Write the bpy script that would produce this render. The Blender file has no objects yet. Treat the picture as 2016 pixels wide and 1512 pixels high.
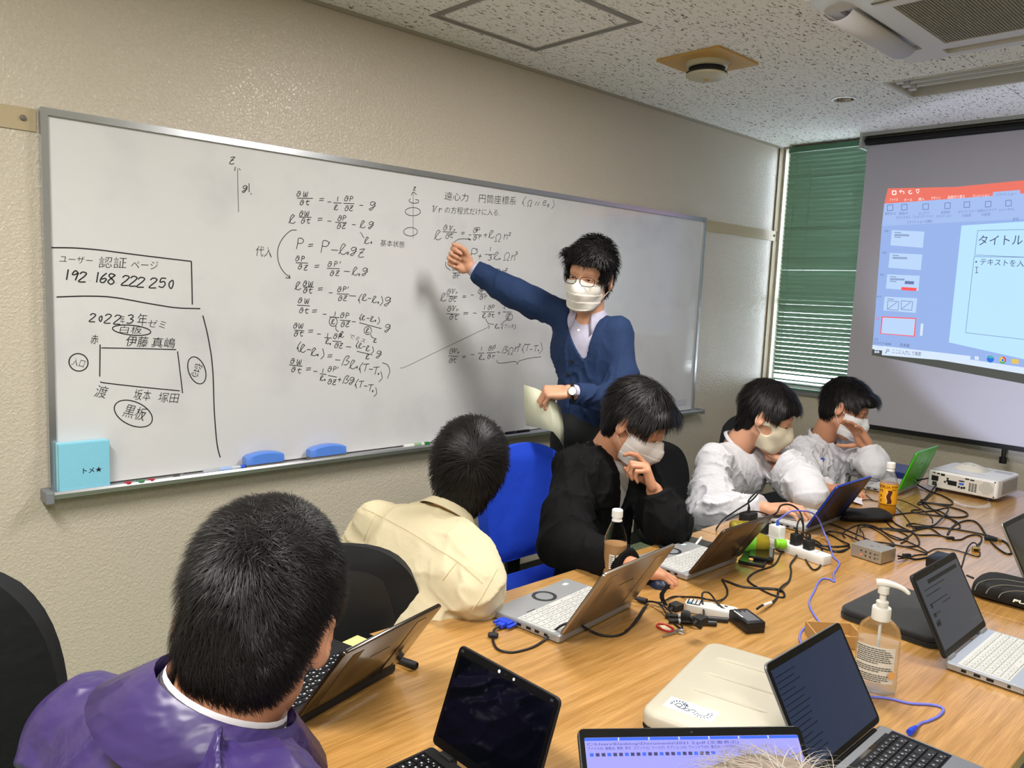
import bpy, bmesh, math, random
import numpy as np
from mathutils import Vector, Matrix, Euler
random.seed(7); rng = np.random.default_rng(7)
PI = math.pi; R = math.radians
SC = bpy.context.scene; COL = SC.collection

# ---------------------------------------------------------------- camera
FPX = 1549.73; YAW, PITCH, ROLL = 0.7579, 0.1164, 0.0411; CAMZ = 1.5
_cy, _sy, _cp, _sp = math.cos(YAW), math.sin(YAW), math.cos(PITCH), math.sin(PITCH)
_f = np.array([_sy*_cp, _cy*_cp, -_sp]); _r = np.array([_cy, -_sy, 0.0]); _u = np.cross(_r, _f)
_c, _s = math.cos(ROLL), math.sin(ROLL)
CR, CU, CF = _c*_r + _s*_u, -_s*_r + _c*_u, _f
cd = bpy.data.cameras.new('camera'); cam = bpy.data.objects.new('camera', cd); COL.objects.link(cam)
cd.sensor_width = 36; cd.lens = FPX/2016*36; cd.clip_start = 0.05
cam.matrix_world = Matrix([[CR[i], CU[i], -CF[i], (0, 0, CAMZ)[i]] for i in range(3)] + [[0, 0, 0, 1]])
SC.camera = cam
# ---------------------------------------------------------------- world, lights, exposure
SC.view_settings.view_transform = 'Standard'; SC.view_settings.look = 'None'
SC.view_settings.gamma = 1; SC.view_settings.use_curve_mapping = False
SC.view_settings.exposure = 0.38
SC.cycles.max_bounces = 8; SC.cycles.transparent_max_bounces = 12
wd = bpy.data.worlds.new('sky'); SC.world = wd; wd.use_nodes = True
bg = wd.node_tree.nodes['Background']; bg.inputs[0].default_value = (0.80, 0.90, 1.0, 1); bg.inputs[1].default_value = 8.0
LAMP_W = 42.0           # watts per fixture lamp
def area_lamp(name, loc, sx, sy, power, color):
    l = bpy.data.lights.new(name, 'AREA'); l.shape = 'RECTANGLE'; l.size = sx; l.size_y = sy
    l.energy = power; l.color = color
    o = bpy.data.objects.new(name, l); COL.objects.link(o); o.location = loc; return o
CZ = 2.579              # ceiling height
FIX = [(2.0, 0.42, True), (-.45, 0.42, True), (-.45, -1.75, True), (2.0, -1.75, False), (4.0, 0.42, False)]
for (fx, fy, on) in FIX:
    if on: area_lamp('lamp_light', (fx+.165, fy+.625, CZ+.002), .28, 1.2, LAMP_W*(.86 if fx > 1 else 1.15), (1.0, .972, .945))

# ---------------------------------------------------------------- pixel helpers (photo 2016x1512)
def ray(px, py):
    return CR*((px-1008)/FPX) - CU*((py-756)/FPX) + CF
def onz(px, py, z=0.70):
    d = ray(px, py); t = (z-CAMZ)/d[2]; return Vector((d[0]*t, d[1]*t, z))
def ony(px, py, y):
    d = ray(px, py); t = y/d[1]; return Vector((d[0]*t, y, CAMZ+d[2]*t))
def onx(px, py, x):
    d = ray(px, py); t = x/d[0]; return Vector((x, d[1]*t, CAMZ+d[2]*t))
def dep(px, py, D):
    d = ray(px, py); return Vector((d[0]*D, d[1]*D, CAMZ+d[2]*D))

# ---------------------------------------------------------------- materials
def srgb(h):
    if isinstance(h, str):
        h = h.lstrip('#'); c = [int(h[i:i+2], 16)/255 for i in (0, 2, 4)]
    else: c = list(h)
    return tuple((v/12.92 if v <= .04045 else ((v+.055)/1.055)**2.4) for v in c) + (1,)
MATS = {}
def mat(name, col, rough=.5, metal=0, spec=.5, bump=0, bscale=60, var=0, vscale=8, coat=0, trans=0, ior=1.45,
        emit=None, estr=0, sheen=0, stretch=(1, 1, 1), detail=3, bdist=.002, coords='Object', alpha=1, croough=.1, sss=0):
    if name in MATS: return MATS[name]
    m = bpy.data.materials.new(name); m.use_nodes = True; nt = m.node_tree; b = nt.nodes['Principled BSDF']
    c = srgb(col); b.inputs['Base Color'].default_value = c
    b.inputs['Roughness'].default_value = rough; b.inputs['Metallic'].default_value = metal
    b.inputs['Specular IOR Level'].default_value = spec; b.inputs['Coat Weight'].default_value = coat
    b.inputs['Coat Roughness'].default_value = croough
    b.inputs['Transmission Weight'].default_value = trans; b.inputs['IOR'].default_value = ior
    b.inputs['Sheen Weight'].default_value = sheen; b.inputs['Alpha'].default_value = alpha
    if sss:
        b.inputs['Subsurface Weight'].default_value = sss; b.inputs['Subsurface Scale'].default_value = .01
    if emit is not None:
        b.inputs['Emission Color'].default_value = srgb(emit); b.inputs['Emission Strength'].default_value = estr
    if bump or var:
        tc = nt.nodes.new('ShaderNodeTexCoord'); mp = nt.nodes.new('ShaderNodeMapping')
        mp.inputs['Scale'].default_value = stretch; nt.links.new(tc.outputs[coords], mp.inputs[0])
    if bump:
        n = nt.nodes.new('ShaderNodeTexNoise'); n.inputs['Scale'].default_value = bscale; n.inputs['Detail'].default_value = detail
        nt.links.new(mp.outputs[0], n.inputs['Vector'])
        bp = nt.nodes.new('ShaderNodeBump'); bp.inputs['Strength'].default_value = bump; bp.inputs['Distance'].default_value = bdist
        nt.links.new(n.outputs[0], bp.inputs['Height']); nt.links.new(bp.outputs[0], b.inputs['Normal'])
    if var:
        n2 = nt.nodes.new('ShaderNodeTexNoise'); n2.inputs['Scale'].default_value = vscale; n2.inputs['Detail'].default_value = 4
        nt.links.new(mp.outputs[0], n2.inputs['Vector'])
        mx = nt.nodes.new('ShaderNodeMix'); mx.data_type = 'RGBA'
        mx.inputs[6].default_value = tuple(max(0, v*(1-var)) for v in c[:3])+(1,)
        mx.inputs[7].default_value = tuple(min(1, v*(1+var)) for v in c[:3])+(1,)
        nt.links.new(n2.outputs[0], mx.inputs[0]); nt.links.new(mx.outputs[2], b.inputs['Base Color'])
    MATS[name] = m; return m
def N(m): return m.node_tree.nodes, m.node_tree.links

def wood_mat(name, ang=0):
    m = bpy.data.materials.new(name); m.use_nodes = True; n, l = N(m); b = n['Principled BSDF']
    tc = n.new('ShaderNodeTexCoord'); mp = n.new('ShaderNodeMapping'); l.new(tc.outputs['Object'], mp.inputs[0])
    mp.inputs['Rotation'].default_value = (0, 0, R(ang)); mp.inputs['Scale'].default_value = (.7, 15, 1)
    n1 = n.new('ShaderNodeTexNoise'); n1.inputs['Scale'].default_value = 4.0; n1.inputs['Detail'].default_value = 7; n1.inputs['Roughness'].default_value = .62
    n1.inputs['Distortion'].default_value = .35; l.new(mp.outputs[0], n1.inputs['Vector'])
    mp2 = n.new('ShaderNodeMapping'); l.new(tc.outputs['Object'], mp2.inputs[0]); mp2.inputs['Rotation'].default_value = (0, 0, R(ang)); mp2.inputs['Scale'].default_value = (4, 150, 1)
    n2 = n.new('ShaderNodeTexNoise'); n2.inputs['Scale'].default_value = 3.0; n2.inputs['Detail'].default_value = 3; l.new(mp2.outputs[0], n2.inputs['Vector'])
    r1 = n.new('ShaderNodeValToRGB'); e = r1.color_ramp.elements
    e[0].position = .34; e[0].color = srgb('#a67a3c'); e[1].position = .66; e[1].color = srgb('#c4965a')
    l.new(n1.outputs[0], r1.inputs[0])
    r2 = n.new('ShaderNodeValToRGB'); e = r2.color_ramp.elements; e[0].position = .38; e[0].color = (.74, .70, .62, 1); e[1].position = .56; e[1].color = (1, 1, 1, 1)
    l.new(n2.outputs[0], r2.inputs[0])
    mx = n.new('ShaderNodeMix'); mx.data_type = 'RGBA'; mx.blend_type = 'MULTIPLY'; mx.inputs[0].default_value = .8
    l.new(r1.outputs[0], mx.inputs[6]); l.new(r2.outputs[0], mx.inputs[7]); l.new(mx.outputs[2], b.inputs['Base Color'])
    b.inputs['Roughness'].default_value = .34; b.inputs['Coat Weight'].default_value = .8; b.inputs['Coat Roughness'].default_value = .16
    bp = n.new('ShaderNodeBump'); bp.inputs['Strength'].default_value = .12; bp.inputs['Distance'].default_value = .0006
    l.new(n2.outputs[0], bp.inputs['Height']); l.new(bp.outputs[0], b.inputs['Normal'])
    return m

# ---------------------------------------------------------------- mesh helpers
def prop(o, label=None, cat=None, group=None, kind=None):
    if label: o['label'] = label
    if cat: o['category'] = cat
    if group: o['group'] = group
    if kind: o['kind'] = kind
    return o
def link(name, me, parent=None, M=None, loc=None):
    o = bpy.data.objects.new(name, me); COL.objects.link(o)
    if parent is not None: o.parent = parent
    if M is not None: o.matrix_basis = M
    if loc is not None: o.location = loc
    return o
def empty(name, loc=(0, 0, 0), rz=0.0, label=None, cat=None, group=None, M=None, kind=None):
    o = bpy.data.objects.new(name, None); COL.objects.link(o); o.empty_display_size = .05
    if M is not None: o.matrix_basis = M
    else: o.location = loc; o.rotation_euler = (0, 0, rz)
    return prop(o, label, cat, group, kind)
class B:
    """collects vertices and faces for ONE mesh object"""
    def __init__(s): s.v = []; s.f = []; s.mi = []; s.mats = []; s.cur = 0; s.sm = []; s.smooth = False
    def mat(s, m):
        if m not in s.mats: s.mats.append(m)
        s.cur = s.mats.index(m); return s
    def add(s, vs, fs, M=None):
        o = len(s.v)
        for v in vs:
            v = Vector(v)
            if M is not None: v = M @ v
            s.v.append(v[:])
        for f in fs: s.f.append(tuple(i+o for i in f)); s.mi.append(s.cur); s.sm.append(s.smooth)
        return s
    def box(s, x0, x1, y0, y1, z0, z1, M=None, bev=0):
        if bev: return s.rbox(x0, x1, y0, y1, z0, z1, bev, M)
        v = [(x, y, z) for z in (z0, z1) for y in (y0, y1) for x in (x0, x1)]
        return s.add(v, [(0, 2, 3, 1), (4, 5, 7, 6), (0, 1, 5, 4), (2, 6, 7, 3), (0, 4, 6, 2), (1, 3, 7, 5)], M)
    def rbox(s, x0, x1, y0, y1, z0, z1, r, M=None, rc=None, n=4, rt=None):
        """box with rounded vertical corners (rc) and softened top / bottom rims (r)"""
        rc = rc if rc is not None else r; rc = max(rc, r*1.01); rt = r if rt is None else rt
        rings = []
        prof = [(z0, r)] + [(z0+r*(1-math.cos(a)), r*(1-math.sin(a))) for a in (PI/4, PI/2)] \
             + [(z1-rt*(1-math.cos(a)), rt*(1-math.sin(a))) for a in (PI/2, PI/4)] + [(z1, rt)]
        for (z, ins) in prof:
            ring = []
            for (cx, cy, a0) in ((x1-rc, y1-rc, 0), (x0+rc, y1-rc, 90), (x0+rc, y0+rc, 180), (x1-rc, y0+rc, 270)):
                for k in range(n+1):
                    a = R(a0+90*k/n); q = rc-ins
                    ring.append((cx+q*math.cos(a), cy+q*math.sin(a), z))
            rings.append(ring)
        return s.loft(rings, True, True, M)
    def loft(s, rings, cap0=True, cap1=True, M=None, closed=True):
        n = len(rings[0]); vs = [p for r_ in rings for p in r_]; fs = []
        for i in range(len(rings)-1):
            for j in range(n if closed else n-1):
                k = (j+1) % n; fs.append((i*n+j, i*n+k, (i+1)*n+k, (i+1)*n+j))
        if cap0: fs.append(tuple(range(n-1, -1, -1)))
        if cap1: fs.append(tuple((len(rings)-1)*n+i for i in range(n)))
        return s.add(vs, fs, M)
    def lathe(s, prof, n=20, M=None, sy=1.0, cap0=True, cap1=True):
        rings = [[(r_*math.cos(2*PI*k/n), sy*r_*math.sin(2*PI*k/n), z) for k in range(n)] for (r_, z) in prof]
        return s.loft(rings, cap0, cap1, M)
    def cyl(s, p0, p1, r0, r1=None, n=12, cap=True):
        return s.tube([p0, p1], [r0, r0 if r1 is None else r1], n, cap)
    def tube(s, pts, r, n=8, cap=True):
        pts = [Vector(p) for p in pts]; rr = r if isinstance(r, (list, tuple)) else [r]*len(pts)
        rings = []; prev = None
        for i, p in enumerate(pts):
            t = (pts[min(i+1, len(pts)-1)] - pts[max(i-1, 0)]); t = t.normalized() if t.length > 1e-9 else Vector((0, 0, 1))
            if prev is None:
                a = Vector((0, 0, 1)) if abs(t.z) < .9 else Vector((1, 0, 0)); u = t.cross(a).normalized()
            else: u = (prev - t*prev.dot(t)); u = u.normalized() if u.length > 1e-6 else prev
            prev = u; w = t.cross(u)
            rings.append([(p + (u*math.cos(2*PI*k/n) + w*math.sin(2*PI*k/n))*rr[i])[:] for k in range(n)])
        return s.loft(rings, cap, cap)
    def plate(s, poly, z0, z1, M=None):
        n = len(poly); vs = [(x, y, z0) for x, y in poly]+[(x, y, z1) for x, y in poly]
        fs = [tuple(range(n-1, -1, -1)), tuple(range(n, 2*n))] + [(i, (i+1) % n, n+(i+1) % n, n+i) for i in range(n)]
        return s.add(vs, fs, M)
    def build(s, name, m=None, parent=None, M=None, label=None, smooth=None, recalc=True, ang=35, loc=None, kind=None):
        me = bpy.data.meshes.new(name); me.from_pydata(s.v, [], s.f)
        ms = s.mats if s.mats else ([m] if m else [])
        for q in ms: me.materials.append(q)
        if s.mats: me.polygons.foreach_set('material_index', s.mi)
        if recalc:
            bm = bmesh.new(); bm.from_mesh(me); bmesh.ops.recalc_face_normals(bm, faces=bm.faces); bm.to_mesh(me); bm.free()
        if smooth:
            me.polygons.foreach_set('use_smooth', [True]*len(me.polygons))
            me.set_sharp_from_angle(angle=R(ang))
        me.update(); o = link(name, me, parent, M, loc)
        if label: o['label'] = label
        if kind: o['kind'] = kind
        return o
def catmull(P, n=6, closed=False):
    P = [Vector(p) for p in P]; out = []
    if len(P) < 3 and not closed:
        return [P[0].lerp(P[-1], i/n) for i in range(n+1)]
    m = len(P); seg = m if closed else m-1
    for i in range(seg):
        p0 = P[(i-1) % m] if closed or i > 0 else P[0]*2-P[1]; p1 = P[i]; p2 = P[(i+1) % m]
        p3 = P[(i+2) % m] if closed or i+2 < m else P[-1]*2-P[-2]
        for k in range(n):
            t = k/n; out.append(.5*((2*p1)+(p2-p0)*t+(2*p0-5*p1+4*p2-p3)*t*t+(3*p1-p0-3*p2+p3)*t**3))
    if not closed: out.append(P[-1])
    return out
def frame(origin, x, y):
    x = Vector(x).normalized(); y = Vector(y); y = (y-x*y.dot(x)).normalized(); z = x.cross(y)
    return Matrix([[x[i], y[i], z[i], origin[i]] for i in range(3)]+[[0, 0, 0, 1]])
def text_mesh(body, size, offset=0.0, extrude=0.0, align='CENTER', shear=0.0):
    c = bpy.data.curves.new('t', 'FONT'); c.body = body; c.size = size; c.offset = offset; c.extrude = extrude
    c.align_x = align; c.align_y = 'CENTER'; c.shear = shear; c.resolution_u = 2
    o = bpy.data.objects.new('t', c); COL.objects.link(o)
    dg = bpy.context.evaluated_depsgraph_get(); me = bpy.data.meshes.new_from_object(o.evaluated_get(dg))
    bpy.data.objects.remove(o); bpy.data.curves.remove(c); return me
def text(body, size, name, m, parent, M, offset=0.0, width=None, align='CENTER', extrude=0.0, label=None, shear=0.0):
    me = text_mesh(body, size, offset, extrude, align, shear)
    me.materials.clear(); me.materials.append(m)
    if width and len(me.vertices):
        xs = [v.co.x for v in me.vertices]; w = max(xs)-min(xs)
        if w > 1e-6:
            k = width/w
            for v in me.vertices: v.co.x *= k
    o = link(name, me, parent, M)
    if label: o['label'] = label
    return o
# ================================================================= ROOM
X0, X1, Y0, Y1 = -2.0, 5.23, -2.6, 2.862
def wall_mat():
    m = bpy.data.materials.new('textured_wallpaper'); m.use_nodes = True; n, l = N(m); b = n['Principled BSDF']
    tc = n.new('ShaderNodeTexCoord')
    v = n.new('ShaderNodeTexNoise'); v.inputs['Scale'].default_value = 95; v.inputs['Detail'].default_value = 2.5; v.inputs['Distortion'].default_value = .6
    l.new(tc.outputs['Object'], v.inputs['Vector'])
    rp = n.new('ShaderNodeValToRGB'); rp.color_ramp.elements[0].position = .38; rp.color_ramp.elements[1].position = .66; l.new(v.outputs[0], rp.inputs[0])
    bp = n.new('ShaderNodeBump'); bp.inputs['Strength'].default_value = .55; bp.inputs['Distance'].default_value = .0022; l.new(rp.outputs[0], bp.inputs['Height'])
    l.new(bp.outputs[0], b.inputs['Normal'])
    mx = n.new('ShaderNodeMix'); mx.data_type = 'RGBA'; mx.inputs[6].default_value = srgb('#bfb5a4'); mx.inputs[7].default_value = srgb('#ccc3b4')
    l.new(v.outputs[0], mx.inputs[0]); l.new(mx.outputs[2], b.inputs['Base Color'])
    b.inputs['Roughness'].default_value = .27; b.inputs['Specular IOR Level'].default_value = .45
    return m
M_wall = wall_mat()
M_rail = mat('beige_vinyl', '#b3a384', .4)
M_dark = mat('dark_void', '#141414', .8)
M_alu = mat('brushed_aluminium', '#b9bcc2', .32, .9)
M_white = mat('white_plastic', '#e6e6e2', .35)
M_black = mat('black_plastic', '#121214', .38)
M_blackm = mat('matt_black_plastic', '#18181a', .6)
def struct(name, b, m): o = b.build(name, m); o['kind'] = 'structure'; return o
struct('wall_left', B().box(X0-.1, X1+.15, Y1, Y1+.12, 0, 2.8), M_wall)
struct('wall_right', B().box(X0-.1, X1+.15, Y0-.12, Y0, 0, 2.8), M_wall)
struct('wall_back', B().box(X0-.12, X0, Y0, Y1, 0, 2.8), M_wall)
WY0, WY1, WZ = 1.55, 2.838, .90      # window opening in the far wall
b = B().box(X1, X1+.15, Y0, Y1, 0, WZ).box(X1, X1+.15, Y0, WY0, WZ, 2.8).box(X1, X1+.15, WY1, Y1, WZ, 2.8).box(X1, X1+.15, WY0, WY1, CZ+.01, 2.8)
struct('wall_far', b, M_wall)
M_floor = mat('green_carpet_floor', '#8a9a76', .9, bump=.4, bscale=300, var=.15, vscale=60)
struct('floor', B().box(X0, X1, Y0, Y1, -.05, 0), M_floor)
M_base = mat('dark_vinyl_baseboard', '#1f1f1e', .45)
struct('baseboard_left', B().box(X0, X1, Y1-.008, Y1, 0, .075), M_base)
struct('baseboard_far', B().box(X1-.008, X1, Y0, Y1-.008, 0, .075), M_base)
# rail strips beside the board, ending flush with its top
def rail(name, xa, xb, pins):
    o = B().box(xa, xb, Y1-.006, Y1+.001, 1.932, 2.0).build(name, M_rail); o['kind'] = 'structure'
    for px in pins:
        B().lathe([(.0001, .0), (.007, .0005), (.009, .003), (.008, .008), (.003, .010)], 12, Matrix.Translation((px, Y1-.006, 1.968)) @ Matrix.Rotation(PI/2, 4, 'X')).build('nail_head', mat('grey_pin', '#6c6660', .5), o, smooth=True)
rail('trim_1', X0, .63, [.595, -.5]); rail('trim_2', 4.29, 5.205, [5.185])
o = B().box(5.17, 5.228, Y1-.01, Y1+.001, 0, 1.93).box(5.17, 5.228, Y1-.01, Y1+.001, 2.0, CZ).build('trim_3', mat('brown_corner_trim', '#8f8165', .5)); o['kind'] = 'structure'
o = B().box(X0, X1, Y1-.012, Y1, CZ-.014, CZ).build('trim_4', mat('grey_ceiling_edging', '#a49c8d', .5)); o['kind'] = 'structure'
o = B().box(X1-.012, X1, Y0, Y1-.012, CZ-.014, CZ).build('trim_5', MATS['grey_ceiling_edging']); o['kind'] = 'structure'

# ---- ceiling: tiles in running bond, holes for fixtures
def tile_mat():
    m = bpy.data.materials.new('fissured_ceiling_tile'); m.use_nodes = True; n, l = N(m); b = n['Principled BSDF']
    tc = n.new('ShaderNodeTexCoord'); mp = n.new('ShaderNodeMapping'); l.new(tc.outputs['Object'], mp.inputs[0])
    mp.inputs['Scale'].default_value = (34, 105, 30)
    mp.inputs['Rotation'].default_value = (0, 0, R(8))
    nz = n.new('ShaderNodeTexNoise'); nz.inputs['Scale'].default_value = 1.0; nz.inputs['Detail'].default_value = 1.5; nz.inputs['Distortion'].default_value = 1.0; l.new(mp.outputs[0], nz.inputs['Vector'])
    rp = n.new('ShaderNodeValToRGB'); e = rp.color_ramp.elements; e[0].position = .615; e[0].color = (0, 0, 0, 1); e[1].position = .66; e[1].color = (1, 1, 1, 1); l.new(nz.outputs[0], rp.inputs[0])
    v2 = n.new('ShaderNodeTexVoronoi'); v2.inputs['Scale'].default_value = 75; l.new(tc.outputs['Object'], v2.inputs['Vector'])
    r2 = n.new('ShaderNodeValToRGB'); e = r2.color_ramp.elements; e[0].position = .13; e[0].color = (1, 1, 1, 1); e[1].position = .2; e[1].color = (0, 0, 0, 1); l.new(v2.outputs['Distance'], r2.inputs[0])
    n3 = n.new('ShaderNodeTexNoise'); n3.inputs['Scale'].default_value = 60; l.new(tc.outputs['Object'], n3.inputs['Vector'])
    r3 = n.new('ShaderNodeValToRGB'); e = r3.color_ramp.elements; e[0].position = .52; e[0].color = (0, 0, 0, 1); e[1].position = .56; e[1].color = (1, 1, 1, 1); l.new(n3.outputs[0], r3.inputs[0])
    mul = n.new('ShaderNodeMath'); mul.operation = 'MULTIPLY'; l.new(r2.outputs[0], mul.inputs[0]); l.new(r3.outputs[0], mul.inputs[1])
    mxx = n.new('ShaderNodeMath'); mxx.operation = 'MAXIMUM'; l.new(rp.outputs[0], mxx.inputs[0]); l.new(mul.outputs[0], mxx.inputs[1])
    mx = n.new('ShaderNodeMix'); mx.data_type = 'RGBA'; l.new(mxx.outputs[0], mx.inputs[0]); mx.inputs[6].default_value = srgb('#f8f6f3'); mx.inputs[7].default_value = srgb('#5c5851')
    l.new(mx.outputs[2], b.inputs['Base Color']); b.inputs['Roughness'].default_value = .85
    inv = n.new('ShaderNodeMath'); inv.operation = 'SUBTRACT'; inv.inputs[0].default_value = 1; l.new(mxx.outputs[0], inv.inputs[1])
    bp = n.new('ShaderNodeBump'); bp.inputs['Strength'].default_value = .6; bp.inputs['Distance'].default_value = .002; l.new(inv.outputs[0], bp.inputs['Height']); l.new(bp.outputs[0], b.inputs['Normal'])
    return m
M_tile = tile_mat()
ceil_root = empty('ceiling', (0, 0, CZ), kind='structure')
B().box(X0-.1, X1+.15, Y0-.1, Y1+.1, .16, .2).build('slab', M_dark, ceil_root)
HATCH = (1.97, 2.57, 2.05, 2.65)
HOLES = [(fx, fx+.33, fy, fy+1.255) for fx, fy, _ in FIX] + [(4.13, 4.225, 1.915, 2.01), (2.75, 3.6, .54, 1.39)]
def subtract(rects, h):
    out = []
    for (a, b_, c, d) in rects:
        if h[1] <= a or h[0] >= b_ or h[3] <= c or h[2] >= d: out.append((a, b_, c, d)); continue
        if h[0] > a: out.append((a, h[0], c, d))
        if h[1] < b_: out.append((h[1], b_, c, d))
        aa, bb = max(a, h[0]), min(b_, h[1])
        if h[2] > c: out.append((aa, bb, c, h[2]))
        if h[3] < d: out.append((aa, bb, h[3], d))
    return out
row = 0; y = 2.635
rows = [(2.635, Y1)]
while y > Y0: rows.append((max(y-.455, Y0), y)); y -= .455
for ri, (ya, yb) in enumerate(rows):
    x = 2.115-.91*6 if ri % 2 == 0 else 1.65-.91*5
    while x < X1:
        a, b_ = max(x, X0), min(x+.91, X1); x += .91
        if b_-a < .01: continue
        rects = [(a+.0012, b_-.0012, ya+.0012, yb-.0012)]
        for h in HOLES: rects = subtract(rects, h)
        if not rects: continue
        bb = B(); dz = random.uniform(-.0006, .0006)
        for q in rects: bb.box(q[0], q[1], q[2], q[3], dz, .012)
        bb.build('ceiling_tile', M_tile, ceil_root)
# joint filler seen in the recessed joints
jb = B(); rects = [(X0, X1, Y0, Y1)]
for h in HOLES: rects = subtract(rects, h)
for q in rects: jb.box(q[0], q[1], q[2], q[3], .0125, .02)
jb.build('joint_backing', mat('joint_grey', '#8a857c', .9), ceil_root)

# access hatch frame
t = empty('ceiling_hatch', (HATCH[0], HATCH[2], CZ), label='square metal-framed access hatch in the ceiling above the whiteboard', cat='hatch')
w = .6
fb = B()
for (a, b_, c, d) in ((0, w, 0, .022), (0, w, w-.022, w), (0, .022, .022, w-.022), (w-.022, w, .022, w-.022)):
    fb.box(a, b_, c, d, -.003, .002)
fb.build('outer_frame', mat('grey_hatch_metal', '#8e8c89', .4, .4), t)
fb = B()
for (a, b_, c, d) in ((.026, w-.026, .026, .036), (.026, w-.026, w-.036, w-.026), (.026, .036, .036, w-.036), (w-.036, w-.026, .036, w-.036)):
    fb.box(a, b_, c, d, -.0022, .002)
fb.build('inner_frame', mat('pale_hatch_metal', '#a9a7a3', .4, .4), t)
for (sx, sy) in ((.011, .3),): B().cyl((sx, sy, -.006), (sx, sy, 0), .004).build('screw', M_blackm, t)

# recessed fluorescent fixtures
M_refl = mat('fixture_reflector', '#d6d2c8', .3, .35)
M_tube = mat('unlit_fluorescent_tube', '#cfd0d2', .25, coat=.6)
M_tube_on = mat('lit_fluorescent_tube', '#ffffff', .4, emit='#fff3dc', estr=6)
LAB = ['lit recessed fluorescent fixture over the near middle of the table', 'lit recessed fluorescent fixture over the near end of the table',
       'lit recessed fluorescent fixture in the rear left of the ceiling', 'unlit recessed fluorescent fixture in the rear right of the ceiling',
       'unlit recessed fluorescent fixture with bare tubes in front of projection screen']
for i, (fx, fy, on) in enumerate(FIX):
    t = empty('ceiling_light_fixture', (fx, fy, CZ), label=LAB[i], cat='ceiling light')
    L = 1.255; Wd = .33
    B().box(0, .004, 0, L, -.002, .10).box(Wd-.004, Wd, 0, L, -.002, .10).box(.004, Wd-.004, 0, .004, -.002, .10).box(.004, Wd-.004, L-.004, L, -.002, .10).box(0, Wd, 0, L, .10, .11).build('housing', M_refl, t)
    fb = B()
    for (a, b_, c, d) in ((-.015, Wd+.015, -.015, 0), (-.015, Wd+.015, L, L+.015), (-.015, 0, 0, L), (Wd, Wd+.015, 0, L)): fb.box(a, b_, c, d, -.004, .002)
    fb.build('trim_frame', mat('fixture_trim', '#cfcbc2', .5), t)
    for k in range(3):
        xx = .085+k*.08
        B().lathe([(.014, 0), (.014, L-.1)], 14, Matrix.Translation((xx, L-.05, .035)) @ Matrix.Rotation(PI/2, 4, 'X')).build('tube', M_tube_on if on else M_tube, t, smooth=True)
        for yy in (.012, L-.045): B().box(xx-.016, xx+.016, yy, yy+.033, .01, .09).build('socket', M_refl if on else mat('lamp_socket', '#d9dbe0', .4), t)
# downlight
t = empty('recessed_downlight', (4.178, 1.963, CZ), label='small round unlit downlight recessed in the ceiling near the blinds', cat='downlight')
B().lathe([(.052, -.0), (.064, -.0), (.064, -.004), (.052, -.006), (.0505, 0), (.0505, .001)], 32, cap0=False, cap1=False).build('rim', mat('downlight_rim', '#c9c8c4', .35, .2), t, smooth=True)
B().lathe([(.050, -.003), (.047, .03), (.036, .07), (.02, .085), (.001, .09)], 32, cap0=False, cap1=True).build('reflector', mat('downlight_reflector', '#b9b4a8', .22, .9), t, smooth=True)
# ventilation diffuser
t = empty('ceiling_vent', (3.165, 2.14, CZ), label='round ceiling air vent on a square tan plate', cat='vent')
M_tan = mat('tan_vent_plate', '#c9a15a', .45); M_vent = mat('ivory_vent_disc', '#c3bda6', .4)
B().rbox(-.165, .165, -.165, .165, -.012, 0, .003, rc=.008).build('plate', M_tan, t)
B().lathe([(.098, -.012), (.092, -.03), (.082, -.034)], 36, cap0=False, cap1=False).build('collar', M_vent, t, smooth=True)
B().lathe([(.075, -.012), (.078, -.05), (.09, -.058), (.092, -.054)], 36, cap0=False, cap1=False).build('dark_throat', mat('vent_throat', '#1b1d22', .5), t, smooth=True)
B().lathe([(.0001, -.057), (.085, -.057), (.093, -.062), (.092, -.07), (.07, -.079), (.03, -.083), (.0001, -.084)], 36, cap0=False, cap1=False).build('disc', M_vent, t, smooth=True)
B().lathe([(.0001, -.083), (.013, -.083), (.013, -.087), (.0001, -.088)], 16).build('centre_screw', M_tan, t, smooth=True)
# air conditioner cassette
t = empty('air_conditioner', (2.70, 1.44, CZ), label='white ceiling cassette air conditioner with a grey square intake grille', cat='air conditioner')
# local axes: x along +x, y along -y (build with mirrored numbers)
M_ac = mat('ac_white', '#d2cfcd', .4); M_grille = mat('ac_grille', '#8d8776', .6)
Sx = .95; Sy = .95
MA = Matrix.Translation((0, 0, 0))
def acbox(a, b_, c, d, z0, z1, **k): return (a, b_, -d, -c, z0, z1)
fb = B()
for q in ((0, Sx, 0, .05), (0, Sx, Sy-.05, Sy), (0, .05, .05, Sy-.05), (Sx-.05, Sx, .05, Sy-.05), (0, .17, 0, .17), (Sx-.17, Sx, 0, .17), (0, .17, Sy-.17, Sy), (Sx-.17, Sx, Sy-.17, Sy)):
    pass
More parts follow.
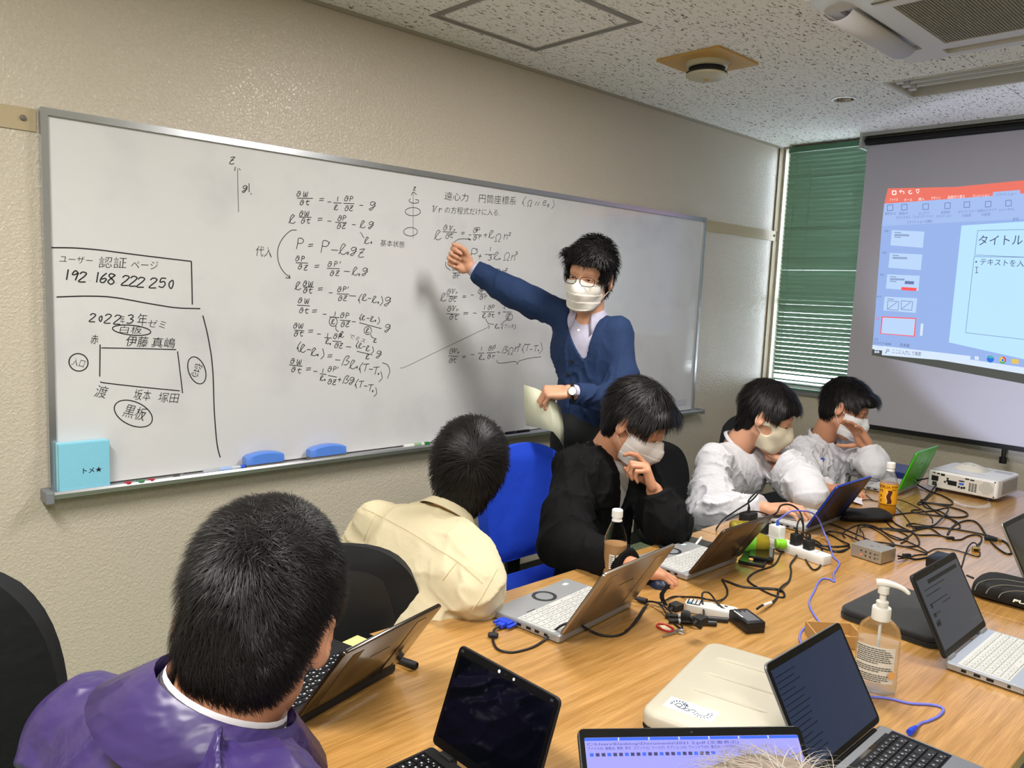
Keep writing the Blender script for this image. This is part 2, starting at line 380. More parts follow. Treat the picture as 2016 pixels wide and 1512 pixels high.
# outer panel as a frame with four outlet slots
def frame_rects():
    rects = [(0, Sx, 0, Sy)]
    for h in ((.17, Sx-.17, .045, .115), (.17, Sx-.17, Sy-.115, Sy-.045), (.045, .115, .17, Sy-.17), (Sx-.115, Sx-.045, .17, Sy-.17), (.16, Sx-.16, .16, Sy-.16)): rects = subtract(rects, h)
    return rects
for (a, b_, c, d) in frame_rects(): fb.box(a, b_, -d, -c, -.028, .01)
fb.build('panel', M_ac, t)
B().box(.02, Sx-.02, -Sy+.02, -.02, .03, .10).build('housing', mat('ac_inner', '#b9a27c', .6), t)
gb = B().box(.165, Sx-.165, -Sy+.165, -.165, -.03, -.02)
for q in ((.165, Sx-.165, .165, .215), (.165, Sx-.165, Sy-.215, Sy-.165), (.165, .215, .215, Sy-.215), (Sx-.215, Sx-.165, .215, Sy-.215)): gb.box(q[0], q[1], -q[3], -q[2], -.036, -.028)
gb.build('intake_frame', M_ac, t)
gr = B()
k = .22
while k < Sy-.22: gr.box(.215, Sx-.215, -k-.006, -k, -.034, -.029); k += .0105
gr.build('intake_grille', M_grille, t, kind='stuff')
for (a, b_, c, d, name) in ((.17, Sx-.17, .05, .105, 'y'), (.17, Sx-.17, Sy-.105, Sy-.05, 'y')):
    B().box(a+.005, b_-.005, -d, -c, -.012, -.006, Matrix.Identity(4)).build('outlet_flap', M_ac, t)
for (a, b_) in ((.05, .105), (Sx-.105, Sx-.05)):
    B().box(a, b_, -Sy+.175, -.175, -.012, -.006).build('outlet_flap', M_ac, t)
# taped paper wind deflector on the outlet facing the whiteboard wall
fb = B(); rings = []
for k in range(13):
    a = PI*k/12; rings.append([(.15, -.02+.055*math.cos(a)-.03, -.03-.035*math.sin(a)), (.74, -.02+.055*math.cos(a)-.03, -.03-.035*math.sin(a))])
vs = [p for r_ in rings for p in r_]; fs = [(2*i, 2*i+1, 2*i+3, 2*i+2) for i in range(12)]
o = fb.add(vs, fs).build('paper_deflector', mat('taped_paper', '#cfccd2', .7), t, smooth=True, ang=80, label='curled white paper taped over the outlet')
md = o.modifiers.new('s', 'SOLIDIFY'); md.thickness = .0012

# ---- window, blind
win = empty('window_1', (X1, WY0, WZ), kind='structure')
M_frame = mat('white_window_frame', '#e8e8e6', .4)
M_glass = mat('window_glass', '#ffffff', .02, trans=1, ior=1.45)
WW, WH = WY1-WY0, CZ-WZ
fb = B()
for (a, b_, c, d) in ((0, WW, 0, .04), (0, WW, WH-.03, WH), (0, .04, .04, WH-.03), (WW-.01, WW, .04, WH-.03), (0, WW, .60, .63)): fb.box(.055, .10, a, b_, c, d)
fb.build('window_frame', M_frame, win)
B().box(.075, .079, .04, WW-.01, .04, .60).build('pane', M_glass, win); B().box(.075, .079, .04, WW-.01, .63, WH-.03).build('pane', M_glass, win)
B().box(-.03, .055, -.02, WW+.0, -.03, 0).build('sill', mat('aluminium_sill', '#8f9195', .4, .5), win)
# building seen as pale light outside: handled by the sky
bl = empty('venetian_blind', (X1-.028, 0, CZ-.015), label='green venetian blind lowered over the window beside the screen', cat='blind')
M_slat = mat('green_blind_slat', '#82a08c', .5)
BY0, BY1 = 1.56, 2.792
B().box(-.02, .02, BY0, BY1, -.035, .0).build('headrail', mat('green_headrail', '#4c7a60', .45), bl)
nsl = 54; sp = .0295
prof = [(-.0175, -.0032), (-.009, .0020), (0, .0040), (.009, .0020), (.0175, -.0032)]
sv = [(x_, yy, z_) for yy in (BY0, BY1) for x_, z_ in prof]; sf = [(i, i+1, i+6, i+5) for i in range(4)]
sm_me = bpy.data.meshes.new('slat'); sm_me.from_pydata(sv, [], sf); sm_me.materials.append(M_slat); sm_me.polygons.foreach_set('use_smooth', [True]*4)
for i in range(nsl):
    tilt = 61 if i < 28 else 61-(i-28)*.62
    if i in (27,): tilt = 54
    if i > 50: tilt = 22
    z = -.05-i*sp-(.012 if i > 51 else 0)
    link('slat', sm_me, bl, Matrix.Translation((0, 0, z)) @ Matrix.Rotation(R(tilt), 4, 'Y') @ Matrix.Rotation(R(random.uniform(-.05, .05)), 4, 'X'))
B().box(-.012, .012, BY0, BY1, -.05-nsl*sp-.02, -.05-nsl*sp-.008).build('bottom_rail', MATS['green_headrail'], bl)
for yy in (2.62, 1.75):
    B().cyl((-.017, yy, -.03), (-.017, yy, -.05-nsl*sp-.015), .0012, n=5).build('ladder_cord', mat('blind_cord', '#6f9c86', .7), bl)
B().cyl((-.022, 2.73, -.03), (-.024, 2.735, -1.55), .0018, n=6).build('tilt_wand', MATS['blind_cord'], bl)

# ---- projection screen
SX = 5.10
scr = empty('projection_screen', (SX, 2.23, CZ), label='large pull-down projection screen hanging in front of the far wall', cat='projection screen')
M_case = mat('screen_case', '#9b9c96', .5)
yt = 2.225; yb = -.35
B().box(-.05, .06, yb-2.23-.03, .015, -.012, 0).box(.045, .06, yb-2.23-.03, .015, -.085, -.012).box(-.05, -.046, yb-2.23-.03, .015, -.022, -.012).build('case', M_case, scr)
B().box(-.03, .045, yb-2.23, .0, -.05, -.045).cyl((0, yb-2.23, -.052), (0, -.006, -.052), .022, n=20).build('roller', mat('screen_roller', '#14151a', .5), scr, smooth=True)
B().rbox(-.055, .062, .002, .02, -.095, 0, .004).build('end_bracket', mat('end_bracket_grey', '#a8aaa2', .45), scr)
M_screen = mat('matte_screen_fabric', '#b9b6c0', .75)
fb = B(); zt_, zb_ = -.07, .752-CZ
fb.box(-.0008, .0008, yb-2.23, -.012, zb_, zt_).build('screen_sheet', M_screen, scr)
B().box(-.012, .012, yb-2.23-.01, -.004, zb_-.028, zb_).build('weight_bar', M_black, scr)
B().cyl((0, -.95, zb_-.028), (0, -.95, zb_-.075), .012, n=12).cyl((0, -.95, zb_-.075), (0, -.95, zb_-.11), .02, n=16).build('pull_knob', M_black, scr, smooth=True)
# projected slide editor window: flat patches that glow themselves in place of projected light
PXS = SX-.0012
def sp_(px, py): v = onx(px, py, PXS); return (v.y, v.z)
_q = 0
def patch(pts, m, name, lift=0, par=scr, px=True):
    P_ = [sp_(*p) if px else p for p in pts]; x_ = -.0012-.0003*lift
    vs = [(x_, p[0]-2.23, p[1]-CZ) for p in P_]; me = bpy.data.meshes.new(name); me.from_pydata(vs, [], [tuple(range(len(vs)))])
    me.materials.append(m); return link(name, me, par)
def em(name, c, s=1.0): return mat('projected_'+name, '#101010', .8, emit=c, estr=s)
E_red = em('red', '#f07868', .76); E_rib = em('ribbon', '#b0cbff', .68); E_pan = em('panel', '#a6c4ff', .64); E_page = em('page', '#b4dcff', .86); E_white = em('white', '#d8e8ff', .78)
E_thumb = em('thumb', '#c0dcff', .74); E_txt = em('text', '#8396d0', .5); E_dark = em('dark_text', '#5f6f98', .38); E_task = em('task', '#676b62', .42); E_pink = em('outline', '#ff5a58', .8)
E_amb = em('ambient', '#74747c', .20)
SR = 2140   # right edge, outside the photograph
def yl(x, xa, ya, xb, yb_): return ya+(x-xa)*(yb_-ya)/(xb-xa)
patch([(1748, 371), (1880, 368), (SR, 343), (SR, 372), (1741, 401)], E_red, 'projected_title_bar')
patch([(1741, 401), (SR, 372), (SR, 425), (1736, 445)], E_rib, 'projected_ribbon')
patch([(1955, 378), (2008, 374), (2010, 392), (1954, 396)], E_rib, 'projected_tab', 1)
patch([(1736, 445), (SR, 425), (SR, 745), (1718, 679)], E_pan, 'projected_editor', 0)
patch([(1893, 444), (SR, 428), (SR, 735), (1868, 674)], E_page, 'projected_slide_page', 1)
patch([(1718, 679), (SR, 742), (SR, 757), (1717, 687)], E_white, 'projected_status_bar', 1)
patch([(1717, 687), (SR, 757), (SR, 779), (1716, 699)], E_task, 'projected_taskbar', 1)
patch([(1738, 681), (1911, 701), (1909, 714), (1736, 699)], E_white, 'projected_search_box', 2)
for i, (ya, yb_, xa) in enumerate([(453, 485, 1756), (498, 529, 1752), (540, 570, 1747), (584, 613, 1742), (625, 658, 1738)]):
    w_ = 64
    if i == 4:
        patch([(xa-2, ya-2), (xa+w_+2, ya+1), (xa+w_-1, yb_+5), (xa-5, yb_-1)], E_pink, 'projected_outline', 2)
    patch([(xa, ya), (xa+w_, ya+3), (xa+w_-3, yb_+3), (xa-3, yb_-2)], E_thumb, 'projected_thumbnail', 3)
    for k in range({0: 4, 1: 3, 2: 4, 3: 1, 4: 0}[i]):
        yy = ya+4+k*(4 if k < 2 else 3); patch([(xa+5, yy), (xa+(18 if k in (0, 3) else 34), yy+.8), (xa+(18 if k in (0, 3) else 34), yy+2), (xa+5, yy+1.2)], E_txt, 'projected_line', 4)
    if i == 2:
        patch([(1775, 565), (1805, 567), (1804, 573), (1774, 571)], E_pink, 'projected_box', 4); patch([(1782, 553), (1800, 554), (1799, 560), (1781, 559)], E_txt, 'projected_box', 4)
    if i == 3:
        for xx in (1748, 1775):
            for seg in (((xx, 592), (xx+22, 594)), ((xx+22, 594), (xx+20, 611)), ((xx+20, 611), (xx-1, 609)), ((xx-1, 609), (xx, 592)), ((xx, 608), (xx+18, 595))):
                (ax, ay), (bx, by) = seg; d = math.hypot(bx-ax, by-ay); nx, ny = -(by-ay)/d*.5, (bx-ax)/d*.5
                patch([(ax+nx, ay+ny), (bx+nx, by+ny), (bx-nx, by-ny), (ax-nx, ay-ny)], E_txt, 'projected_graph', 4)
patch([(1813, 637), (1818, 637), (1816, 661), (1811, 661)], E_white, 'projected_scroll_thumb', 2)
def outline(pts, m, w_=.9, lift=2):
    for i in range(len(pts)-1):
        (ax, ay), (bx, by) = pts[i], pts[i+1]; d = math.hypot(bx-ax, by-ay); nx, ny = -(by-ay)/d*w_/2, (bx-ax)/d*w_/2
        patch([(ax+nx, ay+ny), (bx+nx, by+ny), (bx-nx, by-ny), (ax-nx, ay-ny)], m, 'projected_outline', lift)
outline([(2100, 450), (1925, 454), (1919, 502), (2100, 510)], E_txt)
outline([(2100, 508), (1918, 505), (1901, 655), (2100, 678)], E_txt)
def stext(s, xa, ya, xb, yb_, h, m, lift=3, off=0):
    """projected words running from pixel a to pixel b with pixel height h"""
    A_, B_ = onx(xa, ya, PXS), onx(xb, yb_, PXS); up = onx((xa+xb)/2+1, (ya+yb_)/2-10, PXS)-onx((xa+xb)/2, (ya+yb_)/2, PXS)
    mid = (A_+B_)/2; hh = h*up.length/10; x_ = (B_-A_)
    F = frame((-.0012-.0003*lift, mid.y-2.23, mid.z-CZ), x_, up)
    return text(s, hh*1.15, 'projected_words', m, scr, F, offset=off, width=x_.length)
stext('タイトル', 1926, 475, 2013, 474, 20, E_dark); stext('• テキストを入', 1920, 516, 2016, 520, 13, E_dark)
outline([(1920, 526), (1926, 526)], E_dark, 1.2, 3); outline([(1923, 526), (1922.5, 537)], E_dark, 1.2, 3); outline([(1920, 537), (1926, 537)], E_dark, 1.2, 3)
E_wt = em('white_text', '#ffe9e6', .9)
for s_, xa, ya, xb, yb_ in [('ファイル', 1751, 394, 1768, 393), ('ホーム', 1780, 394, 1796, 393), ('挿入', 1808, 393, 1820, 392), ('デザイン', 1833, 391, 1852, 390), ('画面切り替え', 1866, 389, 1900, 387), ('アニメーション', 1915, 387, 1948, 384)]:
    stext(s_, xa, ya, xb, yb_, 6, E_wt)
stext('スライド ショー', 1961, 384, 2000, 382, 6, E_txt)
outline([(1757, 376), (1764, 376), (1764, 383), (1757, 383), (1757, 376)], E_wt, 2, 3)
outline([(1779, 382), (1780, 378), (1776, 376), (1771, 377)], E_wt, 1.6, 3); outline([(1774, 374), (1771, 377), (1774, 380)], E_wt, 1.2, 3)
outline([(1796, 380), (1792, 382), (1789, 379), (1790, 376), (1794, 375)], E_wt, 1.8, 3); outline([(1803, 374), (1810, 373)], E_wt, 1.6, 3); outline([(1804, 376), (1807, 381), (1810, 375)], E_wt, 1.2, 3)
for s_, xa, ya, xb, yb_ in [('最初から', 1743, 421, 1764, 421), ('現在の', 1770, 421, 1788, 420), ('オンライン', 1809, 421, 1831, 419), ('目的別', 1853, 419, 1870, 418), ('スライド ショー', 1886, 418, 1921, 415), ('非表示スライド', 1924, 416, 1962, 413), ('リハーサル', 1966, 414, 1996, 412), ('スライドから', 1764, 429, 1792, 428), ('プレゼンテーション', 1797, 428, 1838, 425), ('スライド ショー', 1843, 427, 1874, 425), ('スライド ショーの開始', 1785, 438, 1835, 436), ('設定', 1994, 432, 2006, 431), ('の設定', 1894, 425, 1912, 424), ('の設定', 1932, 423, 1950, 422)]:
    stext(s_, xa, ya, xb, yb_, 5.5, E_txt)
for (xx, yy) in ((1752, 409), (1780, 408), (1822, 407), (1865, 405), (1903, 403), (1945, 402), (1985, 400)):
    outline([(xx-5, yy-5), (xx+6, yy-6), (xx+6, yy+5), (xx-5, yy+6), (xx-5, yy-5)], E_txt, 1.2)
for s_, xx, yy in (('38', 1745, 455), ('39', 1741, 498), ('40', 1736, 541), ('41', 1731, 584), ('42', 1728, 627), ('43', 1725, 668)): stext(s_, xx-4, yy, xx+4, yy, 5, E_pink if s_ == '42' else E_txt)
stext('スライド 42/43', 1720, 675, 1754, 678, 6, E_dark); stext('日本語', 1772, 679, 1790, 681, 6, E_dark)
stext('ここに入力して検索', 1757, 692, 1813, 698, 8, E_dark); outline([(1743, 696), (1746, 692)], E_dark, 1.1, 3)
outline([(1746, 692), (1745.5, 689), (1748, 687.5), (1750.5, 689), (1750, 691.5), (1746, 692)], E_dark, .9, 3)
def sdisc(cx, cy, r_, m, lift=3, a0=0, a1=360, n=20):
    pts = [(cx+r_*math.cos(R(a0+(a1-a0)*k/n)), cy+r_*math.sin(R(a0+(a1-a0)*k/n))) for k in range(n+1)]
    if a1-a0 < 360: pts.append((cx, cy))
    patch(pts, m, 'projected_icon', lift)
for k in range(4):
    xx, yy = 1722+(k % 2)*5, 686+(k//2)*5; patch([(xx, yy), (xx+4, yy+.5), (xx+4, yy+4), (xx, yy+3.5)], E_white, 'projected_icon', 3)
patch([(1919, 701), (1927, 702), (1927, 709), (1919, 708)], E_white, 'projected_icon', 3)
sdisc(1950, 707, 7, em('blue', '#2a74e8', .7)); sdisc(1951, 705, 5, em('teal', '#40c8b0', .7), 4, 180, 360)
for k, c in enumerate(('#e8503c', '#58b858', '#f0c840')): sdisc(1974, 709, 7, em('c%d' % k, c, .7), 3, -90+k*120, 30+k*120)
sdisc(1974, 709, 3.4, E_white, 4); sdisc(1974, 709, 2.4, MATS['projected_blue'], 5)
patch([(1992, 706), (2006, 708), (2005, 717), (1991, 715)], em('folder', '#f0cc60', .7), 'projected_icon', 3)
# the dim bluish wash over the rest of the sheet comes from the projector's own lamp (see projector)
# ================================================================= WHITEBOARD
BX0, BX1, BZ0, BZ1 = .640, 4.284, .800, 2.002
BF = 2.838                      # plane of the writing surface
board = empty('whiteboard', (BX0, BF, BZ0), label='long wall-mounted whiteboard covered in handwritten equations', cat='whiteboard')
LW = Vector((BX0, BF, BZ0))
def board_mat():
    m = bpy.data.materials.new('whiteboard_enamel'); m.use_nodes = True; n, l = N(m); b = n['Principled BSDF']
    tc = n.new('ShaderNodeTexCoord'); nz = n.new('ShaderNodeTexNoise'); nz.inputs['Scale'].default_value = 3.2; nz.inputs['Detail'].default_value = 5; l.new(tc.outputs['Object'], nz.inputs['Vector'])
    rp = n.new('ShaderNodeValToRGB'); e = rp.color_ramp.elements; e[0].position = .28; e[0].color = srgb('#cacacd'); e[1].position = .5; e[1].color = srgb('#d8d8d9'); l.new(nz.outputs[0], rp.inputs[0])
    l.new(rp.outputs[0], b.inputs['Base Color']); b.inputs['Roughness'].default_value = .5
    b.inputs['Coat Weight'].default_value = 1; b.inputs['Coat Roughness'].default_value = .09
    return m
M_board = board_mat(); M_alub = mat('board_frame_aluminium', '#c2c5ca', .25, .85)
W_, H_ = BX1-BX0, BZ1-BZ0
B().box(0, W_, 0, .016, 0, H_).build('writing_surface', M_board, board)
fw = .02
B().box(-fw*.2, W_+fw*.2, -.012, .018, H_-.018, H_+.004).build('top_frame', M_alub, board)
for x_ in (-.004, W_-.016): B().box(x_, x_+.020, -.012, .018, -.02, H_-.018).build('side_frame', M_alub, board)
# tray: shallow channel with a lip
tp = [(-.004, -.004), (-.046, -.004), (-.052, .002), (-.056, .002), (-.060, -.006), (-.052, -.022), (.012, -.024), (.012, -.004)]
rings = [[(x_, p[0], p[1]) for p in tp] for x_ in (-.012, W_+.05)]
B().loft(rings).build('pen_tray', mat('tray_aluminium', '#b4b6ba', .3, .75), board)
B().rbox(-.030, -.006, -.068, .012, -.034, .006, .004).build('tray_end_cap', mat('grey_end_cap', '#7e8186', .5), board)
B().rbox(W_+.045, W_+.056, -.064, .012, -.028, .004, .003).build('tray_end_cap', MATS['grey_end_cap'], board)
M_blueprint = mat('blue_print', '#3e64b4', .5)
# maker's plate at lower right: little outlined mark
def bp2(px, py): v = ony(px, py, BF); return (v.x-BX0, v.z-BZ0)
def ribbon(bb, pts, w, lift=.0007):
    """flat marker line on the board surface, pts in board-local x,z"""
    L_, R_ = [], []
    for i, p in enumerate(pts):
        a, c = pts[max(i-1, 0)], pts[min(i+1, len(pts)-1)]; dx, dz = c[0]-a[0], c[1]-a[1]; d = math.hypot(dx, dz) or 1
        nx, nz = -dz/d*w/2, dx/d*w/2; L_.append((p[0]+nx, -lift, p[1]+nz)); R_.append((p[0]-nx, -lift, p[1]-nz))
    n = len(pts); bb.add(L_+R_, [(i, i+1, n+i+1, n+i) for i in range(n-1)])
def smooth2(P, k=4):
    return [(v.x, v.y) for v in catmull([(a, b_, 0) for a, b_ in P], k)] if len(P) > 2 else P
# glyph strokes on a 0-9 grid, x then y (y up); strokes split by space
G = {
'd': '18 49 78 85 62 30 12 15 36 65 82', 'w': '19|19 21 40 56 58|56 72 91 99'.replace('|', ' ') , 't': '49 32 50 80,06 97', 'p': '27 22 1'[:5],
}
G = {
'd': ['18', '38', '59', '78', '85', '72', '40', '11', '14', '36', '65', '84'],
'w': ['09', '11', '30', '56', '67', '56', '70', '92', '99'],
't': ['49', '34', '41', '70', '82', ',', '06', '97'],
'p': ['25', '20', ',', '25', '29', '69', '87', '65', '25'],
'z': ['18', '89', '45', '11', ',', '11', '40', '91', ',', '25', '75'],
'g': ['88', '49', '17', '35', '66', '88', ',', '88', '74', '40', '11', '32', '95'],
'r': ['20', '36', '59', '78', '65', '24'],   # rho drawn like an e
'rho': ['00', '23', '57', '68', '39', '15', '21', '60', '92'],
'=': ['06', '97', ',', '03', '94'], '-': ['05', '95'], '+': ['05', '95', ',', '59', '50'],
'1': ['49', '50'], '0': ['59', '16', '22', '60', '84', '78', '59'], '2': ['07', '39', '88', '65', '00', '90'], '3': ['08', '59', '77', '45', '84', '51', '01'],
'5': ['89', '29', '15', '66', '83', '50', '01'], '6': ['79', '25', '11', '50', '83', '64', '23'], '8': ['88', '39', '17', '64', '82', '50', '12', '45', '88'],
'9': ['87', '49', '16', '35', '87', ',', '87', '60'], '.': ['40', '51'], ',': ['52', '30'],
'(': ['99', '35', '22', '34', '80'], ')': ['19', '75', '83', '62', '10'], "'": ['59', '30'],
'T': ['08', '99', ',', '59', '40'], 'B': ['00', '27', '59', '78', '45', '84', '51', '21'],
'O': ['00', '30', '14', '27', '59', '87', '84', '60', '90'], 'v': ['08', '29', '30', '78', '99'], 'R': ['28', '30', ',', '24', '57', '96'],
'n': ['19', '10', ',', '15', '58', '76', '70'], 'e': ['25', '76', '79', '28', '12', '51', '92'],
'/': ['00', '99'],
}
def draw(bb, g, cx, cy, h, w=None, rot=0.0, lw=.003):
    w = w or h*.75; st = [[]]
    for q in G[g]:
        if q == ',': st.append([])
        else: st[-1].append((int(q[0]), int(q[1])))
    for s_ in st:
        if not s_: continue
        pts = smooth2(s_, 4); out = []
        for (a, c) in pts:
            dx, dy = (a-4.5)/9*w, (4.5-c)/9*h; dx += -dy*.12
            out.append(bp2(cx+dx*math.cos(rot)-dy*math.sin(rot), cy+dx*math.sin(rot)+dy*math.cos(rot)))
        ribbon(bb, out, lw)
M_ink = mat('black_marker_ink', '#17171a', .55); M_ink2 = mat('worn_marker_ink', '#3a3a3c', .6)
class Crop:
    def __init__(s, ox, oy, k, lw=.003, ink=None): s.o = (ox, oy); s.k = k; s.bb = B(); s.lw = lw; s.ink = ink or M_ink
    def P(s, x, y): return (s.o[0]+x/s.k, s.o[1]+y/s.k)
    def g(s, spec):
        for it in spec.strip().split(';'):
            it = it.split()
            if not it: continue
            gl = it[0]; v = [float(q) for q in it[1:]]; x, y = s.P(v[0], v[1]); h = (v[2] if len(v) > 2 else {'=': 14, '-': 3, '1': 26}.get(gl, 30))/s.k
            w = v[3]/s.k if len(v) > 3 else ({'=': 26/s.k, '-': 22/s.k, '(': h*.3, ')': h*.3, "'": h*.5, '1': h*.2, '0': h*.62}.get(gl))
            if gl == '=': h = 34/s.k
            draw(s.bb, gl, x, y, h, w, .07, s.lw)
        return s
    def line(s, *pts, sm=True, lw=None):
        pts = [s.P(*p) for p in pts]; pts = smooth2(pts, 6) if (sm and len(pts) > 2) else pts
        ribbon(s.bb, [bp2(*p) for p in pts], lw or s.lw); return s
    def ell(s, cx, cy, rx, ry, rot=0, a0=0, a1=360):
        pts = []
        for k in range(33):
            a = R(a0+(a1-a0)*k/32); x, y = rx*math.cos(a), ry*math.sin(a)
            pts.append((cx+x*math.cos(rot)-y*math.sin(rot), cy+x*math.sin(rot)+y*math.cos(rot)))
        ribbon(s.bb, [bp2(*s.P(*p)) for p in pts], s.lw); return s
    def out(s, name='handwritten_line'):
        if s.bb.v: s.bb.build(name, s.ink, board, recalc=False)
        s.bb = B(); return s
    def cjk(s, t_, xa, ya, xb, yb_, h, off=-.008, name='handwritten_words', shear=.12):
        A_ = Vector((*bp2(*s.P(xa, ya)), 0)); B2 = Vector((*bp2(*s.P(xb, yb_)), 0)); c = s.P((xa+xb)/2, (ya+yb_)/2)
        up = Vector((*bp2(c[0], c[1]-8), 0))-Vector((*bp2(c[0], c[1]), 0)); hh = up.length*h/s.k/8; x_ = (B2-A_)
        mid = (A_+B2)/2; F = frame((mid.x, -.0008, mid.y), (x_.x, 0, x_.y), (up.x, 0, up.y))
        text(t_, hh*1.12, name, s.ink, board, F, offset=-.010*hh if off<-.005 else -.002*hh, width=x_.length, shear=shear); return s
def frac_dw(c, x, y, w=1.0):   # d w / d t
    pass
# --- left blocks (crop origin 0,150)
a = Crop(0, 150, 2.88, .0042)
a.line((285, 972), (420, 974), (560, 985), (700, 1003), (850, 1022), (1085, 1050)).line((1085, 1050), (1088, 1180), (1090, 1295)).out()
a.cjk('ユーザー', 335, 1038, 525, 1050, 44).cjk('認証', 555, 1060, 716, 1064, 62).cjk('ページ', 740, 1072, 895, 1078, 50)
a.g('1 382 1125 60;9 425 1130 55;2 470 1138 55;. 510 1155 8;1 552 1140 60;6 588 1143 55;8 632 1150 60;. 662 1168 8;2 712 1158 55;2 757 1162 55;2 800 1168 55;. 835 1185 8;2 870 1172 55;5 922 1172 52;0 970 1180 48').out('handwritten_number')
a.line((320, 1252), (500, 1247), (650, 1255), (850, 1290), (1000, 1313), (1135, 1318)).out()
c = Crop(60, 580, 5.4, .0036)
c.g('2 662 245 85;0 745 255 60;2 825 255 95;2 925 265 95;3 1065 265 100').out('handwritten_number')
c.cjk('年', 950, 275, 1000, 275, 95).cjk('年', 1130, 275, 1235, 280, 130).cjk('ゼミ', 1250, 310, 1440, 330, 85)
c.ell(1075, 378, 205, 52, .1).out().cjk('白板', 935, 378, 1175, 385, 80)
c.cjk('伊藤', 1010, 500, 1245, 515, 110, off=-.004).cjk('真嶋', 1280, 515, 1535, 525, 105, off=-.004).cjk('赤', 635, 480, 718, 488, 95, off=-.004)
c.line((740, 530), (738, 700), (736, 872), sm=False).line((752, 566), (1150, 573), (1550, 585), sm=False).line((1563, 603), (1590, 820), (1617, 1048)).line((740, 925), (800, 940), (1200, 985), (1588, 1023)).out()
c.ell(510, 720, 102, 92, .3).out().cjk('入口', 440, 715, 575, 745, 85)
c.ell(1768, 805, 88, 150, -.35).out().cjk('窓', 1715, 800, 1800, 830, 150)
c.cjk('渡', 680, 1030, 810, 1055, 130).cjk('坂本', 1095, 1070, 1275, 1085, 115).cjk('塚田', 1355, 1100, 1575, 1110, 105)
c.ell(1093, 1265, 215, 125, .42).out().cjk('黒板', 985, 1235, 1220, 1290, 140)
a = Crop(0, 550, 2.88, .0042); a.line((1150, 205), (1180, 330), (1205, 500), (1215, 750), (1230, 930), (1248, 1010)).out()
# --- middle block of equations
c = Crop(400, 280, 2.908, .0028)
c.g('z 165 105 42').line((197, 150), (198, 250), (202, 400), lw=.0018).line((180, 165), (184, 140)).line((205, 150), (213, 160)).g('g 238 268 40').line((262, 235), (263, 285)).line((273, 292), (276, 300)).out()
c.g('d 547 295;w 585 297;d 565 345;t 597 345;= 677 330;- 722 342;1 770 325;rho 762 373;d 820 322;p 847 325;d 822 378;z 847 378;- 905 362;g 968 365 50').line((537, 320), (628, 322)).line((745, 347), (792, 349)).line((803, 350), (865, 352)).out('handwritten_equation')
c.g('rho 512 440 50;d 562 408;w 592 408;d 572 450;t 602 450;= 668 443;- 722 452;d 782 435;p 807 435;d 778 480;z 805 480;- 862 472;rho 915 470 42;g 960 475 42').line((548, 428), (620, 430)).line((755, 458), (823, 460)).out('handwritten_equation')
c.line((535, 503), (500, 507), (455, 550), (428, 610), (430, 680), (455, 735), (495, 775)).line((470, 775), (496, 778), (492, 758)).out('handwritten_arrow')
c.line((898, 515), (902, 520)).line((905, 520), (912, 535), (920, 548)).g('rho 938 562 38;0 962 575 12;. 985 565 6;. 985 582 6').out().cjk('基本状態', 1012, 578, 1152, 590, 36).cjk('代入', 300, 625, 392, 638, 60)
c.g("p 553 582 62;= 615 592;p 695 600 70;' 722 576 14;- 752 618 6 40;rho 803 612 60;0 828 635 15;g 860 625 50;z 905 635 50").out('handwritten_equation')
c.g("d 540 665;p 570 668;d 555 712;z 587 718;= 650 712;d 725 697;p 758 698;' 785 688 14;d 738 750;z 768 750;- 822 740 6 34;rho 872 738 46;0 893 758 12;g 925 742 46").line((530, 690), (600, 692)).line((708, 722), (782, 724)).out('handwritten_equation')
c.g("rho 545 822 46;d 583 808;w 614 810;d 585 848;t 614 850;= 670 842;- 730 862;d 780 842;p 808 842;' 830 832 12;d 785 893;z 812 893;- 855 880 6 40;( 895 895 56;rho 925 888 38;- 952 895 5 18;rho 982 900 38;0 1002 918 10;) 1022 908 56;g 1055 912 52").line((572, 828), (632, 830)).line((765, 868), (835, 870)).out('handwritten_equation')
c.g("d 555 905;w 592 908;d 562 962;t 592 965;= 637 968;- 695 985;1 755 982;rho 745 1027 28;d 797 990;p 824 993;d 800 1042;z 826 1042;- 862 1028;( 900 1002 42;rho 918 1005 26;- 943 1008 5 16;rho 968 1012 30;0 985 1022 10;) 1005 1022 44;rho 942 1078 26;g 1055 1065 46").line((537, 933), (610, 937)).line((722, 1000), (780, 1005)).line((783, 1018), (845, 1022)).line((893, 1033), (1020, 1067)).ell(744, 1027, 23, 27).ell(942, 1078, 21, 23).out('handwritten_equation')
c.line((760, 1050), (760, 1072), (776, 1085)).line((958, 1100), (966, 1116), (980, 1122)).g('rho 795 1100 34;rho 985 1135 24').cjk('でミス', 838, 1110, 925, 1140, 26, name='handwritten_words').out()
c.g("d 528 1050;w 558 1050;d 532 1096;t 562 1096;= 615 1083;- 662 1098;1 712 1105;rho 712 1140 28;0 727 1155 9;d 757 1110;p 783 1112;d 764 1162;z 788 1165;- 832 1172 6 30;( 880 1160 44;rho 900 1165 28;- 920 1170 5 16;rho 943 1180 30;) 970 1190 42;rho 942 1228 28;g 1005 1215 42").line((520, 1075), (578, 1080)).line((693, 1118), (735, 1122)).line((740, 1138), (792, 1142)).line((880, 1197), (968, 1217)).out('handwritten_equation')
c.g("( 545 1170 60;rho 572 1180 45;- 605 1188 5 24;rho 635 1200 45;0 655 1218 12;) 685 1212 62;= 725 1225;- 770 1247 6 30;B 820 1252 58;rho 858 1272 50;0 880 1288 12;( 900 1290 62;T 930 1290 46;- 960 1300 5 22;T 988 1308 46;0 1003 1326 10;) 1018 1342 62").line((1025, 1262), (1055, 1275), (1068, 1310), (1055, 1352)).out('handwritten_equation')
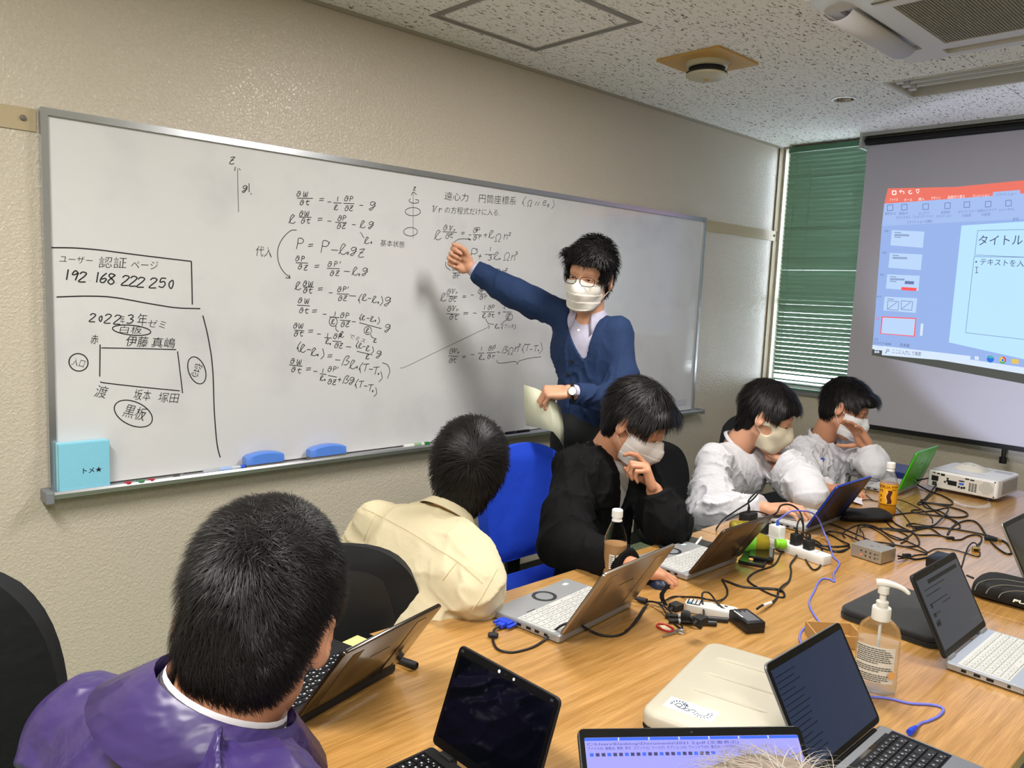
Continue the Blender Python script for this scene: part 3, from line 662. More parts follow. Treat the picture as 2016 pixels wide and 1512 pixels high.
c.g("d 512 1252;w 548 1258;d 517 1300;t 550 1308;= 602 1300;- 642 1312;1 685 1308;rho 680 1350 28;0 696 1360 9;d 725 1298;p 752 1300;' 772 1290 10;d 725 1370;z 750 1374;+ 780 1360 26;B 820 1360 48;g 850 1366 42;( 876 1382 56;T 903 1386 40;- 930 1396 5 20;T 957 1406 40;0 970 1425 10;) 988 1430 54").line((492, 1275), (568, 1282)).line((667, 1325), (705, 1330)).line((715, 1335), (765, 1345)).out('handwritten_equation')
# --- right block
e = Crop(780, 340, 3.979, .0026)
e.g('z 143 125 28').line((133, 155), (133, 330), (133, 515), lw=.0014).line((118, 178), (132, 152), (160, 172)).line((110, 203), (100, 222), (128, 238), (170, 235), (172, 215), (148, 210)).ell(130, 305, 60, 32).ell(112, 462, 54, 33).out('handwritten_diagram')
e.cjk('遠心力', 375, 185, 565, 202, 62).cjk('円筒座標系', 645, 205, 935, 228, 66).g('( 998 225 80;O 1045 238 48;e 1162 240 40;z 1190 258 20;) 1230 248 72').line((1085, 258), (1102, 226)).line((1106, 260), (1122, 228)).out()
e.g('v 300 285 48;R 343 292 40').out().cjk('の方程式だけに入る.', 378, 296, 805, 318, 52)
e.g("rho 330 488 75;d 385 430 42;v 428 435 36;R 455 452 20;d 402 495 42;t 432 490 40;= 522 475;- 577 488;d 618 450 40;p 642 450 40;d 618 510 36;R 655 505 36;+ 698 490 36;rho 748 482 60;O 798 508 62;n 860 502 46;2 890 480 22").line((362, 462), (475, 468)).line((600, 485), (668, 487)).out('handwritten_equation')
e.line((438, 560), (480, 525), (530, 518), (580, 525)).line((560, 512), (582, 524), (575, 530)).out('handwritten_arrow')
e.g("rho 500 612 40;- 535 640;p 605 640 88;' 632 602 20;+ 655 655 36;1 738 598 36;3 735 668 42;rho 788 652 60;0 812 676 10;O 866 655 62;n 918 665 48;3 942 632 26").line((695, 640), (770, 640)).out('handwritten_equation')
e.g("d 455 748 36;p 483 745 40;d 458 808 36;R 485 810 34;O 795 782 60;n 842 782 40;2 864 758 20").line((440, 785), (505, 785)).line((388, 700), (390, 735), (425, 765)).out('handwritten_equation')
e.g("rho 372 975 62;d 412 932 42;v 447 930 36;R 472 942 20;d 427 990 40;t 457 990 40;= 532 972;- 595 958;d 655 925 36;p 680 925 36;d 668 975 36;R 700 972 34;n 1040 935 30;1 1058 918 18").line((395, 965), (480, 970)).line((648, 950), (705, 950)).out('handwritten_equation')
e.g("d 417 1065 42;v 452 1062 36;R 478 1076 20;d 432 1130 40;t 468 1130 40;= 545 1103 18 36;- 615 1100 6 28;1 692 1055 34;d 730 1055 34;p 757 1055 36;rho 690 1118 38;d 730 1115 30;t 757 1118 30;+ 805 1100 30;( 848 1055 34;rho 885 1128 38").line((395, 1105), (495, 1108)).line((670, 1090), (770, 1090)).line((835, 1090), (905, 1092)).ell(886, 1130, 26, 28).line((868, 1150), (840, 1170), (815, 1195)).line((700, 1145), (722, 1180), (765, 1188)).out('handwritten_equation')
e.g('rho 785 1202 34;0 802 1216 9;( 830 1206 42;) 930 1206 42').out().cjk('ブシネ', 842, 1206, 918, 1206, 34)
e.g("d 432 1398 42;v 462 1395 34;R 486 1410 20;d 428 1470 38;t 458 1468 36;= 530 1445 12 26;- 597 1425 6 28;1 668 1378 34;rho 664 1445 36;0 685 1462 10;d 735 1375 36;p 764 1375 36;' 778 1350 12;d 728 1440 34;R 762 1440 30;- 800 1405 6 26;B 855 1388 60;O 897 1395 56;n 945 1382 46;2 967 1352 20;( 995 1375 82;T 1027 1370 56;- 1057 1384 5 22;T 1092 1376 50;0 1112 1392 12;) 1135 1375 92").line((408, 1435), (485, 1440)).line((640, 1415), (690, 1412)).line((708, 1412), (778, 1408)).out('handwritten_equation')
e.line((785, 1465), (800, 1490), (850, 1490), (930, 1478), (950, 1502), (962, 1476), (1050, 1452), (1135, 1442)).out('handwritten_brace')
ribbon_pts = [(788, 723), (796, 723), (850, 697), (900, 673), (963, 643)]
bb = B(); ribbon(bb, [bp2(*p) for p in smooth2(ribbon_pts, 4)], .0018); ribbon(bb, [bp2(960, 640), bp2(964, 643), bp2(962, 648)], .0024); bb.build('handwritten_line', M_ink2, board, recalc=False)
# maker's plate
bb = B(); ribbon(bb, [bp2(*p) for p in ((1335, 789), (1352, 787), (1352, 797), (1334, 799), (1335, 789))], .0016)
ribbon(bb, [bp2(1338+3.2*math.cos(k*.7), 794+3.4*math.sin(k*.7)) for k in range(10)], .002)
for k in range(3): ribbon(bb, [bp2(1343, 791+k*2.6), bp2(1350, 790+k*2.6)], .0018)
bb.build('maker_plate', M_blueprint, board, recalc=False)
# smudges
for (px, py, s_) in ((420, 455, .03), (112, 400, .02), (640, 905, .012), (590, 730, .012), (450, 395, .01)):
    pass

# ---- things on the tray (tray floor z = BZ0-.004)
TZ = BZ0-.0038
t = empty('sponge_block', (.652, 2.788, TZ+.0005), label='pale blue square sponge block standing at the left end of the tray', cat='sponge')
M_sp = mat('light_blue_foam', '#86cbe4', .85, bump=.5, bscale=180); M_sp2 = mat('pale_blue_foam', '#a5d9ea', .85, bump=.5, bscale=180)
B().rbox(.0, .152, 0, .018, 0, .158, .002).build('front_slab', M_sp, t); B().rbox(-.001, .150, .0184, .034, 0, .160, .002).build('middle_slab', M_sp2, t); B().rbox(.001, .151, .0344, .046, 0, .157, .002).build('back_slab', M_sp, t)
text('トメ★', .022, 'handwriting', M_ink, t, frame((.095, -.0006, .062), (1, 0, -.02), (0, 0, 1)), offset=.0002)
M_er = mat('blue_eraser_plastic', '#5b8be6', .35, coat=.3); M_felt = mat('dirty_grey_felt', '#77706c', .9)
def eraser(px, py, px2, lab):
    p0 = onz(px, py, BZ0); p1 = onz(px2, py, BZ0)
    x0_ = ony(px, py, 2.80).x; x1_ = ony(px2, py-3, 2.80).x; L = x1_-x0_
    t = empty('whiteboard_eraser', (x0_, 2.803, TZ), label=lab, cat='eraser', group='erasers on the whiteboard tray')
    B().rbox(.002, L-.002, -.019, .019, 0, .014, .002).build('felt_pad', M_felt, t)
    rings = []
    for k in range(13):
        u = k/12; zz = .046+.012*math.sin(PI*u); e_ = .0035 if k in (0, 12) else 0
        rings.append([(L*u, y_, z_) for y_, z_ in ((-.022+e_, .0145), (.022-e_, .0145), (.022-e_, zz-.006-e_), (.016, zz-e_), (-.016, zz-e_), (-.022+e_, zz-.006-e_))])
    B().loft(rings).build('grip', M_er, t, smooth=True, ang=40)
eraser(482, 895, 556, 'blue-handled whiteboard eraser with grey felt, left one on the tray')
eraser(608, 880, 678, 'blue-handled whiteboard eraser nearer the green marker, right one on the tray')
def pen(name, px, py, px2, py2, r_, body, cap, lab, capfrac=.3, capright=True, lblm=None):
    a_, b_ = ony(px, py, 2.795), ony(px2, py2, 2.795); L = b_.x-a_.x
    t = empty(name, (a_.x, 2.795, TZ+r_+.0006), label=lab, cat='marker pen')
    MX = Matrix.Rotation(PI/2, 4, 'Y'); c0, c1 = (0, 1-capfrac) if capright else (capfrac, 1)
    B().lathe([(r_*.8, c0*L), (r_*.97, c0*L+.003), (r_*.97, c1*L)], 14, MX).build('barrel', body, t, smooth=True)
    q0, q1 = (c1, 1) if capright else (0, c0)
    B().lathe([(r_, q0*L), (r_, q1*L-.003), (r_*.8, q1*L)] if capright else [(r_*.8, 0), (r_, .003), (r_, q1*L)], 14, MX).build('cap', cap, t, smooth=True)
    if lblm: B().lathe([(r_*1.01, L*.38), (r_*1.01, L*.66)], 14, MX, cap0=False, cap1=False).build('printed_sleeve', lblm, t, smooth=True)
    return t
M_pc = mat('clear_pen_plastic', '#dfe6ee', .15, trans=.5); M_pb = mat('pen_blue_cap', '#2f5fd0', .35); M_pg = mat('pen_green_cap', '#1f7a34', .35); M_pw = mat('pen_white_barrel', '#dcdcd6', .35)
pen('marker_pen', 400, 921, 482, 909, .0085, M_pc, M_pb, 'blue whiteboard marker lying left of the erasers on the tray', .12, True, mat('blue_label', '#9db8e8', .5))
pen('marker_pen', 795, 871, 845, 863, .0085, M_pw, M_pg, 'green-capped whiteboard marker lying on the middle of the tray', .22, True, mat('green_label', '#8fae8a', .5))
pen('marker_pen', 996, 853, 1016, 850, .0085, M_black, M_black, 'black marker at the left of two dark pens behind the teacher\'s paper', .4)
pen('marker_pen', 1018, 850, 1042, 846, .0085, M_black, M_black, 'black marker at the right of two dark pens behind the teacher\'s paper', .4)
M_mr = mat('red_magnet', '#a81f35', .35); M_mg = mat('green_magnet', '#3f7a55', .4)
for (px, py, m_, nm, r_) in ((252, 941, M_mr, 'leftmost red oval magnet lying on the tray beside the sponge', .014), (277, 938, M_mg, 'green oval magnet lying on the tray between two red magnets', .0155), (298, 935, M_mr, 'red oval magnet lying on the tray against the green magnet', .013)):
    x_ = ony(px, py, 2.79).x; t = empty('magnet', (x_, 2.79, TZ+.0005), label=nm, cat='magnet')
    B().lathe([(r_*.85, 0), (r_, .002), (r_*.9, .007), (r_*.4, .010), (.0001, .0105)], 20, sy=.8).build('plastic_cap', m_, t, smooth=True)
x_ = ony(348, 928, 2.79).x; t = empty('binder_clip', (x_, 2.79, TZ), label='small black binder clip with wire handles on the tray', cat='binder clip')
B().loft([[(xx, -.006, .0005), (xx, .006, .0005), (xx, .001, .011), (xx, -.001, .011)] for xx in (-.011, .011)]).build('spring_body', M_black, t)
B().tube(catmull([(-.006, .004, .002), (-.009, .011, .004), (0, .016, .006), (.009, .011, .004), (.006, .004, .002)], 5), .0007, 5).build('wire_handle', M_alu, t)
B().tube(catmull([(.008, -.004, .009), (.018, -.006, .012), (.024, -.001, .013), (.018, .004, .012), (.008, .003, .009)], 5), .0007, 5).build('wire_handle', M_alu, t)
# ================================================================= TABLES
TZ0 = .70
def table(name, x0, x1, y0, y1, lab, m):
    t = empty(name, (x0, y0, 0), label=lab, cat='table', group='wood-topped meeting tables pushed end to end')
    L, D_ = x1-x0, y1-y0
    B().rbox(0, L, 0, D_, TZ0-.028, TZ0, .002, rc=.012).build('tabletop', m, t)
    mg = mat('grey_table_leg', '#77797c', .45, .3)
    B().box(.06, L-.06, .10, .125, TZ0-.09, TZ0-.028).box(.06, L-.06, D_-.125, D_-.10, TZ0-.09, TZ0-.028).box(.06, .085, .125, D_-.125, TZ0-.09, TZ0-.028).box(L-.085, L-.06, .125, D_-.125, TZ0-.09, TZ0-.028).build('apron', mg, t)
    for lx in (.07, L-.07):
        for ly in (.11, D_-.11): B().rbox(lx-.022, lx+.022, ly-.022, ly+.022, 0, TZ0-.028, .004, rc=.008).build('leg', mg, t)
    return t
M_wood = wood_mat('oak_laminate'); M_wood2 = wood_mat('oak_laminate_far', 0)
table('meeting_table', .535, 2.333, .325, 1.478, 'oak-topped meeting table nearest the camera, under the cream hard case', M_wood)
table('meeting_table', 2.337, 4.09, .345, 1.484, 'oak-topped meeting table further off, under the projector', M_wood2)

# ================================================================= LAPTOPS
M_silver = mat('laptop_silver', '#a9abae', .36, .6, bump=.05, bscale=900); M_silver2 = mat('laptop_deck_silver', '#a7a9ab', .42, .45)
M_lidbrown = mat('dark_bronze_lid', '#4a3b30', .28, .5); M_keyw = mat('white_keycap', '#bfbfbc', .5); M_keyb = mat('black_keycap', '#15161b', .45)
M_scr_off = mat('dark_glossy_screen', '#04060b', .06, coat=1, croough=.03); M_rubber = mat('black_rubber', '#0d0d0e', .7)
M_bez = mat('black_bezel', '#08080a', .25)
M_port = mat('port_black', '#060607', .6); M_ring = mat('dark_ring', '#3b3c40', .4, .3); M_pad = mat('touchpad', '#8f9396', .35, .2)
_kc = {}
def key_mesh(w, d, m, h=.0022):
    k = (round(w, 4), round(d, 4), m.name)
    if k not in _kc:
        b = B(); b.loft([[(-w/2, -d/2, 0), (w/2, -d/2, 0), (w/2, d/2, 0), (-w/2, d/2, 0)], [(-w/2+.0008, -d/2+.0008, h), (w/2-.0008, -d/2+.0008, h), (w/2-.0008, d/2-.0008, h), (-w/2+.0008, d/2-.0008, h)]])
        me = bpy.data.meshes.new('key'); me.from_pydata(b.v, [], b.f); me.materials.append(m); _kc[k] = me
    return _kc[k]
def keyboard(root, w, y0, y1, z, km, individual, legend, margin=.012):
    rows = [(15, None), (14, None), (14, None), (13, None), (12, None), (0, 'space')]
    rh = (y1-y0)/6; kb = B().mat(km); ntot = 0; leg = B()
    for r_, (n, sp_) in enumerate(rows):
        yy = y0+rh*(r_+.5); hd = rh*(.62 if r_ == 0 else .86)
        if sp_: ws = [1, 1, 1, 1, 4.2, 1, 1, 1, 1, 1]
        else: ws = [1+(.5 if r_ == 2 else .9 if r_ == 3 else 1.3 if r_ == 4 else 0)*.6]+[1]*(n-2)+[1+(.4*r_ if r_ < 4 else 1.2)]
        tot = sum(ws); x_ = w-margin; k = (w-2*margin)/tot
        for q in ws:
            kw = q*k-.0022; cx = x_-q*k/2; x_ -= q*k
            if individual: link('key', key_mesh(kw, hd, km), root, Matrix.Translation((cx, yy, z)))
            else: kb.box(cx-kw/2, cx+kw/2, yy-hd/2, yy+hd/2, z, z+.0018)
            if legend:
                s_ = min(kw, hd)*.16; leg.add([(cx-s_+.002, yy-s_, z+.00235), (cx+s_+.002, yy-s_, z+.00235), (cx+s_+.002, yy+s_*.5, z+.00235), (cx-s_+.002, yy+s_*.5, z+.00235)], [(0, 1, 2, 3)])
                if q > .9 and (ntot*7) % 3: leg.add([(cx-.005, yy+.0025, z+.00235), (cx-.003, yy+.0025, z+.00235), (cx-.003, yy+.005, z+.00235), (cx-.005, yy+.005, z+.00235)], [(0, 1, 2, 3)])
            ntot += 1
    if not individual: kb.build('keys', None, root, kind='stuff', recalc=False)
    if leg.v: leg.build('key_legends', legend, root, kind='stuff', recalc=False)
def laptop(x, y, th, w, d, phi, h, lab, base, deck, lid, keym, legend=None, style='note', keys=False, screen=None, bezel=None, rc=.008, lt=.007, group=None):
    u = Vector((math.cos(R(th)), math.sin(R(th)), 0)); 
    M = Matrix.Translation((x, y, TZ0+.0004)) @ Matrix.Rotation(R(th), 4, 'Z')
    t = empty('laptop', M=M, label=lab, cat='laptop')
    if group: t['group'] = group
    B().rbox(0, w, -.004, d, .0025, h-.0008, .0025, rc=rc).build('base', base, t, smooth=True, ang=30)
    B().rbox(.003, w-.003, -.001, d-.003, h-.0008, h, .0004, rc=rc).build('palm_deck', deck, t)
    for fx in (.02, w-.02):
        for fy in (.015, d-.02): B().lathe([(.006, 0), (.006, .003)], 10, Matrix.Translation((fx, fy, 0))).build('rubber_foot', M_rubber, t)
    ky0, ky1 = (.022, .022+d*.50) if style != 'mac' else (.024, .024+d*.50)
    B().box(.008, w-.008, ky0-.003, ky1+.002, h-.0004, h+.0003).build('keyboard_well', keym if style == 'note' else M_bez, t)
    keyboard(t, w, ky0, ky1, h+.0003, keym, keys, legend, .012 if style != 'mac' else .02)
    cy_ = (ky1+d)/2
    if style == 'note':
        pr_ = B().lathe([(.024, 0), (.033, 0), (.033, .0012), (.030, .0018), (.026, .0018), (.024, .001)], 32, Matrix.Translation((w*.52, cy_, h)), cap0=False, cap1=False)
        pr_.build('round_touchpad_ring', M_ring, t, smooth=True)
        B().lathe([(.0235, 0), (.0235, .0006)], 28, Matrix.Translation((w*.52, cy_, h))).build('round_touchpad', M_pad, t)
        B().box(w-.05, w-.032, cy_+.008, cy_+.020, h, h+.0004).build('sticker', mat('sticker_blue', '#c9dcec', .4), t)
        B().box(w*.16, w*.26, ky1+.005, ky1+.008, h, h+.0003).build('maker_mark', M_ring, t)
    else:
        B().rbox(w*.32, w*.68, ky1+.008, d-.012, h, h+.0004, .0001, rc=.004).build('touchpad', M_pad if style == 'mac' else M_bez, t)
    # ports on the two sides
    for sx in (0, w):
        for k, (yy, pw) in enumerate(((.03, .010), (.055, .013), (.080, .014), (.12, .006) if sx else (.11, .013), (.15, .013))):
            if yy+pw < d-.02 and (style != 'mac' or k < 2): B().box(sx-.0006, sx+.0006, yy, yy+pw, h*.38, h*.38+.0065).build('port', M_port, t)
    # lid
    ML = Matrix.Translation((0, -.001, h+.001)) @ Matrix.Rotation(R(phi), 4, 'X')
    B().rbox(0, w, .004, d, 0, lt, .0018, ML, rc=rc+.002).build('lid', lid, t, smooth=True, ang=30)
    bz = bezel or M_bez
    B().rbox(.0015, w-.0015, .006, d-.0015, -.0012, .0002, .0004, ML, rc=rc).build('screen_bezel', bz, t)
    sm = screen or M_scr_off
    bt, bs = (.014, .009) if style != 'note' else (.016, .010)
    sc_ = B().rbox(bs, w-bs, .020 if style != 'mac' else .016, d-bt, -.0016, -.0010, .0001, ML, rc=.002).build('screen', sm, t)
    B().lathe([(.0022, 0), (.0022, .0006)], 10, ML @ Matrix.Translation((w/2, d-.008, -.0018))).build('webcam', M_port, t)
    if style == 'note':
        for k in (.012, w-.052): B().cyl((k, -.003, h+.001), (k+.04, -.003, h+.001), .0055, n=12).build('hinge', base, t, smooth=True)
        B().box(w*.12, w*.22, .02, d-.02, lt, lt+.0008, ML).box(w*.76, w*.86, .02, d-.02, lt, lt+.0008, ML).build('lid_rib', lid, t)
        B().box(w*.40, w*.60, d*.62, d*.62+.003, lt, lt+.0006, ML).build('lid_mark', M_ring, t)
    elif style == 'mac':
        B().cyl((.03, -.002, h-.002), (w-.03, -.002, h-.002), .005, n=12).build('hinge', M_bez, t, smooth=True)
    else:
        for k in (.03, w-.06): B().rbox(k, k+.03, -.012, .006, .004, h+.006, .003).build('hinge', M_blackm, t)
    return t, ML
M_leg_g = mat('grey_legend', '#8a8c92', .5); M_leg_w = mat('white_legend', '#c9ccd2', .5)
LP = {}
LP['silver'] = laptop(1.282, 1.167, 6.1, .314, .211, 122.1, .020, 'large silver laptop with white keys and a blue video plug, beside the cream-shirted man', M_silver, M_silver2, mat('silver_lid', '#9a8e80', .3, .75), M_keyw, M_leg_g)
LP['bronze'] = laptop(1.87, 1.22, 0, .271, .190, 123.6, .018, 'silver laptop with a dark bronze lid in front of the man in black', M_silver, M_silver2, M_lidbrown, M_keyw, M_leg_g)
LP['blue'] = laptop(2.607, 1.234, 0, .283, .198, 119.5, .018, 'laptop with a blue-edged dark lid in front of the man in a beige mask', M_silver, M_silver2, mat('blue_edged_lid', '#1f3cae', .3, .4), M_keyw, M_leg_g)
t_, ML_ = LP['blue']; B().rbox(.004, .279, .008, .194, .0068, .0078, .0004, ML_, rc=.006).build('lid_panel', mat('dark_plum_lid', '#2c1f2a', .3, .4), t_)
LP['green'] = laptop(3.477, 1.255, 2.1, .285, .190, 108.4, .018, 'laptop with a bright green lid next to the projector', M_silver, M_silver2, mat('bright_green_lid', '#3fb01e', .32, .25), M_keyw, M_leg_g)
M_scr5 = mat('grey_lit_screen', '#0b0d10', .12, coat=.8, emit='#4c5468', estr=.40)
LP['right'] = laptop(2.167+.287*0, .535, 179.9, .287, .194, 118.1, .018, 'silver laptop with a dim grey screen behind the pump bottle', M_silver, mat('pale_deck', '#a8b0bd', .4, .3), M_blackm, M_keyw, M_leg_g, keys=True, screen=M_scr5)
t_, ML_ = LP['right']
M_sl = mat('screen_text_dark', '#0b0d10', .2, emit='#20242c', estr=.3)
for k, (a, b_, c_) in enumerate([(.03, .16, .150), (.03, .12, .138), (.08, .10, .138), (.03, .14, .118), (.10, .15, .108), (.03, .07, .095), (.03, .05, .080), (.246, .255, .11), (.246, .258, .09), (.24, .262, .07), (.03, .22, .160)]):
    B().box(.287-b_ if k < 7 else a, .287-a if k < 7 else b_, c_, c_+(.0018 if k < 7 else .009), -.0019, -.0015, ML_).build('screen_text_line', M_sl, t_)
M_mac = mat('space_grey_aluminium', '#8d9096', .38, .7)
M_scr6 = mat('navy_lit_screen', '#05080d', .07, coat=1, croough=.03, emit='#1d3154', estr=.6)
LP['mac'] = laptop(1.495, .523, 180.3, .289, .196, 119.9, .016, 'space grey laptop with a dark navy screen in front of the cream hard case', M_mac, M_mac, M_mac, M_keyb, M_leg_g, style='mac', keys=True, screen=M_scr6, lt=.005, rc=.010)
t_, ML_ = LP['mac']
M_sl6 = mat('navy_screen_text', '#05080d', .1, emit='#0c131c', estr=.35)
for k in range(15):
    ww = (.07, .06, .075, .05, .078, .066, .08, .07)[k % 8]; B().box(.289-.012-ww, .289-.012, .168-k*.0095, .1693-k*.0095, -.0019, -.0015, ML_).build('screen_text_line', M_sl6, t_)
B().box(.026, .265, .016, .023, .0159, .0166).build('touch_strip', M_scr_off, t_)
LP['tablet'] = laptop(.795, .765, 90.3, .241, .176, 109.6, .016, 'small black laptop with a blank black screen at the near table edge', M_blackm, M_blackm, M_blackm, M_keyb, M_leg_w, style='slab', keys=True, lt=.006)
t_, ML_ = LP['tablet']
for (a, r_) in ((.100, .0025), (.135, .003)): B().lathe([(r_, 0), (r_, .0005)], 12, ML_ @ Matrix.Translation((a, .168, -.0021))).build('sensor', M_leg_w, t_)
for a in (.012, .226): B().box(a, a+.006, .166, .170, -.0019, -.0012, ML_).build('corner_mark', M_ring, t_)
LP['black'] = laptop(.654, 1.224, 14.1, .273, .194, 125.9, .022, 'black laptop whose glossy lid back faces the camera, beside the purple jacket', M_blackm, M_blackm, mat('glossy_black_lid', '#2b2219', .2, .5, coat=.6), M_keyb, M_leg_w)
M_scr9 = mat('bright_violet_screen', '#000000', .2, emit='#9f9df2', estr=.95)
LP['grey'] = laptop(.983, .354, 142.2, .339, .238, 140, .018, 'black laptop with a lit violet document screen at the bottom of the frame', M_blackm, M_blackm, M_blackm, M_keyb, M_leg_w, style='slab', keys=False, screen=M_scr9, lt=.007)
t_, ML_ = LP['grey']
w9, d9 = .339, .238
E9 = [mat('ui_blue', '#000000', .3, emit='#3f6cf0', estr=.9), mat('ui_pale', '#000000', .3, emit='#cfd0ff', estr=.95), mat('ui_text', '#000000', .3, emit='#5c5a9c', estr=.5)]
B().box(.009, w9-.009, d9-.0185, d9-.0145, -.0020, -.0015, ML_).build('tab_strip', E9[0], t_)
for k in range(6): B().box(w9-.06-k*.045, w9-.058-k*.045, d9-.0185, d9-.0145, -.0022, -.0019, ML_).build('tab_mark', E9[1], t_)
def scrtext(t, ML, s_, x0, x1, y_, h, m):   # reads left to right from the user's side: user's left is +x
    F = ML @ frame(((x0+x1)/2, y_, -.0022), (-1, 0, 0), (0, 1, 0))
    return text(s_, h, 'screen_words', m, t, F, width=abs(x1-x0))
scrtext(t_, ML_, 'ファイル(F)  編集(E)  検索  表示  コマンド(C)  ツール(T)  オプション(O)  ウィンドウ(W)  書式(S)  ヘルプ(H)', w9-.012, w9*.32, d9-.0295, .005, E9[2])
scrtext(t_, ML_, 'C:\\Users\\Desktop\\Documents\\2021 2.pdf (文書表示)', w9-.012, w9*.30, d9-.0235, .005, E9[2])
for k in range(22): B().box(w9-.02-k*.0085, w9-.0145-k*.0085, d9-.040, d9-.0355, -.0020, -.0015, ML_).build('toolbar_icon', E9[2 if k % 3 else 0], t_)
LP['far'] = laptop(2.918, .546, 178.4, .310, .184, 117.1, .018, 'laptop at the right edge of the photo with a black screen and pale metal rim', M_silver, M_silver2, mat('pale_metal_lid', '#a49b8d', .35, .6), M_keyb, M_leg_w, style='mac', lt=.006)
# ================================================================= THINGS ON THE TABLE
T0 = TZ0+.0004
def T(px, py, z=TZ0): return onz(px, py, z)
M_cable = mat('black_cable_rubber', '#121113', .45); M_lan = mat('violet_lan_cable', '#6a70cf', .45)
M_clear = mat('clear_bottle_plastic', '#f4f7f8', .04, trans=1, ior=1.12, alpha=.45); M_capw = mat('white_cap', '#e4e3df', .4)
def bottle_profile(Hh, r_):
    return [(r_*.72, .0), (r_*.92, .003), (r_, .012), (r_, Hh*.16), (r_*.96, Hh*.18), (r_, Hh*.20), (r_, Hh*.56), (r_*.97, Hh*.60), (r_*.80, Hh*.70), (r_*.52, Hh*.80), (r_*.40, Hh*.86), (r_*.40, Hh*.90)]
def bottle(M, Hh, r_, liquid, fill, capm, lab, label_z=None, label_m=None, cat='bottle'):
    t = empty('plastic_bottle', M=M, label=lab, cat=cat)
    pr = bottle_profile(Hh, r_)
    B().lathe(pr, 28, cap1=False).build('bottle_body', M_clear, t, smooth=True, ang=60)
    f = Hh*fill; lp = [(max(a-.0012, .001), z+.001) for a, z in pr if z < f]; lp.append((lp[-1][0] if f < Hh*.56 else np.interp(f, [p[1] for p in pr], [p[0] for p in pr])-.0012, f)); lp.append((.0001, f))
    B().lathe(lp, 28, cap1=False).build('liquid', liquid, t, smooth=True, ang=60)
    c0 = Hh*.895
    B().lathe([(r_*.46, c0-.012), (r_*.46, c0-.009), (r_*.42, c0-.008), (r_*.42, c0)], 24).build('neck_ring', capm, t, smooth=True)
    cb = B(); rings = []
    for (rr, z) in ((r_*.47, c0), (r_*.47, Hh-.003), (r_*.42, Hh), (.0003, Hh)):
        rings.append([((rr+(.0004 if k % 2 else -.0003)*(rr > .004))*math.cos(2*PI*k/40), (rr+(.0004 if k % 2 else -.0003)*(rr > .004))*math.sin(2*PI*k/40), z) for k in range(40)])
    cb.loft(rings).build('cap', capm, t)
    if label_m:
        B().lathe([(r_*1.015, label_z[0]*Hh), (r_*1.015, label_z[1]*Hh)], 32, cap0=False, cap1=False).build('wrap_label', label_m, t, smooth=True)
    return t
def arc_text(t, s_, r_, z, h, a0, a1, m, name='label_words', vertical=False, stretch=1):
    """letters laid round a cylinder, a0..a1 in degrees (local)"""
    n = len(s_)
    for i, ch in enumerate(s_):
        if ch == ' ': continue
        a = R(a0+(a1-a0)*(i+.5)/n); zz = z
        if vertical: a = R(a0); zz = z-h*(i+.5)*1.0
        F = Matrix.Translation((r_*math.cos(a), r_*math.sin(a), zz)) @ Matrix.Rotation(a+PI/2, 4, 'Z') @ Matrix.Rotation(PI/2, 4, 'X')
        text(ch, h, name, m, t, F)
# milk coffee bottle behind the silver laptop
M_coffee = mat('milk_coffee', '#a07a50', .3); M_tea = mat('green_tea', '#a8982c', .15, trans=.4, ior=1.33); M_orange = mat('orange_drink', '#c98a1e', .15, trans=.3)
pb = T(1208, 1141)
t = bottle(Matrix.Translation((pb.x, pb.y, T0)), .205, .0325, M_coffee, .52, M_capw, 'clear bottle of milky coffee with a white cap behind the silver laptop')
cd_ = math.degrees(math.atan2(-pb.y, -pb.x))
lb = B()
for k in range(2):
    a0 = R(cd_-28+k*34); rr = .0330
    n = 4; vs = []
    for z in (.040, .082):
        for q in range(n+1): a = a0+R(26)*q/n; vs.append((rr*math.cos(a), rr*math.sin(a), z))
    B().add(vs, [(q, q+1, n+1+q+1, n+1+q) for q in range(n)]).build('printed_panel', mat('white_print', '#d8d4cc', .5), t, recalc=False)
    for j in range(6):
        vs = []; z = .077-j*.006
        for zz in (z-.0022, z):
            for q in range(n+1): a = a0+R(3+(20-(j*5) % 7)*q/n); vs.append(((rr+.0003)*math.cos(a), (rr+.0003)*math.sin(a), zz))
        lb.add(vs, [(q, q+1, n+1+q+1, n+1+q) for q in range(n)])
lb.build('printed_lines', M_ink2, t, kind='stuff', recalc=False)
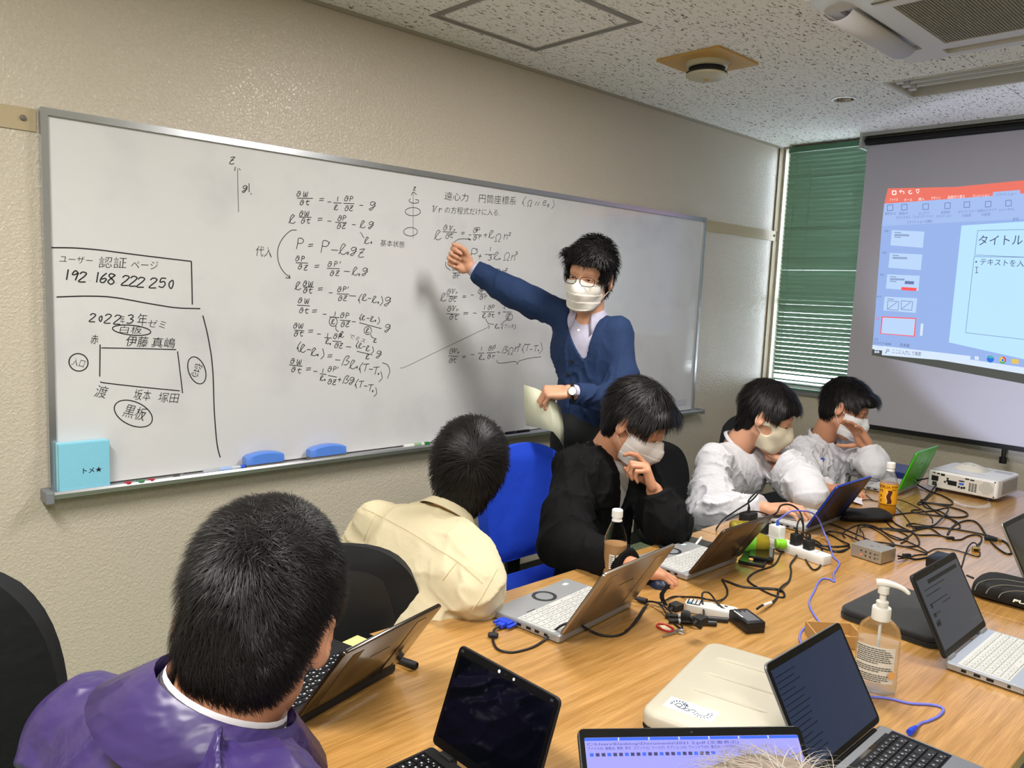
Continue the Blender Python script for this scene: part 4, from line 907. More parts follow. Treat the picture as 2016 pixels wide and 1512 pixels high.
# orange labelled bottle
pb = T(1745, 1012); M_lab = mat('yellow_label', '#eaa61e', .4); M_brown = mat('label_brown', '#4a1f12', .5)
t = bottle(Matrix.Translation((pb.x, pb.y, T0)), .205, .0325, M_orange, .60, M_capw, 'bottle with a yellow and brown label and white cap by the black pouch', (.22, .60), M_lab)
cd_ = math.degrees(math.atan2(-pb.y, -pb.x))
arc_text(t, 'GEORGIA', .0335, .112, .016, cd_-78, cd_+8, M_brown); arc_text(t, 'GEORGIA', .0335, .114, .009, cd_+16, cd_+62, M_brown); arc_text(t, 'MAX', .0335, .103, .0095, cd_+20, cd_+52, M_brown)
arc_text(t, 'MAX', .0335, .104, .019, cd_-46, 0, M_brown, vertical=True)
for (a0, w_, z0, z1) in ((cd_-6, 26, .048, .100),):
    n = 6; vs = []
    for j in range(8):
        z = z0+(z1-z0)*j/7; sh = 5*math.sin(j*1.3)
        for q in range(n+1): a = R(a0+sh+w_*q/n); vs.append((.0334*math.cos(a), .0334*math.sin(a), z))
    B().add(vs, [(j*(n+1)+q, j*(n+1)+q+1, (j+1)*(n+1)+q+1, (j+1)*(n+1)+q) for j in range(7) for q in range(n)]).build('label_swoosh', M_brown, t, recalc=False)
    B().tube([(.0338*math.cos(R(a0+5*math.sin(j*.65)-5)), .0338*math.sin(R(a0+5*math.sin(j*.65)-5)), z0+(z1-z0)*j/14) for j in range(15)], .0009, 5).build('label_line', mat('label_white', '#f0e9d8', .5), t)
# tea bottle lying down
pa, pc = T(1482, 1067, .735), T(1541, 1070, .735); M_gcap = mat('lime_cap', '#7cc21f', .4)
dv = (pc-pa); dv.z = 0; dv.normalize(); base = pc-dv*.195
M_ = Matrix([[0, 0, dv.x, base.x], [0, 0, dv.y, base.y], [0, 0, 0, T0+.0330], [0, 0, 0, 1]])
side = Vector((0, 0, 1)).cross(dv)
M_ = Matrix([[side.x, 0, dv.x, base.x], [side.y, 0, dv.y, base.y], [0, 1, 0, T0+.0334], [0, 0, 0, 1]])
t = bottle(M_, .205, .0325, M_tea, .72, M_gcap, 'green tea bottle with a lime cap lying by the power strip', (.2, .5), mat('green_tea_label', '#5fa726', .4))
# second small bottle lying behind
pc = T(1437, 1040, .72); M2_ = Matrix([[side.x, 0, dv.x, pc.x], [side.y, 0, dv.y, pc.y], [0, 1, 0, T0+.0244], [0, 0, 0, 1]])
t = bottle(M2_, .15, .024, M_tea, .5, M_clear, 'small clear bottle lying behind the bronze-lidded laptop')

# mouse
def mouse(px, py, rz, lab):
    p = T(px, py, .715); t = empty('computer_mouse', (p.x, p.y, T0), rz=R(rz), label=lab, cat='mouse')
    rings = []
    for k in range(10):
        u = k/9; y_ = -.048+.096*u; w_ = .029*(max(.02, 1-(2*u-1)**4))**.5*(1-.08*math.sin(PI*u)); hh = .036*(max(.03, math.sin(PI*min(1, u*.8+.12))))
        rings.append([(w_*math.cos(a), y_, .001+hh*max(0, math.sin(a))**.8) for a in np.linspace(0, PI, 13)]+[(w_*.9*math.cos(a), y_, 0.0004) for a in np.linspace(PI, 0, 5)])
    B().loft(rings).build('shell', mat('navy_mouse', '#1c2740', .4), t, smooth=True)
    B().lathe([(.007, -.003), (.007, .003)], 14, Matrix.Translation((0, .026, .027)) @ Matrix.Rotation(PI/2, 4, 'Y')).build('scroll_wheel', M_rubber, t)
    return p
mouse_p = mouse(1293, 1140, -25, 'dark navy computer mouse under the hand of the man in black')
# tablet and stylus
def slab(name, pts_center, rz, w, d, hgt, m, lab, cat, rc=.008, screen=True, z=T0):
    p = pts_center; t = empty(name, (p.x, p.y, z), rz=R(rz), label=lab, cat=cat)
    B().rbox(-w/2, w/2, -d/2, d/2, 0, hgt, .0015, rc=rc).build('case', m, t, smooth=True, ang=30)
    if screen: B().rbox(-w/2+.004, w/2-.004, -d/2+.004, d/2-.004, hgt, hgt+.0006, .0002, rc=rc*.7).build('screen_glass', M_scr_off, t)
    return t
slab('tablet_computer', Vector((2.14, 1.40, 0)), 4, .17, .115, .008, M_blackm, 'black tablet with a dark grey cover beside the bronze-lidded laptop', 'tablet', screen=True)
t = empty('stylus_pen', (2.08, 1.345, T0+.0086+.0042), rz=R(22), label='white stylus pen lying on the black tablet', cat='stylus')
B().lathe([(.001, 0), (.0042, .012), (.0042, .155), (.003, .16)], 14, Matrix.Rotation(PI/2, 4, 'Y')).build('barrel', M_white, t, smooth=True)
slab('smartphone', T(1487, 1100), 20, .16, .078, .009, M_blackm, 'black smartphone lying flat underneath another phone, right of the bronze-lidded laptop', 'phone')
slab('smartphone', T(1500, 1088, .712), 27, .15, .074, .009, M_black, 'glossy dark smartphone resting on top of the lower phone', 'phone', z=T0+.0097)
p = T(1462, 1092, .715); t = empty('cork_plug', (p.x-.01, p.y-.035, T0), label='small tan cork plug beside the stacked phones', cat='cork')
B().lathe([(.006, 0), (.0075, .003), (.0075, .012), (.006, .014)], 14).build('cork_body', M_tan, t, smooth=True)
# phone with yellow screen by the black laptop
t = slab('smartphone', T(690, 1281), 12, .15, .075, .008, M_black, 'smartphone showing a yellow page behind the black laptop', 'phone')
B().box(-.066, .05, -.03, .03, .0087, .0090).build('yellow_page', mat('yellow_page', '#d9cf7a', .3, emit='#e6dc84', estr=.35), t)
B().box(-.066, .05, -.005, -.0035, .0090, .0092).box(-.01, -.0085, -.03, .03, .0090, .0092).build('page_lines', M_ink, t, kind='stuff')
# marker behind black laptop
a_, b_ = T(785, 1299, .708), T(820, 1312, .708); dd = (b_-a_).normalized(); t = empty('marker_pen', M=Matrix.Translation((a_.x, a_.y, T0+.0085)) @ Matrix.Rotation(math.atan2(dd.y, dd.x), 4, 'Z') @ Matrix.Rotation(PI/2, 4, 'Y'), label='thick black marker pen lying on the table beside the glossy black laptop', cat='marker pen')
L_ = (b_-a_).length+.03
B().lathe([(.0080, -.03), (.0080, L_-.055)], 16).build('barrel', M_blackm, t, smooth=True); B().lathe([(.0084, L_-.055), (.0084, L_-.032), (.0072, L_-.03), (.0072, L_-.032), (.0001, L_-.033)], 16).build('cap', M_blackm, t, smooth=True)

# power strip
pa, pb_ = T(1522, 1058, .725), T(1588, 1081, .725); dv = (pb_-pa); ang = math.atan2(dv.y, dv.x); Ls = .28
mid = T(1556, 1066, .735)
t = empty('power_strip', (mid.x, mid.y, T0), rz=ang, label='white power strip on the table with adapters plugged in', cat='power strip')
B().rbox(-Ls/2, Ls/2, -.024, .024, 0, .03, .003, rc=.008).build('housing', M_white, t, smooth=True, ang=30)
for k in range(5):
    B().box(-.105+k*.05, -.095+k*.05, -.003, -.001, .03, .0306).box(-.105+k*.05, -.095+k*.05, .009, .011, .03, .0306).build('socket_slot', M_port, t, kind='stuff')
def strip_pt(u, v, z): return Vector((mid.x+u*math.cos(ang)-v*math.sin(ang), mid.y+u*math.sin(ang)+v*math.cos(ang), T0+z))
def plug(u, v, w, d, h, m, lab, name='power_plug'):
    q = strip_pt(u, v, .0306); t = empty(name, q, rz=ang, label=lab, cat='plug')
    B().rbox(-w/2, w/2, -d/2, d/2, 0, h, .002, rc=.004).build('housing', m, t, smooth=True, ang=30)
    B().lathe([(.005, h), (.004, h+.012), (.0035, h+.018)], 10).build('strain_relief', m if m != M_white else M_pb, t, smooth=True); return q+Vector((0, 0, h+.018))
plug_0 = plug(-.105, 0, .026, .032, .038, M_blackm, 'black plug at the far end of the white power strip')
plug_1 = plug(-.055, 0, .045, .032, .042, M_white, 'white cube charger with a blue plug in the power strip', 'usb_charger')
plug_2 = plug(.02, 0, .026, .03, .036, M_blackm, 'black plug in the middle of the white power strip')
plug_3 = plug(.07, 0, .026, .03, .03, M_blackm, 'black plug nearest the table seam on the white power strip')
# tall plug behind the bronze laptop
p = T(1470, 1035, .72); t = empty('power_plug', (p.x+.06, p.y+.03, T0), label='black block adapter standing behind the bronze-lidded laptop', cat='plug')
B().rbox(-.03, .03, -.022, .022, 0, .05, .003, rc=.006).build('housing', M_blackm, t, smooth=True, ang=30); B().lathe([(.006, .05), (.0045, .072)], 10).build('strain_relief', M_blackm, t)
kp = Vector((p.x+.06, p.y+.03, T0+.072))

# video splitter box
a_, b_, c_ = T(1674, 1094), T(1733, 1113), T(1767, 1110); dv = (b_-a_); ang2 = math.atan2(dv.y, dv.x)
t = empty('splitter_box', (a_.x, a_.y, T0), rz=ang2, label='brushed silver splitter box with rows of small indicator lights', cat='splitter')
Lb = dv.length; Db = .085; Hb = .042
B().rbox(0, Lb, 0, Db, .002, Hb, .0015, rc=.002).build('housing', mat('brushed_silver_box', '#aaa59a', .38, .6), t)
for fx in (.01, Lb-.01):
    for fy in (.01, Db-.01): B().lathe([(.004, 0), (.004, .002)], 8, Matrix.Translation((fx, fy, 0))).build('rubber_foot', M_rubber, t)
for k in range(4):
    for j in range(2):
        B().lathe([(.0028, 0), (.0028, .0008)], 10, Matrix.Translation((Lb*(.35+.15*k), -.0001, .028-.013*j)) @ Matrix.Rotation(PI/2, 4, 'X')).build('indicator_light', mat('red_led', '#d84c30', .3, emit='#ff5030', estr=1.5) if (k == 0 and j == 1) else M_ring, t)
for j in range(2): B().box(Lb*.86, Lb*.93, -.0006, 0, .016+.013*j, .0175+.013*j).build('printed_line', M_ring, t)
B().box(Lb*.45, Lb*.55, .03, .034, Hb, Hb+.0004).box(Lb*.6, Lb*.68, .045, .047, Hb, Hb+.0004).build('printed_mark', M_ring, t, kind='stuff')
# black adapters
def adapter(p, rz, w, d, h, lab, label=False):
    t = empty('power_adapter', (p.x, p.y, T0), rz=R(rz), label=lab, cat='power adapter')
    B().rbox(-w/2, w/2, -d/2, d/2, 0, h, .0025, rc=.004).build('housing', M_black, t, smooth=True, ang=30)
    B().box(-w/2-.0003, w/2+.0003, -d/2-.0003, d/2+.0003, h*.52, h*.54).build('seam_line', M_port, t)
    if label:
        B().box(-w*.38, w*.42, -d*.36, d*.38, h, h+.0003).build('rating_plate', mat('adapter_label', '#2c2d33', .4), t)
        wb = B()
        for k in range(8): wb.box(-w*.36, -w*.36+w*(.7-.06*(k % 3)), -d*.3+k*d*.08, -d*.3+k*d*.08+.0012, h+.0003, h+.0005)
        wb.build('printed_lines', mat('grey_print', '#9a9ca2', .5), t, kind='stuff'); B().box(-w*.1, w*.38, d*.30, d*.36, h+.0003, h+.0005).build('white_stripe', M_white, t)
    return t
pA = T(1470, 1222, .715); adapter(pA, 62, .085, .052, .028, 'black power adapter with a printed rating plate beside the white remote', True)
pB = T(1850, 1103, .715); adapter(pB, 0, .10, .05, .03, 'black power adapter behind the grey-screened laptop')
# pouch, paper, folder
p = T(1700, 1017, .712); t = empty('black_pouch', (p.x, p.y, T0), rz=R(-35), label='black fabric pouch lying between the blue laptop and the yellow-labelled bottle', cat='pouch')
rings = []
for k in range(13):
    u = k/12; x_ = -.11+.22*u; w_ = .05*(1-abs(2*u-1)**5)**.5+.004; hh = .036*(1-abs(2*u-1)**4)**.5+.006+.004*math.sin(9*u)
    rings.append([(x_, w_*math.cos(a), .0+hh*(.5+.5*math.sin(a))) for a in np.linspace(0, 2*PI, 17)[:-1]])
B().loft(rings).build('pouch_body', mat('black_nylon', '#101013', .7, bump=.4, bscale=200), t, smooth=True)
B().tube([(-.10, -.036, .022), (0, -.053, .024), (.10, -.036, .022)], .0018, 6).build('zipper', M_ring, t)
p = T(1690, 993, .702); t = empty('paper_slip', (p.x+.03, p.y+.03, T0+.0004), rz=R(25), label='small crumpled white paper slip behind the black pouch', cat='paper')
g = [(-.05+.1*i/6, -.03+.06*j/4, .004+.004*math.sin(i*1.3)*math.cos(j*1.1)+.0035*j) for j in range(5) for i in range(7)]
B().add(g, [(j*7+i, j*7+i+1, j*7+i+8, j*7+i+7) for j in range(4) for i in range(6)]).build('slip', mat('receipt_paper', '#d8d3dd', .7), t, smooth=True)
p = T(1765, 934, .71); t = empty('navy_folder', (p.x+.05, p.y+.02, T0), rz=R(0), label='dark navy folder lying behind the green-lidded laptop', cat='folder')
B().rbox(-.11, .11, -.08, .08, 0, .022, .002).build('cover', mat('navy_vinyl', '#1c2b66', .35), t)
B().rbox(-.108, .108, -.078, .07, .0222, .034, .002).build('upper_cover', mat('navy_vinyl2', '#24346f', .35), t)

# ---- projector
a_, b_ = T(1824, 958, .712), T(1962, 986, .712); dv = b_-a_; ang3 = math.atan2(dv.y, dv.x); Wp = dv.length
t = empty('projector', (a_.x, a_.y, T0), rz=ang3, label='white short-throw projector with cables plugged into its port panel', cat='projector')
Dp = .29; Hp0, Hp1 = .015, .094
M_pj = mat('projector_white', '#dedde0', .38); M_pf = mat('projector_port_panel', '#cfcbc4', .5)
rings = []
for (z, ins) in ((Hp0, .006), (Hp0+.006, 0), (Hp1-.012, 0), (Hp1-.003, .004), (Hp1, .012)):
    ring = []
    for (cx, cy, a0) in ((Wp-.03, Dp-.03, 0), (.03, Dp-.03, 90), (.008, .008, 180), (Wp-.012, .012, 270)):
        rr = .03 if a0 < 180 else (.008 if a0 == 180 else .012)
        for k in range(5): a = R(a0+22.5*k); ring.append((cx+(rr-ins)*math.cos(a), cy+(rr-ins)*math.sin(a), z))
    rings.append(ring)
B().loft(rings).build('housing', M_pj, t, smooth=True, ang=30)
for fx, fy in ((.04, .03), (Wp-.04, .03), (Wp/2, Dp-.04)): B().lathe([(.013, 0), (.013, .006), (.008, .016)], 14, Matrix.Translation((fx, fy, 0))).build('foot', M_ring, t)
B().rbox(Wp*.06, Wp-.014, -.0012, .004, Hp0+.004, Hp1-.010, .0005).build('port_panel', M_pf, t)
# mirror hump
hb = []
for k in range(15):
    u = k/14; x_ = Wp*.42+(u-.5)*.135; hh = .034*math.sin(PI*u)**.7
    hb.append([(x_, .125+.02*math.sin(PI*u)**.5*-1, Hp1-.004), (x_, .13, Hp1-.004+hh*.75), (x_, .16, Hp1-.002+hh), (x_, .22, Hp1-.004+hh*.55), (x_, .26, Hp1-.006)])
B().loft(hb, closed=False, cap0=False, cap1=False).build('lens_hood', M_pf, t, smooth=True, ang=60)
B().box(Wp*.42-.022, Wp*.42+.022, -.0004, .0004, -.0095, .0095, Matrix.Translation((0, .1345, Hp1+.018)) @ Matrix.Rotation(R(-38), 4, 'X')).build('sensor_window', mat('grey_window', '#9a9aa0', .25), t)
for k in range(12): B().box(Wp-.0005, Wp+.0008, .05+.0, Dp-.05, Hp0+.014+k*.0048, Hp0+.0164+k*.0048).build('side_vent_slot', mat('vent_grey', '#8b8b90', .6), t)
sg = B()
for i in range(-6, 7):
    for j in range(-6, 7):
        if i*i+j*j <= 40: sg.lathe([(.0013, 0), (.0013, .0008)], 6, Matrix.Translation((Wp*.845+i*.0043, -.0012, .054+j*.0043)) @ Matrix.Rotation(PI/2, 4, 'X'))
sg.build('speaker_grille', mat('speaker_holes', '#8f8c86', .7), t, kind='stuff')
def port(name, x_, z_, w_, h_, m=M_port, dd=.0018): return B().rbox(x_-w_/2, x_+w_/2, -.0012-dd, -.001, z_-h_/2, z_+h_/2, .0003).build(name, m, t)
port('power_inlet', Wp*.115, .058, .028, .022); port('hatch', Wp*.115, .034, .018, .018, M_ring)
port('usb_port', Wp*.10, .082, .010, .004); port('usb_port', Wp*.16, .081, .012, .005); port('lan_port', Wp*.225, .079, .016, .009)
port('video_port', Wp*.37, .050, .036, .020); port('hdmi_port', Wp*.50, .066, .022, .005); port('vga_port', Wp*.50, .054, .020, .008, M_pb)
port('vent_slot', Wp*.575, .080, .016, .005); port('vent_slot', Wp*.645, .079, .016, .005)
for k, (xx, zz) in enumerate(((.47, .040), (.51, .038), (.30, .066), (.30, .056), (.265, .05), (.545, .040))):
    B().lathe([(.0045, 0), (.0045, .003), (.002, .003)], 14, Matrix.Translation((Wp*xx, -.001, zz)) @ Matrix.Rotation(PI/2, 4, 'X')).build('audio_jack', M_port if k % 2 else M_ring, t, smooth=True)
vs_ = B()
for i in range(3):
    for j in range(6): vs_.box(Wp*(.605+.04*i), Wp*(.635+.04*i), -.0018, -.001, .030+j*.0062, .0335+j*.0062)
vs_.build('rear_vent_grid', M_port, t, kind='stuff')
B().lathe([(.003, 0), (.003, .001)], 8, Matrix.Translation((Wp*.955, -.0012, .088)) @ Matrix.Rotation(PI/2, 4, 'X')).build('screw', M_ring, t); B().lathe([(.003, 0), (.003, .001)], 8, Matrix.Translation((Wp*.955, -.0012, .024)) @ Matrix.Rotation(PI/2, 4, 'X')).build('screw', M_ring, t)
for k in range(6): B().rbox(Wp*.28+(k % 3)*.018, Wp*.28+(k % 3)*.018+.010, .05+(k//3)*.022, .056+(k//3)*.022, Hp1, Hp1+.0008, .0002).build('button', mat('pale_button', '#c3c9e6', .4), t)
B().box(Wp*.55, Wp*.72, .075, .081, Hp1, Hp1+.0003).build('printed_name', mat('grey_blue_print', '#9aa0bb', .5), t); B().box(Wp*.70, Wp*.94, .20, .245, Hp1, Hp1+.0003).build('rating_label', mat('grey_label2', '#b3afb8', .5), t)
PJ = (a_.x, a_.y, ang3)
pl_ = bpy.data.lights.new('projector_lamp', 'SPOT'); pl_.energy = 26; pl_.color = (.72, .78, 1.0); pl_.spot_size = R(100); pl_.spot_blend = .25; pl_.shadow_soft_size = .02
po_ = bpy.data.objects.new('projector_lamp', pl_); COL.objects.link(po_); po_.location = Vector((a_.x+.33*math.cos(ang3+PI/2)+Wp*.42*math.cos(ang3), a_.y+.33*math.sin(ang3+PI/2)+Wp*.42*math.sin(ang3), T0+.16)); po_.rotation_euler = (Vector((5.1, .95, 1.60))-po_.location).to_track_quat('-Z', 'Y').to_euler()
def pjp(u, v, z): return Vector((a_.x+u*math.cos(ang3)-v*math.sin(ang3), a_.y+u*math.sin(ang3)+v*math.cos(ang3), T0+z))
# ---- clear arc piece
t = empty('clear_plastic_visor', T(1920, 1000)+Vector((0, 0, .0006)), rz=R(-45), label='translucent curved plastic piece in front of the projector', cat='plastic piece')
rings = []
for k in range(17):
    u = k/16; a = R(200+140*u); w_ = .004+.022*math.sin(PI*u); rr = .075
    rings.append([((rr+q*w_)*math.cos(a)*1.0, (rr+q*w_)*math.sin(a)*.62+.045, .003+.010*(1-math.sin(PI*u))+.006*(1-q*q)) for q in (-1, -.5, 0, .5, 1)])
B().loft(rings, closed=False, cap0=False, cap1=False).build('visor', mat('frosted_plastic', '#e9e9ee', .2, trans=.5, alpha=.55), t, smooth=True)

# ---- sleeve with zipper
c_ = [T(1662, 1196, .705), T(1755, 1152, .735), T(1845, 1250, .705)]
t = empty('laptop_sleeve', (2.03, .705, T0), rz=R(-2), label='black padded laptop sleeve lying behind the pump bottle', cat='sleeve')
M_neo = mat('black_neoprene', '#0e1113', .75, bump=.3, bscale=400, sheen=.2)
pA_, pB_, pC_ = T(1660, 1190), T(1752, 1148), T(1858, 1240)
def quad_thing(P4, name, h, r_, rc, m, parent):
    pass
cx_, cy2 = (pA_+pC_)/2, None
# corners of the sleeve on the table
q0, q1, q2 = T(1652, 1200), T(1752, 1146), T(1868, 1248)
u_ = (q1-q0); v_ = (q1-q0)
sl_w, sl_d = .30, .245
t.location = (2.115, .70, T0)
B().rbox(-sl_w/2, sl_w/2, -sl_d/2, sl_d/2, 0, .0125, .006, rc=.03, rt=.0015).build('lower_shell', M_neo, t, smooth=True, ang=50)
B().rbox(-sl_w/2+.001, sl_w/2-.001, -sl_d/2+.001, sl_d/2-.001, .0155, .029, .0012, rc=.03, rt=.007).build('upper_shell', M_neo, t, smooth=True, ang=50)
B().rbox(-sl_w/2+.003, sl_w/2-.003, -sl_d/2+.003, sl_d/2-.003, .0120, .0160, .0003, rc=.029).build('zipper_tape', M_rubber, t)
B().rbox(.02, .030, -sl_d/2-.032, -sl_d/2+.002, .008, .0115, .001).build('zipper_pull', M_rubber, t)

# ---- pump bottle of hand sanitizer
p = T(1725, 1366); p = Vector((p.x+.012, p.y+.010, 0)); cdeg = math.atan2(-p.y, -p.x)
t = empty('pump_bottle', (p.x, p.y, T0), rz=cdeg+PI/2, label='large clear pump bottle of hand gel with a printed label', cat='pump bottle')
M_gel = mat('clear_gel', '#dde2e6', .05, trans=.75, ior=1.1, alpha=.4); M_pw = mat('pump_white', '#dcd8d0', .4)
pr = [(.034, 0), (.040, .004), (.042, .012), (.042, .115), (.041, .128), (.036, .143), (.024, .155), (.016, .160)]
B().lathe(pr, 36, sy=.62, cap1=False).build('bottle_body', M_clear, t, smooth=True, ang=60)
B().lathe([(.032, .002), (.0405, .006), (.0405, .112), (.0001, .112)], 36, sy=.6, cap1=False).build('gel', M_gel, t, smooth=True, ang=60)
B().lathe([(.0185, .156), (.0185, .180), (.0175, .182), (.010, .183)], 28).build('collar', M_pw, t, smooth=True, ang=40)
B().lathe([(.010, .183), (.012, .186), (.012, .194), (.0065, .197), (.0065, .210), (.011, .212), (.011, .226), (.0001, .228)], 20).build('pump_stem', M_pw, t, smooth=True, ang=40)
B().tube(catmull([(-.014, 0, .232), (0, 0, .234), (.018, -.0, .233), (.034, 0, .229), (.045, 0, .222), (.047, 0, .219)], 4), [.0075]*5+[.0072, .0068, .0064, .006, .0056, .0052, .005, .0048, .0046, .0044, .0042, .004, .0038, .0036, .0034, .0032], 14).build('pump_nozzle', M_pw, t, smooth=True)
B().cyl((0, 0, .02), (0, 0, .156), .0032, n=10).build('dip_tube', M_pw, t, smooth=True)
n = 12; lab_ = []
for z in (.028, .105):
    for q in range(n+1): a = -PI/2+R(-58+116*q/n)-.12; lab_.append((.0425*math.cos(a), .62*.0425*math.sin(a)-.0003, z))
B().add(lab_, [(q, q+1, n+1+q+1, n+1+q) for q in range(n)]).build('label', mat('paper_label', '#cfc9bd', .5), t, recalc=False, smooth=True)
tb = B()
for j in range(17):
    if j in (8, 12): continue
    z = .101-j*.0043; a0 = -56+(j*13 % 5); a1 = 52-(j*29 % 17)-(25 if j in (0, 7, 11, 16) else 0)
    k = a0
    while k < a1:
        k2 = min(k+random.uniform(4, 11), a1); vs = []
        for zz in (z-.0022, z):
            for q in range(3): a = -PI/2+R(k+(k2-k)*q/2)-.12; vs.append((.0430*math.cos(a), .62*.0430*math.sin(a)-.0005, zz))
        tb.add(vs, [(0, 1, 4, 3), (1, 2, 5, 4)]); k = k2+1.4
tb.build('label_print', mat('label_print_grey', '#5a564f', .6), t, kind='stuff', recalc=False)
B().lathe([(.0085, 0), (.0085, .0004)], 16, Matrix.Translation((.030, -.0255, .05)) @ Matrix.Rotation(R(40), 4, 'Z') @ Matrix.Rotation(PI/2, 4, 'X')).build('orange_spot', mat('orange_sticker', '#e0a860', .5), t)

# ---- cardboard tray
p0_, p1_ = T(1600, 1268), T(1690, 1283); t = empty('cardboard_tray', (T(1640, 1262).x, T(1640, 1262).y, T0), rz=R(-45), label='shallow open cardboard box behind the navy-screened laptop', cat='box')
M_card = mat('cardboard', '#b58d55', .8); Wc, Dc, Hc = .11, .08, .03
B().box(-Wc/2, Wc/2, -Dc/2, Dc/2, 0, .002).build('bottom', M_card, t)
for (a, b_, c, d) in ((-Wc/2, Wc/2, -Dc/2, -Dc/2+.0025), (-Wc/2, Wc/2, Dc/2-.0025, Dc/2), (-Wc/2, -Wc/2+.0025, -Dc/2+.0025, Dc/2-.0025), (Wc/2-.0025, Wc/2, -Dc/2+.0025, Dc/2-.0025)): B().box(a, b_, c, d, .002, Hc).build('side_wall', M_card, t)

# ---- cream hard case
zt = .765
ca, cb, cc = T(1268, 1398, zt), T(1402, 1264, zt), T(1560, 1330, zt)
u_ = (ca-cb); th_ = math.atan2(u_.y, u_.x); Lc = .34
cdn = T(1500, 1430, zt)
t = empty('hard_case', (0, 0, 0), label='cream hard-shell zip case with three ribs and a sticker', cat='case')
E1 = (ca-cb).length; vv = Vector((cc-cb)); vv.z = 0; uu = Vector(u_); uu.z = 0; uu.normalize(); vv = vv-uu*vv.dot(uu); vv.normalize()
CW, CD = E1+.016, .235
org = cb+(-uu*.008)-vv*.008
t.matrix_basis = Matrix([[uu.x, vv.x, 0, org.x], [uu.y, vv.y, 0, org.y], [0, 0, 1, T0], [0, 0, 0, 1]]) if uu.cross(vv).z > 0 else Matrix([[vv.x, uu.x, 0, org.x], [vv.y, uu.y, 0, org.y], [0, 0, 1, T0], [0, 0, 0, 1]])
flip = uu.cross(vv).z <= 0
if flip: CWx, CDy = CD, CW
else: CWx, CDy = CW, CD
M_cream = mat('cream_shell', '#b7b1a0', .42, bump=.08, bscale=500); M_zip = mat('black_zip_band', '#141414', .8, bump=.5, bscale=500)
B().rbox(0, CWx, 0, CDy, 0, .024, .009, rc=.03, rt=.001).build('lower_shell', M_cream, t, smooth=True, ang=50)
B().rbox(.002, CWx-.002, .002, CDy-.002, .0238, .0405, .0003, rc=.029).build('zipper_band', M_zip, t)
B().rbox(.0, CWx, .0, CDy, .0307, .0335, .0003, rc=.030).build('zipper_teeth', M_rubber, t)
B().rbox(0, CWx, 0, CDy, .0403, .065, .001, rc=.03, rt=.008).build('upper_shell', M_cream, t, smooth=True, ang=50)
# ribs run along the vv direction
for k in range(3):
    s0 = .075+.078*k
    pts = []
    for q in range(13):
        al = .042+(CD-.085)*q/12; pr_ = (s0, al) if not flip else (al, s0)
        pts.append((pr_[0], pr_[1], .0625))
    rr = [.003]+[.0062]*11+[.003]
    B().tube(pts, rr, 10).build('rib', M_cream, t, smooth=True)
sx, sy = ((CW-.062), .075) if not flip else (.075, (CW-.062))
xd = Vector((0, 1, 0)) if not flip else Vector((1, 0, 0)); yd = Vector((-1, 0, 0)) if not flip else Vector((0, -1, 0))
Fst = frame((sx, sy, .0652), xd, yd)
if Fst.col[2].z < 0: Fst = frame((sx, sy, .0652), xd, -yd)
B().box(-.046, .046, -.021, .021, 0, .0005, Fst).build('sticker', mat('white_sticker', '#e9ecf0', .4), t)
M_sink = mat('sticker_ink', '#20304a', .5); sk = B()
def fine(pts, w=.0017):
    pts = [Vector((a, c, .0006)) for a, c in smooth2(pts, 5)]; sk.tube([Fst @ p for p in pts], w*.5, 4)
for k in range(9): fine([(-.022+.0145*math.cos(a), .0+.0145*math.sin(a)) for a in (R(200-k*22), R(200-k*22-5), R(200-k*22-10))]); fine([(-.022+.0115*math.cos(R(200-k*22)), .0115*math.sin(R(200-k*22))), (-.022+.017*math.cos(R(196-k*22)), .017*math.sin(R(196-k*22)))])
for k in range(9): fine([(.022+.0145*math.cos(R(-150+k*22)), .0145*math.sin(R(-150+k*22))), (.022+.018*math.cos(R(-146+k*22)), .018*math.sin(R(-146+k*22)))]); fine([(.022+.009*math.cos(R(-140+k*20)), .009*math.sin(R(-140+k*20))), (.022+.0115*math.cos(R(-133+k*20)), .0115*math.sin(R(-133+k*20)))])
fine([(-.030, -.003), (-.024, .006), (-.017, .002), (-.020, -.006), (-.028, -.004), (-.014, -.009), (-.010, 0), (-.018, .009), (-.008, .006)])
fine([(-.012, -.008), (-.004, -.011), (.0, -.006), (-.006, -.002), (-.012, -.007)]); fine([(.0, -.003), (.006, .0), (.012, -.004)])
sk.build('sticker_drawing', M_sink, t, kind='stuff')

# ---- pencil case
p = Vector((2.50, .553, 0)); t = empty('pencil_case', (p.x, p.y, T0), rz=R(-88), label='black fabric pencil case with curved grey lines and white lettering', cat='pencil case')
rings = []
for k in range(17):
    u = k/16; x_ = -.115+.23*u; e_ = (1-abs(2*u-1)**6)**.5; w_ = .074*e_+.003; hh = .052*e_+.003
    rings.append([(x_, w_*(abs(math.cos(a))**.6)*math.copysign(1, math.cos(a)), hh/2+hh/2*(abs(math.sin(a))**.45)*math.copysign(1, math.sin(a))) for a in np.linspace(0, 2*PI, 33)[:-1]])
B().loft(rings).build('pouch_body', mat('black_canvas', '#121212', .8, bump=.4, bscale=260), t, smooth=True)
M_gl = mat('grey_line', '#77746a', .6); MI = t.matrix_basis.inverted()
bpy.context.view_layer.update(); MI = t.matrix_world.inverted()
for pts in ([(500, 582), (512, 552), (535, 528), (600, 508), (700, 506), (850, 530), (940, 552)], [(580, 606), (592, 585), (620, 562), (700, 546), (850, 560), (940, 578)], [(670, 636), (680, 618), (705, 600), (780, 588), (850, 592), (930, 604)]):
    B().tube([MI @ q for q in catmull([onz(1780+a/3.6, 1000+c/3.6, TZ0+.0555) for a, c in pts], 5)], .0011, 5).build('curved_line', M_gl, t, smooth=True)
